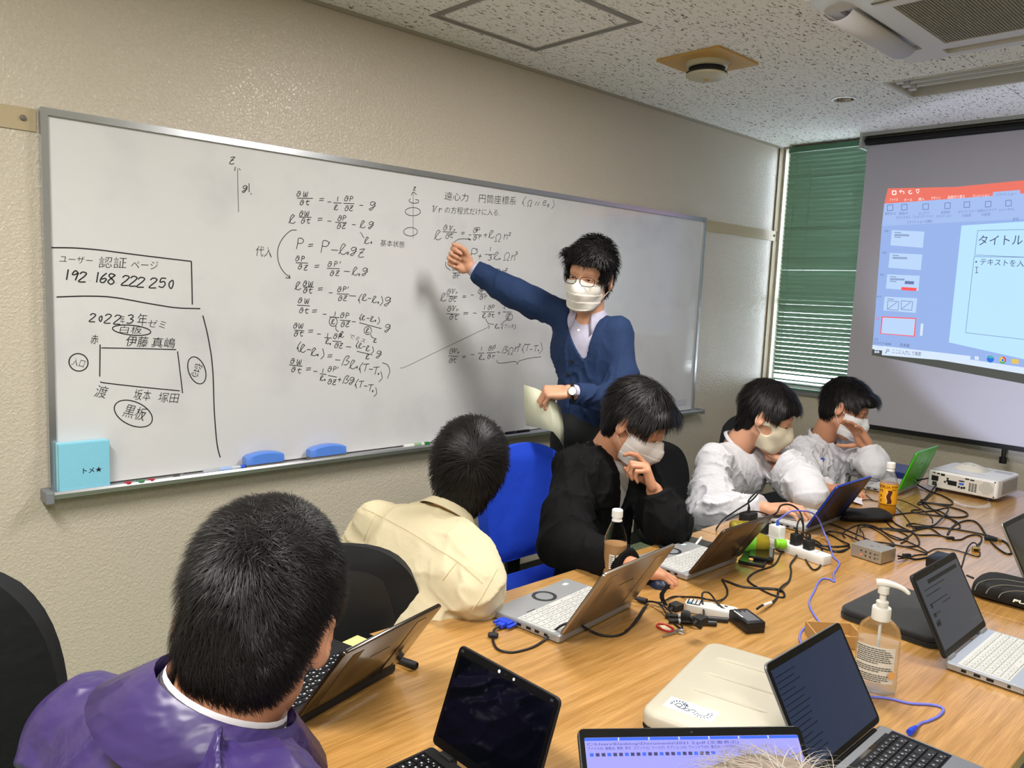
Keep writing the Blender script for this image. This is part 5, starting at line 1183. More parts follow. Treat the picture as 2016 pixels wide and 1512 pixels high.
A_, B2_ = MI @ onz(1994, 1182, TZ0+.0565), MI @ onz(2052, 1196, TZ0+.0565)
text('PUMA', .034, 'lettering', mat('lettering_white', '#cfc9b5', .6), t, frame((A_+B2_)/2, B2_-A_, Vector((0, 0, 1)).cross(B2_-A_)), extrude=.0005, offset=.0008, width=(B2_-A_).length)
B().tube([(-.115, .01, .03), (-.135, .015, .032)], .003, 6).build('zipper_tab', M_rubber, t)

# ---- remote control
a_, b_ = T(1352, 1188, .715), T(1448, 1206, .715); dv = b_-a_
t = empty('remote_control', ((a_.x+b_.x)/2, (a_.y+b_.y)/2, T0), rz=math.atan2(dv.y, dv.x), label='white projector remote control lying beside the black adapter', cat='remote control')
Lr = dv.length+.008; B().rbox(-Lr/2, Lr/2, -.024, .024, 0, .022, .004, rc=.014).build('housing', mat('remote_white', '#d8d5cd', .4), t, smooth=True, ang=40)
B().rbox(-Lr/2+.006, -Lr/2+.040, -.019, .019, .022, .0228, .0003, rc=.003).build('dark_key_field', mat('remote_dark', '#22262c', .4), t)
for i in range(3):
    for j in range(3): B().rbox(-Lr/2+.010+i*.010, -Lr/2+.017+i*.010, -.015+j*.011, -.008+j*.011, .0228, .0242, .0004).build('button', mat('remote_blue', '#4f9fd6', .4) if (i, j) == (0, 0) else M_white, t)
for i in range(7):
    for j in range(3):
        B().rbox(-Lr/2+.048+i*.0125, -Lr/2+.056+i*.0125, -.015+j*.011, -.009+j*.011, .022, .0232, .0004).build('button', M_black if (i, j) in ((4, 2), (6, 1)) else M_pw, t)
# ---- markers, strap, tied cable
for (pa_, pb_, lab) in (((1310, 1212), (1434, 1221), 'black marker pen nearest the white remote control'), ((1316, 1220), (1410, 1226), 'black marker pen with a printed barrel nearest the keys')):
    a_, b_ = T(*pa_, .707), T(*pb_, .707); dd = b_-a_
    if pa_[0] == 1316: a_ += Vector((-.004, -.004, 0)); b_ += Vector((-.004, -.004, 0))
    t = empty('marker_pen', M=Matrix.Translation((a_.x, a_.y, T0+.0068)) @ Matrix.Rotation(math.atan2(dd.y, dd.x), 4, 'Z') @ Matrix.Rotation(PI/2, 4, 'Y'), label=lab, cat='marker pen')
    B().lathe([(.0050, 0), (.0062, .002), (.0062, dd.length*.62)], 14).build('barrel', M_black, t, smooth=True, ang=40); B().lathe([(.0066, dd.length*.62), (.0066, dd.length-.001), (.005, dd.length)], 14).build('cap', M_black, t, smooth=True, ang=40)
    B().lathe([(.0063, dd.length*.2), (.0063, dd.length*.24)], 14, cap0=False, cap1=False).build('printed_band', mat('silver_print', '#a8a8a8', .4), t); B().lathe([(.0063, dd.length*.5), (.0063, dd.length*.52)], 14, cap0=False, cap1=False).build('printed_band', MATS['silver_print'], t)
def cable(pts, r_, m, name, lab, cat='cable', n=7, smooth_n=7, group=None):
    b = B().tube(catmull(pts, smooth_n), r_, n); o = b.build(name, m, None, smooth=True, ang=70); return prop(o, lab, cat, group)
def C(ox, oy, k, pts, zdef=.0028):
    """pixel polyline of a crop -> table-top points; an optional third number is the height above the table"""
    out = []
    for q in pts:
        z = q[2] if len(q) > 2 else zdef; out.append(onz(ox+q[0]/k, oy+q[1]/k, TZ0+z))
    return out
p = T(1311, 1191, .702)
t = empty('hook_strap', (p.x, p.y, T0), label='black hook-and-loop strap standing up from the cable bundle', cat='strap')
rb = []; rr_ = Vector(CR); rr_.z = 0; rr_.normalize()
for (dx, dz) in ((0, .0008), (-.008, .012), (-.0120, .022), (-.0125, .032), (-.004, .046), (.003, .058)):
    q = rr_*dx; rb.append([(q.x-rr_.x*.006, q.y-rr_.y*.006, dz), (q.x+rr_.x*.006, q.y+rr_.y*.006, dz), (q.x+rr_.x*.006-.0012, q.y+rr_.y*.006-.0012, dz), (q.x-rr_.x*.006-.0012, q.y-rr_.y*.006-.0012, dz)])
B().loft(rb).build('strap', M_blackm, t, smooth=True)
K = (1240, 1140, 6.72)
cable(C(*K, [(500, 380, .012), (600, 350, .016), (700, 440, .018), (790, 520, .016), (880, 600, .010), (940, 645, .003), (870, 590, .006), (760, 470, .02), (640, 360, .02), (560, 350, .016), (480, 400, .008)]), .0026, M_cable, 'tied_cable', 'black cable tied in a bundle over the two black markers', 'cable')
cable(C(*K, [(520, 400, .010), (640, 390, .018), (760, 480, .022), (860, 560, .018), (920, 620, .006)]), .0024, M_cable, 'tied_cable', 'shorter strand of the tied black cable beside the keys', 'cable')
q = onz(K[0]+740/K[2], K[1]+490/K[2], TZ0+.018); o = B().lathe([(.010, -.012), (.014, -.008), (.015, 0), (.014, .008), (.010, .012)], 14, Matrix.Translation(q) @ Matrix.Rotation(R(-60), 4, 'Z') @ Matrix.Rotation(PI/2, 4, 'Y')).build('cable_tie_band', M_neo, None, smooth=True); prop(o, 'black wrap band holding the tied cable together', 'cable tie')
# keys
p = T(1335, 1243, .702); t = empty('key_bunch', (p.x, p.y, T0), rz=R(0), label='silver key on a ring with a red tag', cat='keys')
def Kl(px, py, z): q = onz(K[0]+px/K[2], K[1]+py/K[2], TZ0+z); return Vector((q.x-p.x, q.y-p.y, z))
ring_pts = [Kl(*q, .0022) for q in ((360, 610), (400, 590), (480, 610), (560, 650), (580, 680), (540, 695), (460, 680), (380, 645))]
B().tube(catmull(ring_pts, 5, closed=True)+[ring_pts[0]], .0022, 8, cap=False).build('red_tag_rim', mat('red_tag', '#b5202c', .35), t, smooth=True)
B().add([Kl(*q, .0015) for q in ((390, 615), (460, 612), (555, 665), (530, 685), (440, 665))], [(0, 1, 2, 3, 4)]).build('tag_insert', mat('tag_paper', '#d9c9a4', .6), t)
k_a, k_b = Kl(440, 755, .004), Kl(600, 700, .004); kd = (k_b-k_a).normalized(); kn = Vector((-kd.y, kd.x, 0)); Lk = (k_b-k_a).length
pts = [(0, -.003)]+[(Lk*i/10, -.0035+(.0014 if i % 2 else 0)) for i in range(1, 10)]+[(Lk, -.004), (Lk+.004, -.010), (Lk+.020, -.011), (Lk+.025, 0), (Lk+.020, .010), (Lk+.004, .009), (Lk, .004), (.002, .0035)]
MK = Matrix([[kd.x, kn.x, 0, k_a.x], [kd.y, kn.y, 0, k_a.y], [0, 0, 1, .001], [0, 0, 0, 1]])
B().plate(pts, 0, .0022, MK).build('key', mat('key_nickel', '#b8ad9a', .3, .9), t)
rg = Kl(680, 700, .003); B().tube([(rg.x+.011*math.cos(a), rg.y+.011*math.sin(a), .0045) for a in np.linspace(0, 2*PI, 25)], .0009, 6).build('split_ring', M_alu, t, smooth=True)

# ---- cables
S5 = (1260, 900, 3.78); S6 = (1600, 860, 4.726); S4 = (940, 1000, 4.383); S8 = (1500, 1090, 3.583)
GC = 'tangle of black cables on the far table'
# VGA cable of the silver laptop with plug
vg = [(215, 1005, .012), (160, 1035, .010), (135, 1080, .004), (135, 1150, .003), (170, 1215), (250, 1243), (340, 1240), (480, 1200), (590, 1130, .006), (670, 1055, .02), (760, 1000, .04), (860, 995, .035), (950, 1045, .012), (1050, 1092, .004), (1180, 1105), (1290, 1062), (1380, 950), (1430, 870, .004), (1470, 825, .012)]
cable(C(*S4, vg), .0030, M_cable, 'video_cable', 'black video cable running from the blue plug in front of the silver laptop')
q = C(*S4, [(262, 975, .012)])[0]
t = empty('video_plug', M=Matrix.Translation((q.x, q.y, T0+.003)) @ Matrix.Rotation(R(6.1+90), 4, 'Z'), label='blue video plug in the side of the silver laptop', cat='plug')
M_bl = mat('plug_blue', '#1d3fc4', .4)
# laptop side is the -x end: plug extends away along local +y
B().rbox(-.017, .017, -.004, .018, 0, .013, .002).build('plug_body', M_bl, t); B().rbox(-.010, .010, .018, .034, .001, .012, .003).build('plug_neck', M_bl, t)
for sx in (-.022, .022): B().cyl((sx, -.002, .0065), (sx, .026, .0065), .0042, .0035, n=10).build('thumb_screw', M_bl, t, smooth=True)
q = C(*S4, [(135, 1110, .004)])[0]; o = B().lathe([(.004, -.012), (.0065, -.010), (.0065, .010), (.004, .012)], 14, Matrix.Translation(q+Vector((0, 0, .0035))) @ Matrix.Rotation(R(-50), 4, 'Z') @ Matrix.Rotation(PI/2, 4, 'Y')).build('ferrite_bead', M_blackm, None, smooth=True); prop(o, 'black cylindrical ferrite bead on the video cable', 'ferrite bead')
# power lead of the silver laptop
o = B().tube(C(*K, [(-10, 235, .012), (60, 250, .010), (110, 262, .009)]), [.003, .0035, .006], 10).tube(C(*K, [(110, 262, .009), (150, 275, .008), (225, 295, .008)]), .0075, 12).build('dc_connector', M_blackm, None, smooth=True); prop(o, 'black power connector at the back of the silver laptop', 'connector')
cable(C(*K, [(225, 295, .007), (300, 300, .008), (360, 310, .010), (430, 305, .012), (560, 238, .004), (700, 235), (900, 245, .024), (1050, 275, .028), (1150, 290, .010), (1240, 262), (1288, 205), (1285, 130), (1250, 60), (1222, 8), (1290, 35), (1450, 95), (1600, 115), (1800, 128), (1950, 142), (2010, 170)]), .0026, M_cable, 'power_cable', 'black power cable crossing over the top of the white remote')
cable(C(*K, [(225, 300, .007), (300, 300, .012), (390, 330, .016), (460, 420, .010), (520, 520, .005), (600, 600), (670, 650), (695, 640), (660, 570), (560, 460, .006), (470, 370, .014), (400, 330, .018)]), .0024, M_cable, 'power_cable', 'black cable looping down beside the red key tag')
cable(C(*K, [(230, 330, .004), (170, 440), (90, 560), (0, 650), (-60, 690)]), .0026, M_cable, 'power_cable', 'black cable end running left from the silver laptop connector')
cable(C(*K, [(1500, 480, .024), (1440, 465, .022), (1340, 445, .012), (1240, 390, .022), (1150, 310, .028), (1090, 225, .032), (1040, 180, .034), (990, 172, .034), (958, 200, .030), (958, 290, .026), (975, 400, .016), (975, 520, .010), (955, 610, .004), (930, 650)]), .0026, M_cable, 'adapter_cable', 'thin black cable arching over the remote from the adapter')
cable(C(*S5, [(870, 1130, .015), (905, 1105, .018), (940, 1095, .012), (985, 1080, .006), (1020, 1045), (1030, 1000, .005), (1060, 960, .008), (1110, 920), (1125, 850), (1120, 800), (1160, 740, .006), (1195, 680, .012), (1212, 600, .04), (1212, 480, .09), (1185, 400, .12), (1120, 355, .14), (1050, 360, .14), (1010, 420, .12)])+[plug_0], .0030, M_cable, 'power_cable', 'thick black cable rising from the adapter to the far plug of the power strip')
o = B().tube(C(*S5, [(920, 1102, .017), (975, 1083, .009)]), .0042, 10).build('cable_tag', M_white, None, smooth=True); prop(o, 'white paper tag wrapped round the cable of the adapter', 'cable tag')
cable([plug_2]+C(*S5, [(1175, 490, .10), (1195, 460, .11), (1215, 520, .07), (1200, 620, .03), (1180, 670, .012), (1110, 672), (1060, 700), (1000, 800), (870, 850), (805, 900), (820, 935), (880, 972), (960, 1015), (1050, 1042), (1077, 1030), (1050, 990, .006), (960, 975), (850, 972), (750, 960), (650, 925), (610, 915)]), .0028, M_cable, 'power_cable', 'black cable from the middle plug winding in a wide loop on the table')
cable([plug_3]+C(*S5, [(1200, 560, .06), (1230, 600, .02), (1290, 640, .004), (1340, 665), (1362, 730), (1340, 810), (1295, 838), (1255, 800), (1200, 710), (1150, 690), (1060, 705), (1010, 680), (1000, 650)]), .0028, M_cable, 'power_cable', 'black cable dropping in a V loop beside the power strip')
cable(C(*S5, [(1230, 560, .01), (1260, 620), (1330, 650), (1420, 665), (1480, 668), (1555, 655)]), .0028, M_cable, 'splitter_cable', 'upper of the black cables between power strip and splitter box')
cable(C(*S5, [(1240, 600, .006), (1300, 655), (1400, 690), (1480, 700), (1550, 680)]), .0028, M_cable, 'splitter_cable', 'lower of the black cables between power strip and splitter box')
cable([kp]+[dep(1474, 985, 2.86), dep(1490, 968, 2.86), dep(1499, 963, 2.86)], .0032, M_cable, 'power_cable', 'black cable standing up from the block adapter')
cable([dep(1498, 964, 2.88), dep(1480, 985, 2.86), dep(1450, 1005, 2.8), dep(1425, 1022, 2.76)]+C(*S5, [(580, 515, .02), (568, 535)]), .0030, M_cable, 'power_cable', 'black cable slanting up behind the bronze-lidded laptop')
cable([dep(1430, 1024, 2.72), dep(1460, 1010, 2.74), dep(1490, 1007, 2.78), dep(1515, 1015, 2.80)]+[plug_0], .0026, M_cable, 'power_cable', 'black cable arching behind the bronze lid to the power strip')
# blue LAN
lan = [plug_1]+C(*S5, [(1085, 425, .11), (1130, 402, .12), (1200, 400, .12), (1280, 415, .10), (1330, 465, .07), (1365, 550, .03), (1400, 625, .008), (1425, 700), (1440, 745), (1483, 785), (1465, 830), (1440, 870), (1445, 925), (1410, 908), (1360, 905), (1325, 935), (1300, 990), (1262, 1065), (1265, 1115), (1300, 1180), (1340, 1232), (1380, 1262)])
cable(lan, .0027, M_lan, 'lan_cable', 'violet-blue cable running from the white charger down the table')
cable(C(*S5, [(1420, 1252), (1370, 1240), (1310, 1235), (1240, 1260), (1200, 1300), (1188, 1345), (1198, 1380), (1230, 1420)]), .0027, M_lan, 'lan_cable', 'violet-blue cable curling behind the navy-screened laptop')
cable(C(*S8, [(700, 1000), (780, 1010), (900, 1022), (1040, 1055), (1200, 1066), (1268, 1085), (1278, 1112), (1240, 1150), (1180, 1178), (1120, 1198), (1085, 1225, .008)]), .0027, M_lan, 'lan_cable', 'violet-blue cable plugged into the space grey laptop')
o = B().tube(C(*S8, [(1088, 1222, .008), (1060, 1245, .008), (1040, 1262, .008)]), [.0035, .006, .006], 10).build('blue_plug', M_bl, None, smooth=True); prop(o, 'blue plug at the side of the space grey laptop', 'plug')
# far tangle
tg = [
 ([(1075, 385, .055), (1000, 400, .05), (965, 415, .03), (985, 450, .01), (1100, 510), (1220, 555), (1295, 600), (1290, 632), (1200, 628), (1060, 615), (985, 632), (1000, 608, .008), (1100, 620), (1300, 660), (1420, 700), (1435, 735), (1350, 750), (1200, 738), (1050, 722), (940, 705), (925, 685), (1000, 678)], .0034, 'thick black power cable looping out from the projector inlet'),
 ([(1190, 365, .05), (1160, 430, .035), (1100, 510, .008), (1040, 580), (1008, 590), (1040, 612, .008), (1120, 680), (1200, 732), (1330, 785), (1372, 830), (1330, 860), (1150, 842), (900, 832), (888, 815), (950, 808), (1100, 830), (1180, 780, .010), (1262, 668, .014), (1100, 690), (800, 720), (730, 742), (765, 805), (900, 875), (980, 912), (1150, 915), (1280, 940)], .0030, 'black cable from the projector with a long zigzag across the table'),
 ([(740, 570, .03), (850, 600, .02), (960, 650), (1050, 700), (1110, 760), (1115, 800)], .0020, 'thin black cable passing right of the yellow-labelled bottle'),
 ([(735, 570, .04), (770, 650, .02), (830, 710), (880, 770), (935, 850), (925, 900), (870, 940), (800, 960), (720, 930), (650, 880), (570, 845), (500, 828), (440, 822), (415, 870), (400, 950, .04)], .0022, 'thin black cable curling down to the splitter box'),
 ([(1255, 910), (1290, 850), (1350, 805), (1430, 780), (1500, 785), (1555, 825), (1610, 910), (1690, 1010), (1790, 1083), (1850, 1080), (1820, 1005), (1740, 955), (1600, 912), (1400, 872), (1150, 842), (950, 852)], .0036, 'thickest black cable making a big loop toward the right edge'),
 ([(1300, 960), (1380, 955), (1440, 925), (1510, 912), (1570, 930), (1565, 975), (1530, 1010, .008)], .0026, 'black cable ending in the gold-tipped adapter'),
 ([(1525, 1035, .008), (1525, 1000, .012), (1490, 985, .012), (1450, 1020, .01), (1420, 1090), (1400, 1160), (1385, 1210)], .0024, 'black cable hooking round the gold-tipped adapter'),
 ([(1060, 1080), (1150, 1042), (1300, 1050), (1420, 1080), (1525, 1113), (1558, 1092), (1540, 1045)], .0020, 'thin black cable lying in a shallow arc behind the adapter'),
 ([(500, 738), (600, 750), (680, 790), (750, 850), (880, 870), (960, 920), (992, 980), (970, 1015), (850, 1020), (700, 990), (550, 975)], .0028, 'black cable arching over the corner of the splitter box'),
 ([(340, 1000, .01), (250, 960), (180, 920), (120, 895), (160, 880), (260, 895), (350, 930), (430, 965, .03)], .0028, 'black cable folded back at the left of the splitter box'),
 ([(0, 955), (60, 985), (90, 1015), (200, 1022), (345, 1018)], .0028, 'black cable entering the splitter box from the left'),
 ([(150, 1035), (200, 1068), (280, 1068), (345, 1028)], .0028, 'black cable sagging just below the left cable pair'),
 ([(60, 790), (180, 815), (300, 862), (400, 905), (500, 950), (600, 1000, .03)], .0022, 'thin black cable running from the blue laptop to the splitter box'),
 ([(300, 940), (280, 905), (320, 865), (420, 822), (520, 818), (620, 855), (700, 905), (860, 965), (980, 1020), (1070, 1075)], .0022, 'thin black cable bending over the splitter box to the adapter'),
 ([(630, 855), (720, 852), (820, 890), (885, 925), (870, 965), (820, 990)], .0024, 'short black cable curl above the splitter box'),
 ([(795, 1110, .02), (880, 1125, .01), (960, 1140), (1060, 1125)], .0034, 'thick black cable joining the splitter box and the adapter'),
 ([(795, 1135, .012), (900, 1120), (960, 1100), (1065, 1095)], .0024, 'black cable just above the thick one at the splitter box'),
 ([(740, 1000), (850, 1020), (960, 1050), (1062, 1085)], .0024, 'black cable crossing behind the splitter box to the adapter'),
 ([(1240, 430, .04), (1200, 460, .02), (1150, 500, .006), (1090, 550), (1030, 620), (1060, 660), (1200, 700), (1330, 800)], .0026, 'black cable hanging from the projector video port'),
 ([(400, 570), (450, 590), (520, 585), (600, 600)], .0020, 'thin black cable in front of the orange bottle foot'),
 ([(430, 520), (500, 545), (560, 590), (620, 600)], .0018, 'thin black cable from the side of the green-lidded laptop'),
 ([(490, 520, .012), (510, 480, .014), (580, 460, .016), (640, 470, .012)], .0018, 'thin black cable curling on the corner of the green-lidded laptop'),
 ([(620, 850), (760, 870), (900, 880), (1080, 850), (1200, 920), (1290, 945), (1230, 935)], .0030, 'black cable running straight through the middle of the tangle'),
 ([(480, 960, .03), (470, 900, .02), (440, 850), (520, 840), (640, 900), (760, 1000), (720, 1020)], .0020, 'thin black cable dropping onto the top of the splitter box'),
]
for pts, r_, lab in tg: cable(C(*S6, pts), r_, M_cable, 'black_cable', lab, 'cable', group=GC)
M_gold = mat('gold_contact', '#b8923e', .3, .9)
q = C(*S6, [(1690, 950, .008)])[0]; t = empty('display_plug', (q.x, q.y, T0+.0008), rz=R(-62), label='black display plug with a gold tip near the right edge', cat='plug')
B().rbox(-.03, .008, -.009, .009, 0, .012, .002).build('plug_body', M_blackm, t); B().rbox(.008, .022, -.007, .007, .002, .009, .001).build('gold_tip', M_gold, t)
q = C(*S6, [(1520, 1045, .010)])[0]; t = empty('display_adapter', (q.x, q.y, T0), rz=R(-70), label='small gold-tipped display adapter hanging at the cable bend', cat='plug')
B().rbox(-.012, .012, -.008, .008, 0, .016, .002).build('plug_body', M_gold, t); B().rbox(-.007, .007, -.0085, -.007, .003, .012, .0005).build('opening', M_port, t)
for (px_, py_, nm) in ((715, 1015, 'black plug end lying just above the splitter box'), (875, 1098, 'black plug end lying at the right of the splitter box'), (1280, 938, 'black plug end lying in the middle of the cable tangle')):
    q = C(*S6, [(px_, py_, .006)])[0]; o = B().rbox(-.014, .014, -.006, .006, 0, .009, .002, Matrix.Translation((q.x, q.y, T0)) @ Matrix.Rotation(R(-30), 4, 'Z')).build('cable_plug', M_blackm, None); prop(o, nm, 'plug')
for (u_, z_) in ((.115, .058), (.37, .050)):
    q = pjp(Wp*u_, -.018, z_); t = empty('connector_plug', q, rz=ang3, label='black plug in the projector power inlet' if u_ < .2 else 'wide black plug in the projector video port', cat='plug')
    B().rbox(-.013, .013, -.016, .0145, -.009, .009, .003).build('plug_body', M_blackm, t); B().cyl((0, -.016, 0), (0, -.026, -.004), .005, .003, n=10).build('strain_relief', M_blackm, t)
# ================================================================= PEOPLE (signed-distance modelling)
import openvdb as vdb
class Field:
    """a distance grid that grows one continuous surface out of blended limbs"""
    def __init__(s, lo, hi, vox):
        s.lo = np.array(lo, float); s.vox = vox; s.n = np.ceil((np.array(hi, float)-s.lo)/vox).astype(int)+1
        s.d = np.full(s.n, .2, 'f4')
    def _region(s, lo, hi, m):
        a = np.maximum(np.floor((np.array(lo)-m-s.lo)/s.vox).astype(int), 0); b_ = np.minimum(np.ceil((np.array(hi)+m-s.lo)/s.vox).astype(int)+1, s.n)
        if (b_ <= a).any(): return None, None
        ax = [s.lo[i]+s.vox*np.arange(a[i], b_[i]) for i in range(3)]
        P = np.stack(np.meshgrid(*ax, indexing='ij'), -1)
        return tuple(slice(a[i], b_[i]) for i in range(3)), P
    def _mix(s, sl, dn, k, op):
        D = s.d[sl]
        if op == 'u':
            h = np.maximum(k-np.abs(D-dn), 0)/max(k, 1e-6); s.d[sl] = np.minimum(D, dn)-h*h*k*.25
        elif op == 's':
            dn = -dn; h = np.maximum(k-np.abs(D-dn), 0)/max(k, 1e-6); s.d[sl] = np.maximum(D, dn)+h*h*k*.25
    def cap(s, a, b_, ra, rb=None, k=.02, op='u', sq=None):
        """tapered capsule; sq=(axis, factor) flattens it along an axis"""
        rb = ra if rb is None else rb; a = np.array(a, float); b_ = np.array(b_, float); r_ = max(ra, rb)
        sl, P = s._region(np.minimum(a, b_)-r_, np.maximum(a, b_)+r_, k+.02)
        if sl is None: return s
        if sq is not None:
            ax = np.array(sq[0], float); ax /= np.linalg.norm(ax); f = sq[1]; c = (a+b_)/2
            def w(q): return q+((q-c) @ ax)[..., None]*ax*(f-1)
            P = w(P); a = w(a[None])[0]; b_ = w(b_[None])[0]
        ab = b_-a; L2 = max(ab @ ab, 1e-12); h = np.clip(((P-a) @ ab)/L2, 0, 1)
        dn = np.linalg.norm(P-a-h[..., None]*ab, axis=-1)-(ra+(rb-ra)*h)
        s._mix(sl, dn.astype('f4'), k, op); return s
    def chain(s, pts, rr, k=.02, op='u', sq=None):
        for i in range(len(pts)-1): s.cap(pts[i], pts[i+1], rr[i], rr[i+1], k, op, sq)
        return s
    def ell(s, c, r_, Rm=None, k=.02, op='u'):
        c = np.array(c, float); r_ = np.array(r_, float); m = r_.max()
        sl, P = s._region(c-m, c+m, k+.02)
        if sl is None: return s
        q = P-c
        if Rm is not None: q = q @ Rm
        k0 = np.linalg.norm(q/r_, axis=-1); k1 = np.linalg.norm(q/(r_*r_), axis=-1)+1e-9
        s._mix(sl, (k0*(k0-1)/k1).astype('f4'), k, op); return s
    def box(s, c, hb, rnd=.01, Rm=None, k=.01, op='u'):
        c = np.array(c, float); hb = np.array(hb, float); m = np.linalg.norm(hb)+rnd
        sl, P = s._region(c-m, c+m, k+.02)
        if sl is None: return s
        q = P-c
        if Rm is not None: q = q @ Rm
        q = np.abs(q)-hb+rnd
        s._mix(sl, (np.linalg.norm(np.maximum(q, 0), axis=-1)+np.minimum(q.max(-1), 0)-rnd).astype('f4'), k, op); return s
    def cut(s, p, n, rad=.2, k=.004):
        """remove what lies beyond the plane through p with normal n, within rad of p"""
        p = np.array(p, float); n = np.array(n, float); n /= np.linalg.norm(n)
        sl, P = s._region(p-rad, p+rad, 0)
        if sl is None: return s
        q = P-p; pl = q @ n; ball = np.linalg.norm(q, axis=-1)-rad
        s._mix(sl, np.maximum(-pl, ball).astype('f4'), k, 's'); return s
    def folds(s, fn):
        ax = [s.lo[i]+s.vox*np.arange(s.n[i]) for i in range(3)]
        near = np.abs(s.d) < .03
        idx = np.argwhere(near); P = s.lo+idx*s.vox
        s.d[near] += fn(P).astype('f4'); return s
    def mesh(s, name, m, parent=None, smooth=True, label=None, kind=None):
        g = vdb.FloatGrid(.02); g.copyFromArray(np.clip(s.d, -.02, .02)); p, q = g.convertToQuads(0.0)
        p = p*s.vox+s.lo
        me = bpy.data.meshes.new(name); nv, nf = len(p), len(q)
        me.vertices.add(nv); me.vertices.foreach_set('co', p.astype('f4').ravel())
        a, b_, c, d_ = p[q[:, 0]], p[q[:, 1]], p[q[:, 2]], p[q[:, 3]]
        vol = np.einsum('ij,ij->i', a, np.cross(b_, c)).sum()+np.einsum('ij,ij->i', a, np.cross(c, d_)).sum()
        if vol < 0: q = q[:, ::-1]
        me.loops.add(nf*4); me.loops.foreach_set('vertex_index', q.astype('i4').ravel())
        me.polygons.add(nf); me.polygons.foreach_set('loop_start', np.arange(0, nf*4, 4, dtype='i4'))
        try: me.polygons.foreach_set('loop_total', np.full(nf, 4, 'i4'))
        except Exception: pass
        me.polygons.foreach_set('use_smooth', np.ones(nf, bool)); me.update(calc_edges=True); me.validate()
        me.materials.append(m); o = link(name, me, parent)
        if label: o['label'] = label
        if kind: o['kind'] = kind
        return o
def npv(v): return np.array([v[0], v[1], v[2]], float)
def noise3(P, sc, seed=0):
    r_ = np.random.default_rng(seed); out = 0
    for i in range(5):
        k = r_.normal(size=3); k /= np.linalg.norm(k); out = out+np.sin(P @ k*sc*(1+.35*i)+r_.uniform(0, 6.28))/(1+.4*i)
    return out/2.2
class Head:
    """head frame: x = person's right, y = face direction, z = up"""
    def __init__(s, c, heading, pitch=0, roll=0, size=1.05):
        """heading in degrees (world, counter-clockwise from +x); pitch>0 looks down; roll>0 tilts toward the person's right"""
        s.c = npv(c); s.k = size
        h = R(heading); y = Vector((math.cos(h), math.sin(h), 0)); x = Vector((math.sin(h), -math.cos(h), 0)); z = Vector((0, 0, 1))
        q = Matrix.Rotation(R(-pitch), 3, x); y = q @ y; z = q @ z
        q = Matrix.Rotation(R(roll), 3, y); x = q @ x; z = q @ z
        s.M = np.array([[x[i], y[i], z[i]] for i in range(3)])     # columns
    def W(s, *p): return s.c+s.M @ (np.array(p, float)*s.k)
    def V(s, *p): return s.M @ np.array(p, float)
    def M4(s): return Matrix([[s.M[i][0]*s.k, s.M[i][1]*s.k, s.M[i][2]*s.k, s.c[i]] for i in range(3)]+[[0, 0, 0, 1]])
    def skull(s, F, g=0.0, k=.02, ears=True, face=True):
        K = s.k
        def E(c, r_, kk=k, op='u'): F.ell(s.W(*c), (np.array(r_)+g)*K, s.M, kk, op)
        E((0, -.018, .040), (.074, .094, .082)); E((0, .012, .025), (.070, .080, .080), .02)
        E((0, .022, -.038), (.058, .066, .078), .03); F.cap(s.W(-.022, .058, -.098), s.W(.022, .058, -.098), (.020+g)*K, k=.03)
        F.cap(s.W(-.050, .0, -.055), s.W(-.022, .050, -.092), (.020+g)*K, k=.025); F.cap(s.W(.050, .0, -.055), s.W(.022, .050, -.092), (.020+g)*K, k=.025)
        for sx in (-1, 1): E((sx*.036, .056, -.028), (.026, .024, .024), .02)
        if face:
            F.cap(s.W(-.036, .076, .032), s.W(.036, .076, .032), (.012+g)*K, k=.02)
            F.cap(s.W(0, .083, .020), s.W(0, .104, -.022), (.0075+g)*K, (.0115+g)*K, k=.012)
            for sx in (-1, 1):
                E((sx*.013, .092, -.028), (.009, .011, .008), .008)
                E((sx*.031, .098, .012), (.020, .016, .012), .012, 's')
                E((sx*.031, .074, .010), (.016, .014, .013), .004)
            F.cap(s.W(-.018, .084, -.056), s.W(.018, .084, -.056), (.006+g)*K, k=.010); F.cap(s.W(-.015, .083, -.067), s.W(.015, .083, -.067), (.0065+g)*K, k=.008)
        if ears:
            for sx in (-1, 1):
                Rm = s.M @ np.array(Matrix.Rotation(R(sx*-30), 3, 'Z'))
                F.ell(s.W(sx*.083, -.012, .000), (np.array((.0085, .020, .033))+g*.5)*K, Rm, .006)
                F.ell(s.W(sx*.094, -.006, .004), (np.array((.007, .010, .018)))*K, Rm, .006, 's')
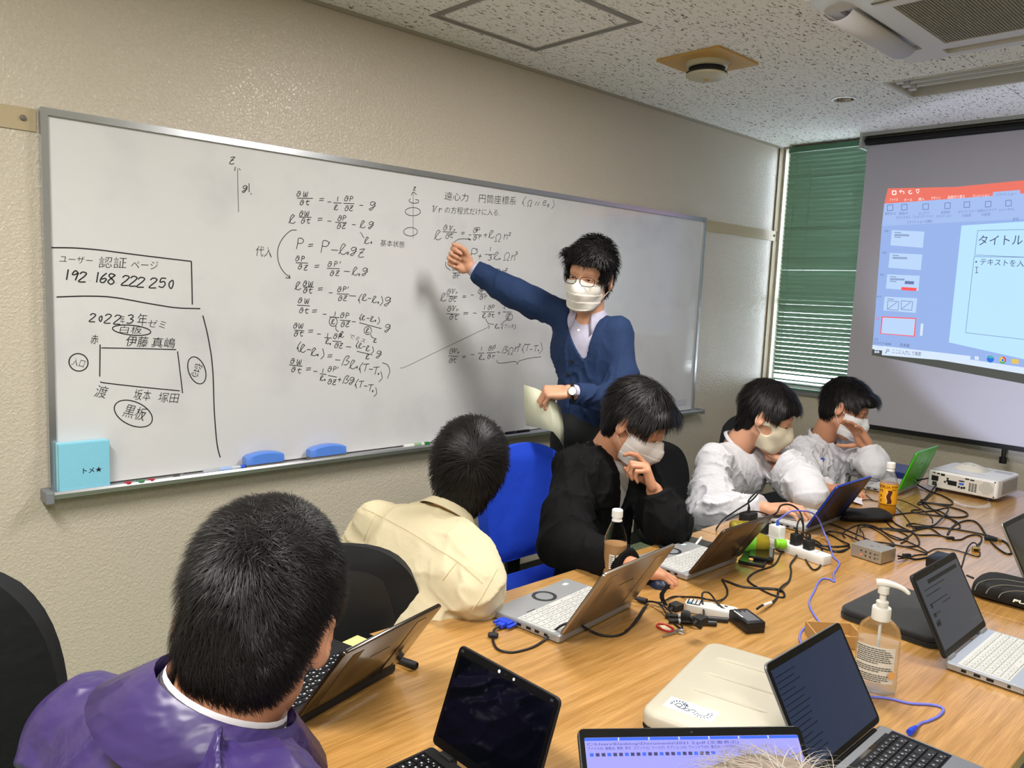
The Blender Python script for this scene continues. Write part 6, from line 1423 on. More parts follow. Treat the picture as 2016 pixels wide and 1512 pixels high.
def hand(F, wrist, fwd, pn, curl=(35, 45, 30), thumb=None, left=False, size=1.0, curls=None, spread=4, k=.004):
    """wrist: position; fwd: direction of the palm; pn: direction the palm faces; curls: per finger (a,b,c) degrees"""
    w = Vector(wrist); f = Vector(fwd).normalized(); p = Vector(pn); p = (p-f*p.dot(f)).normalized()
    sd = f.cross(p) if not left else p.cross(f)      # toward the thumb side
    # right hand, palm facing p, fingers f: thumb side = f x p?  chosen so that thumb = sd
    S = size
    def at(a, b_, c): return w+f*(a*S)+sd*(b_*S)+p*(c*S)
    F.box(at(.050, 0, 0), (.042*S, .038*S, .012*S), .012*S, np.array([[f[i], sd[i], p[i]] for i in range(3)]), .012)
    F.ell(at(.034, .022, .008), (.030*S, .018*S, .016*S), np.array([[f[i], sd[i], p[i]] for i in range(3)]), .010)
    F.ell(at(.040, -.022, .006), (.034*S, .014*S, .013*S), np.array([[f[i], sd[i], p[i]] for i in range(3)]), .010)
    curls = curls or [curl]*4
    spec = [(.030, .044, .026, .020, .0088), (.010, .048, .029, .021, .0090), (-.010, .045, .027, .020, .0085), (-.029, .036, .021, .018, .0075)]
    tips = []
    for i, (off, l1, l2, l3, r_) in enumerate(spec):
        base = at(.086-.004*(i in (0, 3))-.006*(i == 3), off, 0); d = (f+sd*math.tan(R((1.5-i)*spread))).normalized(); q = base; ang_ = 0
        F.cap(at(.06, off*.9, 0), base, r_*1.1*S, r_*1.12*S, k)
        for l_, cg, ra, rb in zip((l1, l2, l3), curls[i], (1.1, .98, .90), (.98, .90, .78)):
            ang_ += cg; dd = (d*math.cos(R(ang_))+p*math.sin(R(ang_))); nq = q+dd*l_*S; F.cap(q, nq, r_*ra*S, r_*rb*S, k); q = nq
        tips.append(q)
    th = thumb or [(.5, .75, .45), (.75, .3, .5), (.9, .0, .4)]
    q = at(.022, .030, .008)
    for (a, b_, c), l_, r_ in zip(th, (.040, .032, .024), ((.0125, .0108), (.0108, .010), (.0098, .0082))):
        dd = (f*a+sd*b_+p*c).normalized(); nq = q+dd*l_*S; F.cap(q, nq, r_[0]*S, r_[1]*S, .006); q = nq
    tips.append(q); return tips
M_skin = mat('skin_warm', '#c48c6c', .5, bump=.12, bscale=700, sss=.12, var=.05, vscale=25); M_skin2 = mat('skin_light', '#cf9a7c', .5, bump=.12, bscale=700, sss=.12, var=.05, vscale=25)
M_hair = mat('black_hair', '#0b0a0a', .6, spec=.2); M_hairs = mat('black_hair_strand', '#161313', .45, spec=.28)
M_hairg = mat('grey_hair_strand', '#8c8478', .4)
def hair_strands(name, root, H, sites, normals, flow, length, width, m, nseg=5, lift=.25, droop=.0, jitter=.25, seed=1, curl=0, push=None):
    """tapered ribbons combed over the scalp; sites/normals world arrays; flow(P, N) -> unit comb directions"""
    r_ = np.random.default_rng(seed); n = len(sites); L = length*(r_.uniform(.7, 1.15, n) if np.isscalar(length) else 1)
    P = sites.copy(); N_ = normals.copy(); V = []; step = (L/nseg)[:, None] if not np.isscalar(L) else L/nseg
    jit = r_.normal(size=(n, 3))*jitter
    pts = [P.copy()]; dirs = []
    for i in range(nseg):
        d = flow(P, N_)+jit; d = d-(d*N_).sum(1)[:, None]*N_; d /= np.linalg.norm(d, axis=1)[:, None]+1e-9
        d = d+N_*(lift*(1-i/nseg*.9)-droop*i/nseg); d /= np.linalg.norm(d, axis=1)[:, None]
        P = P+d*step; dirs.append(d)
        q = (P-H.c) @ H.M; q = q/np.array([.9, 1.1, 1.0]); N2 = q @ H.M.T; N2 /= np.linalg.norm(N2, axis=1)[:, None]; N_ = .5*N_+.5*N2; N_ /= np.linalg.norm(N_, axis=1)[:, None]
        pts.append(P.copy())
    W = np.array([1.0-.85*(i/nseg)**1.5 for i in range(nseg+1)])*width*.5
    vs = []; 
    side = np.cross(dirs[0], normals); side /= np.linalg.norm(side, axis=1)[:, None]+1e-9
    up = normals
    for i in range(nseg+1):
        d = dirs[min(i, nseg-1)]; sd = np.cross(d, up); sd /= np.linalg.norm(sd, axis=1)[:, None]+1e-9
        vs.append(pts[i]-sd*W[i]); vs.append(pts[i]+sd*W[i])
    A = np.stack(vs, 1).reshape(-1, 3); m2 = 2*(nseg+1)
    base = (np.arange(n)*m2)[:, None]; q = []
    for i in range(nseg): q.append(np.stack([base[:, 0]+2*i, base[:, 0]+2*i+1, base[:, 0]+2*i+3, base[:, 0]+2*i+2], 1))
    Q = np.stack(q, 1).reshape(-1, 4)
    me = bpy.data.meshes.new(name); me.vertices.add(len(A)); me.vertices.foreach_set('co', A.astype('f4').ravel())
    me.loops.add(len(Q)*4); me.loops.foreach_set('vertex_index', Q.astype('i4').ravel()); me.polygons.add(len(Q)); me.polygons.foreach_set('loop_start', np.arange(0, len(Q)*4, 4, dtype='i4'))
    me.polygons.foreach_set('use_smooth', np.ones(len(Q), bool)); me.update(calc_edges=True); me.materials.append(m)
    return link(name, me, root)
def sample_mesh(o, n, seed, keep=None):
    me = o.data; nf = len(me.polygons); c = np.empty(nf*3); me.polygons.foreach_get('center', c); nn = np.empty(nf*3); me.polygons.foreach_get('normal', nn)
    c = c.reshape(-1, 3); nn = nn.reshape(-1, 3)
    if keep is not None: k = keep(c, nn); c, nn = c[k], nn[k]
    r_ = np.random.default_rng(seed); i = r_.integers(0, len(c), n); return c[i]+r_.normal(size=(n, 3))*.0012, nn[i]
def hair(root, H, style, m=M_hair, ms=M_hairs, n=4000, seed=1):
    """style: dict(fringe z at centre / sides, thickness, whorl (local), length, lift, droop)"""
    K = H.k; F = Field(H.c-.2, H.c+.2, .0038)
    g = style.get('g', .014); gt = style.get('top', g)
    gx = style.get('gx', g-.004); F.ell(H.W(0, -.018, .042+gt*.4), (np.array((.074+gx, .094+g, .082+gt)))*K, H.M, .01)
    F.ell(H.W(0, .014, .034+gt*.3), (np.array((.070+gx, .080+g, .076+gt)))*K, H.M, .02)
    F.ell(H.W(0, -.045, -.025), (np.array((.060+g*.4, .048+g*.4, .060)))*K, H.M, .03)
    for (c, r_) in style.get('lumps', []): F.ell(H.W(*c), np.array(r_)*K, H.M, .02)
    # carve the face opening and below the hairline
    fz = style.get('fringe', .055); W = H.W
    F.box(W(0, .13, fz-.13), np.array((.064+style.get('wide', 0), .085, .13))*K, .025*K, H.M, .012, 's')
    side = style.get('side', -.01)
    for sx in (-1, 1): F.box(W(sx*.10, .035+style.get('sb', 0), side-.10), np.array((.05, .062, .10))*K, .02*K, H.M, .01, 's')
    for sx in (-1, 1): F.ell(W(sx*.090, -.010, -.004), np.array((.028, .026, .038))*K, H.M, .008, 's')
    nz = style.get('nape', -.085); F.box(W(0, -.02, nz-.1), np.array((.15, .2, .1))*K, .004, H.M, .01, 's')
    for (c, r_) in style.get('carve', []): F.ell(W(*c), np.array(r_)*K, H.M, .010, 's')
    F.folds(lambda P: .0016*noise3(P, 150, seed))
    base = F.mesh('hair', m, root)
    wh = H.W(*style.get('whorl', (0, -.06, .10))); down = -H.M[:, 2]
    comb = style.get('comb', None); grav = style.get('grav', .5); fr = style.get('forward', 0.0); fdir = H.M[:, 1]
    def flow(P, N_):
        d = P-wh; d /= np.linalg.norm(d, axis=1)[:, None]+1e-6
        d = d+down*grav+fdir*fr
        if style.get('swirl'): d = d+np.cross(N_, d)*style['swirl']
        return d
    def keep(c, nn):
        q = (c-H.c) @ H.M/K; out = (nn*(c-H.W(0, -.01, .03))).sum(1) > 0
        lim = (q[:, 1] < style.get('fy', .055)) | (q[:, 2] > fz+style.get('fup', .02))
        return out & lim
    S, Nn = sample_mesh(base, n, seed, keep)
    o = hair_strands('hair_strands', base, H, S, Nn, flow, style.get('length', .035)*K, style.get('width', .0022), ms, lift=style.get('lift', .25), droop=style.get('droop', .1), jitter=style.get('jitter', .25), seed=seed)
    o['kind'] = 'stuff'; return base
def face_bits(root, H, brow=True, closed=False):
    """eyes and brows"""
    M4 = H.M4(); Mb = mat('eyebrow_black', '#1c1512', .7); Mi = mat('eye_dark', '#1a0f0a', .15); Mw = mat('eye_white', '#cfc6bf', .3)
    for sx in (-1, 1):
        if brow:
            B().tube([M4 @ Vector(q) for q in ((sx*.014, .0875, .030), (sx*.026, .0885, .035), (sx*.038, .083, .035), (sx*.047, .074, .030))], [.0020, .0028, .0024, .0010], 7).build('eyebrow', Mb, root, smooth=True)
        if closed:
            B().tube([M4 @ Vector(q) for q in ((sx*.019, .0865, .006), (sx*.031, .0895, .0035), (sx*.043, .082, .006))], .0010, 6).build('closed_eyelid', Mb, root, smooth=True)
        else:
            B().add([M4 @ Vector((sx*.031+.0125*math.cos(a), .0888-.0045*abs(math.cos(a)), .008+.0026*math.sin(a))) for a in np.linspace(0, 2*PI, 17)[:-1]], [tuple(range(16))]).build('eye', Mw, root)
            B().lathe([(.0040*H.k, 0), (.0038*H.k, .0006), (.0001, .0014)], 14, M4 @ Matrix.Translation((sx*.031, .0893, .008)) @ Matrix.Rotation(-PI/2, 4, 'X') @ Matrix.Scale(.75, 4, (0, 0, 1)) @ Matrix.Scale(.8, 4, (0, 1, 0))).build('iris', Mi, root, smooth=True)
            B().tube([M4 @ Vector(q) for q in ((sx*.018, .0865, .008), (sx*.031, .0902, .0112), (sx*.045, .081, .008))], .0011, 6).build('eyelash', Mb, root, smooth=True)
def mask(root, H, kind='pleated', col='#e4e0dc', seed=3):
    m = mat('mask_'+col.strip('#'), col, .75, bump=.15, bscale=900, bdist=.0006); K = H.k
    F = Field(H.c-.19, H.c+.19, .0028); H.skull(F, .0050, .02, ears=False)
    # tent of cloth over nose and chin
    F.ell(H.W(0, .052, -.040), np.array((.056, .060, .062))*K, H.M, .02); F.cap(H.W(0, .088, .0), H.W(0, .104, -.040), .012*K, .016*K, .02); F.cap(H.W(0, .104, -.04), H.W(0, .080, -.098), .017*K, .017*K, .03)
    zt, zb = (-.002, -.112) if kind == 'pleated' else (.000, -.116)
    if kind == 'pleated':
        def pl(P):
            q = (P-H.c) @ H.M/K; z = q[:, 2]+.12*np.abs(q[:, 0])*0; ph = (z+.105)/.030
            return -.0022*((ph-np.floor(ph))-.5)*(np.abs(q[:, 0]) < .08)
        F.folds(pl)
    # keep only the mask region
    ax = [F.lo[i]+F.vox*np.arange(F.n[i]) for i in range(3)]; P = np.stack(np.meshgrid(*ax, indexing='ij'), -1); q = (P-H.c) @ H.M/K
    top = q[..., 2]-(zt+.010*np.exp(-(q[..., 0]/.018)**2)+(.0 if kind == 'pleated' else -.0)-(.10*np.maximum(np.abs(q[..., 0])-.03, 0) if kind == 'pleated' else -.06*np.maximum(np.abs(q[..., 0])-.03, 0)))
    bot = (zb+(.25*np.maximum(np.abs(q[..., 0])-.02, 0)))-q[..., 2]
    back = (.020 if kind == 'pleated' else .012)-q[..., 1]
    dd = np.maximum(np.maximum(top, bot), back)*K
    F.d = np.maximum(F.d, dd.astype('f4'))
    if kind != 'pleated':
        for sx in (-1, 1): F.cap(H.W(sx*.064, .030, -.010), H.W(sx*.072, .005, -.012), .010*K, .0085*K, .004)
        for sx in (-1, 1): F.ell(H.W(sx*.066, .028, -.034), np.array((.03, .018, .018))*K, H.M, .008, 's')
    o = F.mesh('face_mask', m, root)
    M4 = H.M4()
    for sx in (-1, 1):
        e = .084; pts = [(sx*.066, .026, -.016), (sx*.080, .006, -.004), (sx*e, -.010, .022), (sx*(e-.002), -.024, .016), (sx*e, -.022, -.018), (sx*.078, -.004, -.040), (sx*.060, .022, -.070)]
        if kind == 'pleated': B().tube(catmull([M4 @ Vector(q) for q in pts], 5), .0014, 6).build('ear_loop', m, o, smooth=True)
        else: B().tube(catmull([M4 @ Vector(q) for q in pts[:5]+[(sx*.074, .006, -.044), (sx*.062, .022, -.060)]], 5), .0030, 6).build('ear_loop', m, o, smooth=True)
    return o
def fabric(name, col, **k):
    d = dict(rough=.85, bump=.45, bscale=16, bdist=.009, detail=4, sheen=.0); d.update(k); return mat(name, col, **d)
class Body:
    """skeleton joints (world points): pelvis, waist, chest, neck, head; sh/el/wr per side; hip/kn/an per side"""
    def __init__(s, J, H, name='person', label='', voxel=.0045, pad=.25, group=None):
        s.J = {k: npv(v) for k, v in J.items()}; s.H = H; pts = np.array(list(s.J.values())+[H.c]); s.lo = pts.min(0)-pad; s.hi = pts.max(0)+pad
        s.vox = voxel; floor_ = (s.J['pelvis'][0], s.J['pelvis'][1], min(0 if 'anL' in J else s.J['pelvis'][2]-.2, s.J['pelvis'][2]))
        s.base = np.array([floor_[0], floor_[1], max(0.0, floor_[2])]); s.root = empty(name, tuple(s.base), label=label, cat='person'); s.root.matrix_basis = Matrix.Translation(tuple(s.base))
        s.anchor = empty('tmp') if False else s.root
        # torso side axis, front axis
        sd = s.J['shR']-s.J['shL']; s.side = sd/np.linalg.norm(sd); up = s.J['neck']-s.J['waist']; up /= np.linalg.norm(up); s.front = np.cross(up, s.side); s.front /= np.linalg.norm(s.front); s.up = up
    def torso(s, F, g=0.0, w=1.0, hem=None, k=.04, belly=0.0):
        J = s.J; sq = (s.front, 1.45); c, wst, pel = J['chest'], J['waist'], J['pelvis']; W = .135*w+g; sd = s.side
        F.cap(c+sd*.055*w, c-sd*.055*w, (.115*w+g), k=k, sq=sq)
        F.cap(c+sd*.045*w, wst+sd*.035*w, .105*w+g, .100*w+g, k, sq=sq); F.cap(c-sd*.045*w, wst-sd*.035*w, .105*w+g, .100*w+g, k, sq=sq)
        F.cap(wst+sd*.035*w, pel+sd*.055*w, .100*w+g, .108*w+g, k, sq=sq); F.cap(wst-sd*.035*w, pel-sd*.055*w, .100*w+g, .108*w+g, k, sq=sq)
        up = (J['neck']-c)
        F.cap(J['shR'], c+up*.3, .046+g, .066*w+g, k); F.cap(J['shL'], c+up*.3, .046+g, .066*w+g, k)
        F.cap(J['shR']-s.side*.02, J['neck']-s.up*.02, .040+g, .040+g, k*.7); F.cap(J['shL']+s.side*.02, J['neck']-s.up*.02, .040+g, .040+g, k*.7)
    def arms(s, F, g=0.0, sides='LR', k=.02, taper=(.050, .042, .040, .027), to=1.0, bag=0.0):
        for q in sides:
            if 'el'+q not in s.J: continue
            a, e, w = s.J['sh'+q], s.J['el'+q], s.J['wr'+q]; t1, t2, t3, t4 = taper
            F.cap(a, e, t1+g, t2+g+bag*.5, k); F.cap(e, e+(w-e)*to, t3+g+bag*.5, t3+(t4-t3)*to+g, k)
            if bag: F.cap(a+(e-a)*.6, e+(w-e)*.25, t2+g+bag, t2+g+bag*.8, .03)
    def legs(s, F, g=0.0, k=.03):
        for q in 'LR':
            if 'kn'+q not in s.J: continue
            F.cap(s.J['hip'+q], s.J['kn'+q], .082+g, .056+g, k); F.cap(s.J['kn'+q], s.J['an'+q], .056+g, .038+g, .02)
    def skin(s, m, hands=()):
        F = Field(s.lo, s.hi, s.vox); s.H.skull(F); nk = s.J['neck']; H = s.H
        F.cap(H.W(0, -.028, -.045), nk, .054*H.k, .060, .02); s.torso(F, -.012); s.arms(F, -.0); s.legs(F, -.008)
        for q in 'LR':
            if 'kn'+q in s.J:
                an = s.J['an'+q]; toe = an+np.array([s.front[0], s.front[1], 0])*.15; toe[2] = an[2]-.045; F.cap(an, an-[0, 0, .03], .036, .036, .02); F.cap(an-np.array([0, 0, .035])-s.front*np.array([1, 1, 0])*.03, toe, .034, .028, .02)
        for h in hands: hand(F, **h)
        s.body = F.mesh('body', m, s.root); s.fix(s.body); return s.body
    def fix(s, o): return o
    def done(s):
        for ch in list(s.root.children): ch.matrix_basis = Matrix.Translation(tuple(-s.base)) @ ch.matrix_basis
    def garment(s, name, m, g, neck_r=.075, to=1.0, sides='LR', w=1.0, bag=0.0, hem=None, vneck=None, folds=None, ext=None, k=.04, vox=.005, arms=True, cuffs=True, neck_drop=.0, taper=(.050, .042, .040, .027), label=None, crew=True):
        F = Field(s.lo, s.hi, vox); s.torso(F, g, w, k=k)
        if arms: s.arms(F, g, sides, to=to, bag=bag, taper=taper)
        if ext: ext(F)
        if folds: F.folds(folds)
        J = s.J
        if arms and cuffs:
            for q in sides:
                if 'el'+q in J:
                    e, wr = J['el'+q], J['wr'+q]; p = e+(wr-e)*to; F.cut(p, wr-e, .11)
        if hem is not None: F.cut(hem[0], hem[1], .5)
        if crew:
            up = (s.H.W(0, -.028, -.045)-J['neck']); up /= np.linalg.norm(up); p = J['neck']+up*(.012-neck_drop)+s.front*.0; F.cap(p+up*.0, p+up*.25, neck_r, neck_r+.05, .006, 's')
        if vneck: vneck(F)
        o = F.mesh(name, m, s.root, label=label); s.fix(o); return o
    def trousers(s, m, g=.006, name='trousers', pel=True):
        F = Field(s.lo, s.hi, .006); J = s.J
        if pel: F.cap(J['pelvis']+s.side*.06, J['pelvis']-s.side*.06, .112+g, k=.03, sq=(s.front, 1.3))
        for q in 'LR':
            F.cap(J['hip'+q], J['kn'+q], .088+g, .066+g, .03); F.cap(J['kn'+q], J['an'+q], .066+g, .052+g, .02)
            d = J['an'+q]-J['kn'+q]; F.cut(J['an'+q]+d/np.linalg.norm(d)*.01, d, .12)
        o = F.mesh(name, m, s.root); s.fix(o); return o
    def shoes(s, m):
        for q in 'LR':
            an = s.J['an'+q]; f = np.array([s.front[0], s.front[1], 0]); f /= np.linalg.norm(f); F = Field(an-.3, an+.3, .006)
            F.cap(an-[0, 0, .055]-f*.04, an-[0, 0, .06]+f*.15, .042, .036, .02); F.cap(an-[0, 0, .01], an-[0, 0, .05], .048, .046, .02); F.cut((an[0], an[1], max(.002, an[2]-.092)), (0, 0, -1), .3); s.fix(F.mesh('shoe', m, s.root))
    def child(s, o): return s.fix(o)
def crease(sc, amp, seed, axis=None, st=3.0):
    """wrinkle field, stretched along an axis"""
    def fn(P):
        Q = P
        if axis is not None:
            a = np.array(axis, float); a /= np.linalg.norm(a); Q = P-((P @ a)[:, None])*a*(1-1/st)
        n = noise3(Q, sc, seed); n2 = noise3(Q, sc*1.9, seed+9); r1 = np.maximum(1-np.abs(n), 0); r2 = np.maximum(1-np.abs(n2), 0); msk = np.clip(.5+noise3(P, 11, seed+4), 0, 1); return -amp*((r1**4)*(.35+msk)+.5*r2**4*msk-.3)
    return fn
def seat_legs(J, fx, fy, drop=True):
    """thighs forward, shins down, feet on the floor"""
    f = np.array([fx, fy, 0.]); f /= np.linalg.norm(f); s_ = np.array([f[1], -f[0], 0]); p = npv(J['pelvis'])
    for q, sg in (('R', 1), ('L', -1)):
        J['hip'+q] = p+s_*.09*sg+np.array([0, 0, -.02]); J['kn'+q] = p+s_*.12*sg+f*.42+np.array([0, 0, .0]); J['kn'+q][2] = .50; J['an'+q] = p+s_*.12*sg+f*.40; J['an'+q][2] = .095
    return J

from mathutils.bvhtree import BVHTree
def picker(o):
    me = o.data; bv = BVHTree.FromPolygons([v.co for v in me.vertices], [p.vertices[:] for p in me.polygons])
    def f(px, py, lift=.001):
        d = Vector(ray(px, py)).normalized(); loc, n, i, dist = bv.ray_cast(Vector((0, 0, CAMZ)), d)
        return None if loc is None else (loc+n*lift, n)
    return f
def seam(o, pk, pix, r_, m, name, n=5):
    pts = [pk(*q) for q in [(v.x, v.y) for v in catmull([(a, c, 0) for a, c in pix], n)]]; pts = [q[0] for q in pts if q]
    if len(pts) > 2: return B().tube(pts, r_, 5).build(name, m, o, smooth=True)
def V3(x, y, z=0):      # direction seen from the camera: right, up, toward the viewer
    return CR*x+CU*y-CF*z
def disc(root, p, n, r_, h, m, name, parent=None):
    n = Vector(n).normalized(); q = n.to_track_quat('Z', 'Y').to_matrix().to_4x4(); return B().lathe([(r_, 0), (r_, h*.7), (r_*.85, h)], 16, Matrix.Translation(Vector(p)) @ q).build(name, m, parent or root, smooth=True)
def collar(body, m, r0, r1, h, a0=-150, a1=150, lift=.0, drop=None, th=.003, name='collar', tip=.03, front_up=0.0, yaw=0):
    """band of cloth round the neck; angles measured from the back of the neck"""
    J = body.J; up = body.H.W(0, -.028, -.045)-J['neck']; up /= np.linalg.norm(up); fr = body.front-up*(body.front @ up); fr /= np.linalg.norm(fr); sd = np.cross(fr, up)
    c = J['neck']+up*lift; rows = [[], [], []]; n = 28
    for k in range(n+1):
        a = R(a0+(a1-a0)*k/n+yaw); e = abs(2*k/n-1); d = -fr*math.cos(a)+sd*math.sin(a)
        dz = -e**2*.02+front_up*e
        top = c+d*r0+up*(h+dz); out = c+d*(r1+.004*e)+up*(h*.08-(tip*max(0, e-.72)/.28)+dz*.8)+fr*(.012*max(0, e-.7)/.3); inn = c+d*(r0*.96)+up*(dz*.6-.006)
        rows[0].append(inn); rows[1].append(top); rows[2].append(out)
    b = B(); vs = [tuple(p) for r_ in rows for p in r_]; b.add(vs, [(i*(n+1)+k, i*(n+1)+k+1, (i+1)*(n+1)+k+1, (i+1)*(n+1)+k) for i in range(2) for k in range(n)])
    o = b.build(name, m, body.root, smooth=True, ang=70); md = o.modifiers.new('t', 'SOLIDIFY'); md.thickness = th; md.offset = 0; return o

M_navy = fabric('navy_knit', '#152d54'); M_lav = fabric('lavender_shirt', '#b9b6cc', rough=.7); M_blackp = fabric('black_trousers', '#101113')
M_bknit = fabric('black_wool', '#0a0a0c', spec=.2); M_wtee = fabric('white_tee', '#dcdad6'); M_sweat = fabric('white_sweatshirt', '#cecdd2', bump=.6, bscale=11, bdist=.02)
M_creamsh = fabric('cream_oxford', '#cbbf9f'); M_purple = mat('purple_nylon', '#35285a', .36, bump=.7, bscale=9, bdist=.022, detail=3, stretch=(1, 1, 2.2))
M_shoe = mat('dark_shoe', '#1a1a1c', .5); M_jean = fabric('dark_denim', '#252a36')
# ---------------------------------------------------------------- teacher
H = Head(dep(1160, 549, 3.20), 200, pitch=7, roll=-9, size=1.08)
J = dict(neck=dep(1160, 636, 3.27), chest=dep(1165, 690, 3.27), waist=dep(1168, 775, 3.27), pelvis=dep(1168, 848, 3.28), shR=dep(1112, 622, 3.33), shL=dep(1214, 655, 3.20),
         elR=dep(1010, 577, 3.36), wrR=dep(926, 527, 3.36), elL=dep(1233, 795, 3.13), wrL=dep(1120, 771, 2.98))
f_ = np.array([-.68, -.73, 0]); s_ = np.array([-.73, .68, 0])
for q, sg in (('R', 1), ('L', -1)):
    J['hip'+q] = npv(J['pelvis'])+s_*.085*sg-[0, 0, .03]; J['kn'+q] = npv(J['pelvis'])+s_*.10*sg; J['kn'+q][2] = .50; J['an'+q] = npv(J['pelvis'])+s_*.12*sg; J['an'+q][2] = .095
P_ = Body(J, H, label='standing teacher in navy cardigan, glasses and mask pointing at the whiteboard')
hd = npv(P_.J['wrR']); hl = npv(P_.J['wrL'])
P_.skin(M_skin2, hands=[
    dict(wrist=J['wrR'], fwd=V3(-.86, .50, .05), pn=V3(-.05, -.1, 1), curls=[(70, 75, 30), (82, 90, 50), (84, 92, 50), (86, 92, 50)], thumb=[(.8, .5, .55), (.85, .1, .5), (.9, -.2, .3)], spread=1, size=1.05),
    dict(wrist=J['wrL'], fwd=V3(-1, -.02, .1), pn=V3(0, -.85, -.5), left=True, curls=[(62, 20, 12), (64, 30, 20), (66, 35, 25), (60, 40, 25)], thumb=[(.5, .2, .8), (.5, 0, .9), (.6, -.1, .8)], spread=3, size=1.02)])
neckp = P_.J['neck']; up_ = P_.up; fr_ = P_.front
P_.garment('shirt', M_lav, .003, neck_r=.056, to=.97, hem=(P_.J['waist'], -up_), cuffs=True, folds=crease(60, .0012, 4))
def cut_v(F):
    a = neckp+fr_*.10+up_*.02; b_ = npv(dep(1133, 708, 3.13))
    for t in np.linspace(0, 1, 9): p = a+(b_-a)*t; r_ = .066*(1-t)**.8+.004; F.cap(p-fr_*.07, p+fr_*.10, r_, k=.003, op='s')
ax = P_.J['elR']-P_.J['shR']
CG = P_.garment('cardigan', M_navy, .014, neck_r=.075, to=.90, vneck=cut_v, hem=(P_.J['pelvis']+np.array([0, 0, -.07]), (0, 0, -1)), folds=crease(44, .0080, 2, axis=(.3, 0, 1), st=2.4), bag=.004)
P_.trousers(M_blackp); P_.shoes(M_shoe)
collar(P_, M_lav, .060, .086, .046, -148, 148, lift=.016, tip=.045)
pk = picker(CG)
for (px, py) in ((1126, 712), (1119, 738), (1115, 765)):
    q = pk(px, py, 0)
    if q: disc(P_.root, q[0], q[1], .0085, .003, M_black, 'cardigan_button')
seam(P_.root, pk, [(1134, 702), (1126, 740), (1122, 780), (1124, 830), (1130, 868)], .0016, M_navy, 'button_placket'); seam(P_.root, pk, [(1090, 852), (1120, 862), (1160, 866), (1210, 866)], .002, M_navy, 'hem_rib')
disc(P_.root, dep(1139, 650, 3.125), V3(-.3, .1, 1), .005, .002, M_white, 'shirt_button')
face_bits(P_.root, H); mask(P_.root, H, 'pleated', '#e8e3dc')
M4 = H.M4(); M_gl2 = mat('dark_glasses_metal', '#2a2422', .3, .7)
gb = B()
for sx in (-1, 1):
    pts = []
    for k in range(24):
        a = 2*PI*k/24; ca, sa = math.cos(a), math.sin(a); x = sx*.034+.026*math.copysign(abs(ca)**.7, ca); z = .004+.0165*math.copysign(abs(sa)**.7, sa); pts.append(M4 @ Vector((x, .113-.9*(abs(x)-.01)**2*6, z)))
    gb.tube(pts+[pts[0]], .0015, 6)
    gb.tube([M4 @ Vector(q) for q in ((sx*.060, .093, .010), (sx*.070, .085, .012), (sx*.080, .02, .012), (sx*.081, -.015, .006))], .0015, 6)
gb.tube([M4 @ Vector(q) for q in ((-.009, .112, .008), (0, .115, .010), (.009, .112, .008))], .0012, 6)
gb.build('glasses', M_gl2, P_.root, smooth=True)
hair(P_.root, H, dict(g=.013, top=.026, fringe=.056, fup=.022, side=.0, sb=-.01, nape=-.07, whorl=(.01, -.05, .12), length=.044, lift=.50, droop=.30, grav=.30, forward=.25, jitter=.55, width=.0026,
     lumps=[((.045, .065, .085), (.045, .03, .032)), ((-.045, .060, .085), (.045, .035, .032)), ((.0, .060, .100), (.05, .035, .03))]), n=5200, seed=11)
wp = npv(J['wrL'])+V3(.010, .002, .024)*1.0
t_ = disc(P_.root, wp+V3(-.0, -.0, .004), V3(.05, .1, 1), .017, .007, M_alu, 'wristwatch'); disc(P_.root, wp+V3(0, 0, .0112), V3(.05, .1, 1), .0145, .0008, mat('watch_dial', '#e8e6e0', .3), 'dial', parent=t_)
B().tube([tuple(npv(J['wrL'])+V3(.012, .031*math.cos(a), .029*math.sin(a))) for a in np.linspace(0, 2*PI, 25)], .0065, 8, cap=False).build('watch_strap', mat('black_leather', '#101010', .5), t_, smooth=True)
P_.done()
# held sheet
t = empty('paper_sheet', dep(1088, 800, 2.97), label='pale folded sheet of paper held in the teacher\'s left hand', cat='paper'); o_ = Vector(t.location)
cols = [[(1031, 757, 3.06), (1032, 800, 3.03), (1036, 838, 3.02)], [(1056, 765, 3.02), (1060, 806, 2.99), (1062, 843, 2.98)], [(1080, 777, 2.975), (1086, 815, 2.955), (1089, 850, 2.95)], [(1097, 795, 3.0), (1101, 830, 2.985), (1101, 864, 2.98)], [(1105, 806, 3.03), (1110, 842, 3.02), (1110, 881, 3.02)]]
vs = [dep(*q)-o_ for c in cols for q in c]; o = B().add(vs, [(i*3+j, i*3+j+1, i*3+j+4, i*3+j+3) for i in range(4) for j in range(2)]).build('sheet', mat('pale_paper', '#c9cbb4', .7), t, smooth=True, ang=25)
md = o.modifiers.new('t', 'SOLIDIFY'); md.thickness = .0008

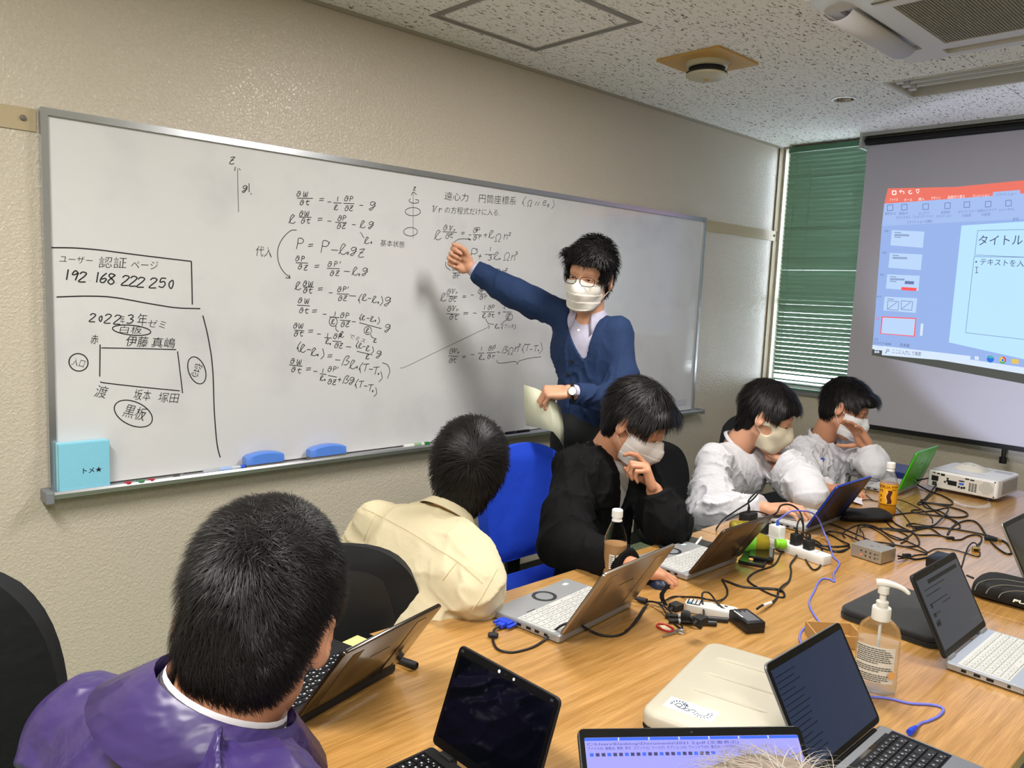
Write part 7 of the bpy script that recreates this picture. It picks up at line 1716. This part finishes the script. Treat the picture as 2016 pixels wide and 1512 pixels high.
# ---------------------------------------------------------------- man in black
H = Head(dep(1250, 836, 2.72), 287, pitch=30, roll=0, size=1.10)
J = dict(neck=dep(1190, 893, 2.80), chest=dep(1180, 960, 2.78), waist=dep(1168, 1060, 2.78), pelvis=dep(1165, 1145, 2.82), shR=dep(1133, 925, 2.66), shL=dep(1250, 918, 2.94),
         elR=dep(1098, 1075, 2.46), wrR=dep(1246, 1116, 2.20), elL=dep(1312, 1035, 2.60), wrL=dep(1288, 966, 2.60))
J = seat_legs(J, .2, -1)
P_ = Body(J, H, label='seated man in a black jacket touching his masked face, hand on a mouse')
P_.skin(M_skin, hands=[
    dict(wrist=J['wrR'], fwd=npv(mouse_p)+np.array([0, 0, .02])-npv(J['wrR']), pn=(0, 0, -1), curls=[(18, 22, 15), (16, 24, 15), (22, 28, 20), (26, 30, 20)], spread=5, thumb=[(.7, .7, -.1), (.9, .2, .1), (.95, 0, .2)]),
    dict(wrist=J['wrL'], fwd=V3(-.30, .88, .1), pn=V3(-.85, -.30, -.15), left=True, curls=[(22, 38, 30), (62, 75, 30), (68, 78, 35), (72, 80, 35)], thumb=[(.5, .3, .7), (.7, .0, .6), (.8, -.1, .4)], spread=3)])
neckp, fr_, up_ = P_.J['neck'], P_.front, P_.up
P_.garment('undershirt', M_wtee, .004, neck_r=.058, arms=False, hem=(P_.J['waist'], -up_))
def cut_b(F):
    a = neckp+fr_*.09+up_*.01; b_ = neckp+fr_*.11-up_*.24
    for t in np.linspace(0, 1, 10): p = a+(b_-a)*t; F.cap(p-fr_*.06, p+fr_*.12, .050*(1-t)**.8+.004, k=.003, op='s')
def fold_b(P): return crease(38, .014, 5, axis=(0, .3, 1), st=2.0)(P)
P_.garment('black_jacket', M_bknit, .017, neck_r=.067, neck_drop=-.018, to=.96, vneck=cut_b, folds=fold_b, bag=.012, w=1.04, hem=(P_.J['pelvis']+np.array([0, 0, -.02]), (0, 0, -1)), taper=(.052, .046, .044, .032))
P_.trousers(M_jean, pel=True); P_.shoes(M_shoe)
face_bits(P_.root, H, closed=True); mask(P_.root, H, 'pleated', '#e6e0de')
B().tube([tuple(neckp+up_*(.035)+(-fr_*math.cos(a)+P_.side*math.sin(a))*.067) for a in np.linspace(-1.9, 1.9, 30)], .0012, 5).build('neck_chain', mat('silver_chain', '#c8c4b8', .3, .9), P_.root)
hair(P_.root, H, dict(g=.014, top=.018, fringe=.060, fup=.02, side=.026, sb=-.002, nape=-.075, whorl=(.0, -.015, .13), length=.048, lift=.14, droop=.12, grav=.75, jitter=.22, fy=.07, width=.0026, wide=.0,
     lumps=[((.03, .072, .075), (.042, .028, .034)), ((-.03, .075, .075), (.042, .030, .036)), ((.060, .045, .055), (.020, .034, .036)), ((-.060, .045, .055), (.020, .034, .036))]), n=6500, seed=12)
P_.done()

# ---------------------------------------------------------------- man in white sweatshirt, beige mask
H = Head(dep(1508, 822, 3.38), 292, pitch=22, roll=0, size=1.10)
J = dict(neck=dep(1452, 878, 3.45), chest=dep(1440, 940, 3.44), waist=dep(1408, 1005, 3.46), pelvis=dep(1398, 1048, 3.52), shR=dep(1404, 908, 3.30), shL=dep(1515, 905, 3.60),
         elR=dep(1392, 1008, 3.10), wrR=dep(1506, 1001, 2.92), elL=dep(1594, 972, 3.14), wrL=dep(1550, 906, 3.36))
J = seat_legs(J, .2, -1)
P_ = Body(J, H, label='seated man in a white sweatshirt and beige mask typing on the blue-lidded laptop')
P_.skin(M_skin2, hands=[
    dict(wrist=J['wrR'], fwd=V3(.9, .12, .5)*1.0, pn=(0.1, 0, -1), curls=[(20, 30, 20), (22, 32, 20), (26, 34, 22), (30, 36, 24)], spread=6),
    dict(wrist=J['wrL'], fwd=V3(-.55, .1, -.9), pn=V3(-.3, .8, -.3), left=True, curl=(75, 85, 50), thumb=[(.9, .2, .3), (.9, 0, .4), (.8, -.2, .5)])])
fr_, up_ = P_.front, P_.up
P_.garment('sweatshirt', M_sweat, .016, neck_r=.070, to=.97, folds=crease(38, .013, 8, axis=P_.front+P_.up, st=2.0), bag=.007, w=1.04, hem=(P_.J['pelvis']+np.array([0, 0, -.04]), (0, 0, -1)), taper=(.056, .050, .050, .034))
collar(P_, M_sweat, .072, .080, .012, -178, 178, lift=.016, tip=0, name='neck_rib')
P_.trousers(M_jean); P_.shoes(M_shoe)
face_bits(P_.root, H, closed=True); mask(P_.root, H, 'cloth', '#d8cdb4')
hair(P_.root, H, dict(g=.015, top=.018, fringe=.058, fup=.022, side=.024, sb=.0, nape=-.090, whorl=(.0, -.03, .13), length=.040, lift=.12, droop=.15, grav=.9, jitter=.12, width=.0026,
     lumps=[((.0, .076, .072), (.058, .024, .034)), ((.058, .045, .060), (.020, .034, .036)), ((-.058, .045, .060), (.020, .034, .036)), ((0, -.07, -.06), (.05, .03, .045))]), n=6000, seed=13)
P_.done()

# ---------------------------------------------------------------- man in white sweatshirt, hand on cheek
H = Head(dep(1662, 808, 3.86), 284, pitch=20, roll=-8, size=1.08)
J = dict(neck=dep(1618, 866, 3.94), chest=dep(1622, 925, 3.93), waist=dep(1625, 965, 3.96), pelvis=dep(1628, 1003, 4.02), shR=dep(1582, 893, 3.80), shL=dep(1668, 890, 4.08),
         elR=dep(1585, 960, 3.62), wrR=dep(1624, 962, 3.40), elL=dep(1722, 920, 3.66), wrL=dep(1708, 880, 3.70))
J = seat_legs(J, .1, -1)
P_ = Body(J, H, label='seated man in a white sweatshirt resting his cheek on his left hand')
P_.skin(M_skin, hands=[
    dict(wrist=J['wrR'], fwd=V3(.75, .15, .6), pn=(0, 0, -1), curls=[(22, 30, 20)]*4, spread=6),
    dict(wrist=J['wrL'], fwd=V3(-.50, .80, .1), pn=V3(-.70, -.25, .35), left=True, curls=[(10, 15, 10), (12, 16, 12), (14, 20, 14), (16, 24, 18)], thumb=[(.2, .8, .5), (.3, .7, .4), (.4, .6, .3)], spread=5)])
WG = P_.garment('sweatshirt', M_sweat, .015, neck_r=.068, to=.97, folds=crease(40, .015, 18, axis=P_.front+P_.up, st=2.0), bag=.006, w=1.03, hem=(P_.J['pelvis']+np.array([0, 0, -.04]), (0, 0, -1)), taper=(.055, .048, .048, .034))
collar(P_, M_sweat, .070, .078, .012, -178, 178, lift=.016, tip=0, name='neck_rib')
q = picker(WG)(1619, 905, .002)
if q:
    xx = Vector(V3(1, 0, 0)); xx = (xx-q[1]*xx.dot(q[1])).normalized(); text('Séa', .030, 'chest_embroidery', M_pb, P_.root, frame(q[0], xx, q[1].cross(xx)), offset=.0004, extrude=.002)
P_.trousers(M_jean); P_.shoes(M_shoe)
face_bits(P_.root, H); mask(P_.root, H, 'pleated', '#e3e2e4')
hair(P_.root, H, dict(g=.014, top=.020, fringe=.066, fup=.02, side=.022, sb=.0, nape=-.075, whorl=(.0, -.04, .13), length=.040, lift=.18, droop=.10, grav=.4, forward=.5, jitter=.2, width=.0028,
     lumps=[((.0, .085, .088), (.058, .030, .032)), ((.055, .070, .075), (.024, .040, .030)), ((-.055, .070, .075), (.024, .040, .030))]), n=5000, seed=14)
P_.done()

# ---------------------------------------------------------------- man in cream shirt, seen from behind
H = Head(dep(918, 925, 2.22), 50, pitch=-10, roll=12, size=1.05)
J = dict(neck=dep(880, 1022, 2.17), chest=dep(838, 1105, 2.10), waist=dep(812, 1205, 2.04), pelvis=dep(795, 1290, 2.06), shR=dep(930, 1105, 2.02), shL=dep(742, 1030, 2.24),
         elR=dep(935, 1165, 1.95), elL=dep(700, 1130, 2.30), wrL=dep(740, 1225, 2.45))
J['wrR'] = npv(J['elR'])+np.array([-.03, .23, .03])
J = seat_legs(J, .6, .8)
P_ = Body(J, H, label='man in a cream shirt seen from behind, leaning on the table')
P_.skin(M_skin, hands=[dict(wrist=J['wrR'], fwd=(-.1, 1, 0), pn=(0, 0, -1)), dict(wrist=J['wrL'], fwd=(.5, .6, -.5), pn=(-.3, .2, -1), left=True)])
fr_, up_, sd_ = P_.front, P_.up, P_.side
def fold_c(P):
    a = crease(34, .008, 21, axis=sd_-up_*.4, st=2.6)(P); return a
CG = P_.garment('shirt', M_creamsh, .012, neck_r=.050, neck_drop=-.035, cuffs=False, to=.97, folds=fold_c, bag=.010, w=1.06, hem=(P_.J['pelvis']+np.array([0, 0, -.06]), (0, 0, -1)), taper=(.054, .050, .048, .034))
collar(P_, M_creamsh, .060, .088, .040, -165, 165, lift=.006, tip=.02)
pk = picker(CG)
M_seam = fabric('cream_seam', '#cdbf9b')
seam(P_.root, pk, [(715, 1000), (760, 1022), (815, 1052), (865, 1083), (910, 1112), (950, 1148)], .0012, M_seam, 'yoke_seam'); seam(P_.root, pk, [(978, 1120), (962, 1150), (945, 1180), (930, 1200)], .0012, M_seam, 'sleeve_seam'); seam(P_.root, pk, [(900, 1107), (885, 1125), (872, 1142)], .0018, M_seam, 'back_pleat'); seam(P_.root, pk, [(742, 1010), (728, 1035), (716, 1065)], .0014, M_seam, 'sleeve_seam')
# yoke seam and pleats laid just proud of the back
def surf_line(pts2, r_, name, m, D0):
    return None
P_.trousers(M_jean); P_.shoes(M_shoe)
face_bits(P_.root, H)
hair(P_.root, H, dict(g=.018, top=.018, fringe=.035, side=-.02, sb=.02, nape=-.110, whorl=(.0, -.105, .060), length=.055, lift=.07, droop=.06, grav=.35, jitter=.10, width=.0024,
     lumps=[((0, -.072, -.045), (.066, .040, .060)), ((.068, -.02, .01), (.02, .05, .06)), ((-.068, -.02, .01), (.02, .05, .06))]), n=9000, seed=15)
P_.done()
CREAM_BODY = P_

# ---------------------------------------------------------------- man in purple down jacket, nearest the camera
H = Head(dep(503, 1236, .93), 50, pitch=28, roll=10, size=1.0)
J = dict(neck=dep(402, 1470, .885), chest=dep(340, 1630, .90), waist=dep(290, 1850, .90), pelvis=dep(240, 2150, .93), shR=dep(505, 1650, .78), shL=dep(180, 1462, 1.02), elR=(.48, .42, .80), wrR=(.62, .56, .775), elL=(.42, 1.15, .79), wrL=(.56, 1.30, .765))
J = seat_legs(J, 1, 0)
P_ = Body(J, H, voxel=.004, label='man in a purple down jacket seen from behind, nearest the camera')
P_.skin(M_skin, hands=[dict(wrist=J['wrR'], fwd=(.8, .5, 0), pn=(0, 0, -1)), dict(wrist=J['wrL'], fwd=(.9, .2, 0), pn=(0, 0, -1), left=True)])
P_.garment('striped_shirt', fabric('white_stripe_shirt', '#dad6da'), .006, neck_r=.058, arms=False, hem=(P_.J['waist'], -P_.up), vox=.004)
def puff(P):
    q = (P-P_.J['neck']) @ P_.up; return crease(36, .020, 31, axis=P_.side+P_.up, st=2.2)(P)-.004*np.abs(np.sin((q+.02)*PI/.13))
P_.garment('down_jacket', M_purple, .026, neck_r=.080, to=.95, folds=puff, bag=.014, w=1.05, taper=(.058, .056, .054, .042), vox=.005, hem=(P_.J['pelvis']+np.array([0, 0, -.02]), (0, 0, -1)), label='purple quilted nylon jacket')
collar(P_, M_purple, .086, .128, .056, -170, 170, lift=.012, tip=0, th=.016, name='stand_collar')
for k in range(4): collar(P_, mat('stripe_white', '#e4e0e4', .8) if k % 2 == 0 else mat('stripe_dark', '#4a4450', .8), .072+.0018*k, .076+.0018*k, .046-.006*k, -172, 172, lift=.030, tip=0, th=.002, name='striped_collar')
P_.trousers(M_jean); P_.shoes(M_shoe); face_bits(P_.root, H)
hair(P_.root, H, dict(g=.013, top=.018, fringe=.05, side=-.005, sb=-.01, nape=-.088, carve=[((-.090, -.018, .0), (.022, .034, .042)), ((.090, -.018, .0), (.022, .034, .042))], whorl=(.016, -.100, .060), length=.026, lift=.62, droop=.25, grav=.45, jitter=.36, width=.0009, swirl=.5,
     lumps=[]), n=34000, seed=16)
P_.done()

# ---------------------------------------------------------------- grey-haired person at the very bottom
H = Head(dep(1540, 1920, .52), 52, pitch=10, size=1.0)
hc = npv(H.c); J = dict(neck=hc+np.array([-.03, -.04, -.15]), chest=hc+np.array([-.06, -.08, -.28]), waist=hc+np.array([-.08, -.10, -.45]), pelvis=hc+np.array([-.08, -.10, -.62]))
s_ = np.array([.79, -.61, 0]); 
J['shR'] = J['neck']+s_*.17-[0, 0, .04]; J['shL'] = J['neck']-s_*.17-[0, 0, .04]; J['elR'] = J['shR']+np.array([.10, .06, -.24]); J['elL'] = J['shL']+np.array([.06, .10, -.24]); J['wrR'] = J['elR']+np.array([.15, .14, .04]); J['wrL'] = J['elL']+np.array([.17, .10, .04])
J = seat_legs(J, .6, .8)
P_ = Body(J, H, voxel=.006, label='grey-haired person whose thin hair just enters the bottom of the photo')
P_.skin(M_skin, hands=[dict(wrist=J['wrR'], fwd=(.6, .8, 0), pn=(0, 0, -1)), dict(wrist=J['wrL'], fwd=(.6, .8, 0), pn=(0, 0, -1), left=True)])
P_.garment('jacket', fabric('charcoal_jacket', '#33343a'), .018, to=.95, vox=.006); P_.trousers(M_jean); P_.shoes(M_shoe); face_bits(P_.root, H)
hair(P_.root, H, dict(g=.010, top=.010, fringe=.07, side=.0, nape=-.08, whorl=(.0, -.03, .12), length=.050, lift=.28, droop=.25, grav=.5, jitter=.5, width=.0006), m=mat('thin_grey_hair', '#7d6f62', .6), ms=M_hairg, n=4200, seed=17)
P_.done()

# ================================================================= CHAIRS
def chair(x, y, heading, ztop, m, lab, width=.46, zb=.50, ribbed=False, tilt=6, group=None):
    """heading: direction the sitter faces (degrees)"""
    t = empty('office_chair', (x, y, 0), rz=R(heading-90), label=lab, cat='chair', group=group)
    rows = []; nz = 22; nx = 12
    def panel(th0, th1, ww, z0, z1, name, mm):
        rings = []
        for i in range(nz+1):
            u = .5-.5*math.cos(PI*i/nz); z = z0+(z1-z0)*u; t2 = (u-.45)/.55 if u > .45 else (.45-u)/.45; e = max(1-t2**(2.6 if u > .45 else 4), 0)**(1/(2.6 if u > .45 else 4)); w2 = ww/2*(max(e, .10))*(1-.06*abs(t2))
            yb_ = -.23-math.tan(R(tilt))*(z-.5)-.015*math.sin(PI*u); ee = min(1, .35+3*(1-t2)); dm = (th1+th0)/2; hf = (th1-th0)/2*ee
            fr_ = [(w2*s_, yb_+dm+hf-.045*(1-(w2*s_/(ww/2))**2), z) for s_ in np.linspace(-1, 1, nx+1)]; bk = [(w2*s_, yb_+dm-hf-.045*(1-(w2*s_/(ww/2))**2), z) for s_ in np.linspace(1, -1, nx+1)]
            rings.append(fr_+bk)
        return B().loft(rings).build(name, mm, t, smooth=True, ang=50)
    panel(-.02, .035, width, zb, ztop, 'backrest', m)
    if ribbed:
        panel(-.032, -.0205, width*.80, zb+.04, ztop-.055, 'back_shell', M_blackm)
    B().rbox(-.235, .235, -.20, .25, .42, .49, .025, rc=.07).build('seat', m, t, smooth=True, ang=60)
    B().rbox(-.035, .035, -.33, -.05, .385, .41, .006).rbox(-.035, .035, -.345, -.322, .385, zb+.14, .006).build('back_support', M_blackm, t)
    B().cyl((0, 0, .09), (0, 0, .41), .028, n=16).build('gas_column', M_ring, t, smooth=True)
    for k in range(5):
        a = 2*PI*k/5+.3; B().cyl((0, 0, .10), (.27*math.cos(a), .27*math.sin(a), .075), .024, .016, n=8).build('base_leg', M_blackm, t, smooth=True)
        B().lathe([(.026, -.012), (.028, 0), (.026, .012)], 14, Matrix.Translation((.27*math.cos(a), .27*math.sin(a), .0285)) @ Matrix.Rotation(a, 4, 'Z') @ Matrix.Rotation(PI/2, 4, 'X')).build('caster', M_rubber, t, smooth=True)
    return t
M_blue = fabric('royal_blue_fabric', '#0f3fc4', rough=.8); M_cblk = fabric('black_chair_fabric', '#0d0f13', rough=.85)
chair(2.06, 1.80, 270, .93, M_blue, 'royal blue office chair between the cream-shirted man and the man in black')
chair(2.975, 1.885, 270, .835, M_cblk, 'black office chair whose rounded back shows between the man in black and the beige mask')
chair(3.74, 1.86, 268, .90, M_cblk, 'black office chair behind the man resting his cheek')
c_ = dep(650, 1200, 1.99); chair(c_.x+.23*math.cos(R(58)), c_.y+.23*math.sin(R(58)), 58, .885, M_cblk, 'black office chair with a plastic back shell behind the cream-shirted man', ribbed=True, zb=.48, tilt=8)
c_ = dep(-265, 1300, 1.30); chair(c_.x+.2, c_.y+.25, 62, 1.02, M_cblk, 'black office chair at the left edge of the photo by the wall', width=.44)
chair(.16, .88, 0, .86, M_cblk, 'black office chair under the man in the purple jacket', tilt=14)
chair(.36, .08, 52, .84, M_cblk, 'black office chair under the grey-haired person', tilt=10)
print('objects', len(bpy.data.objects), 'script done')
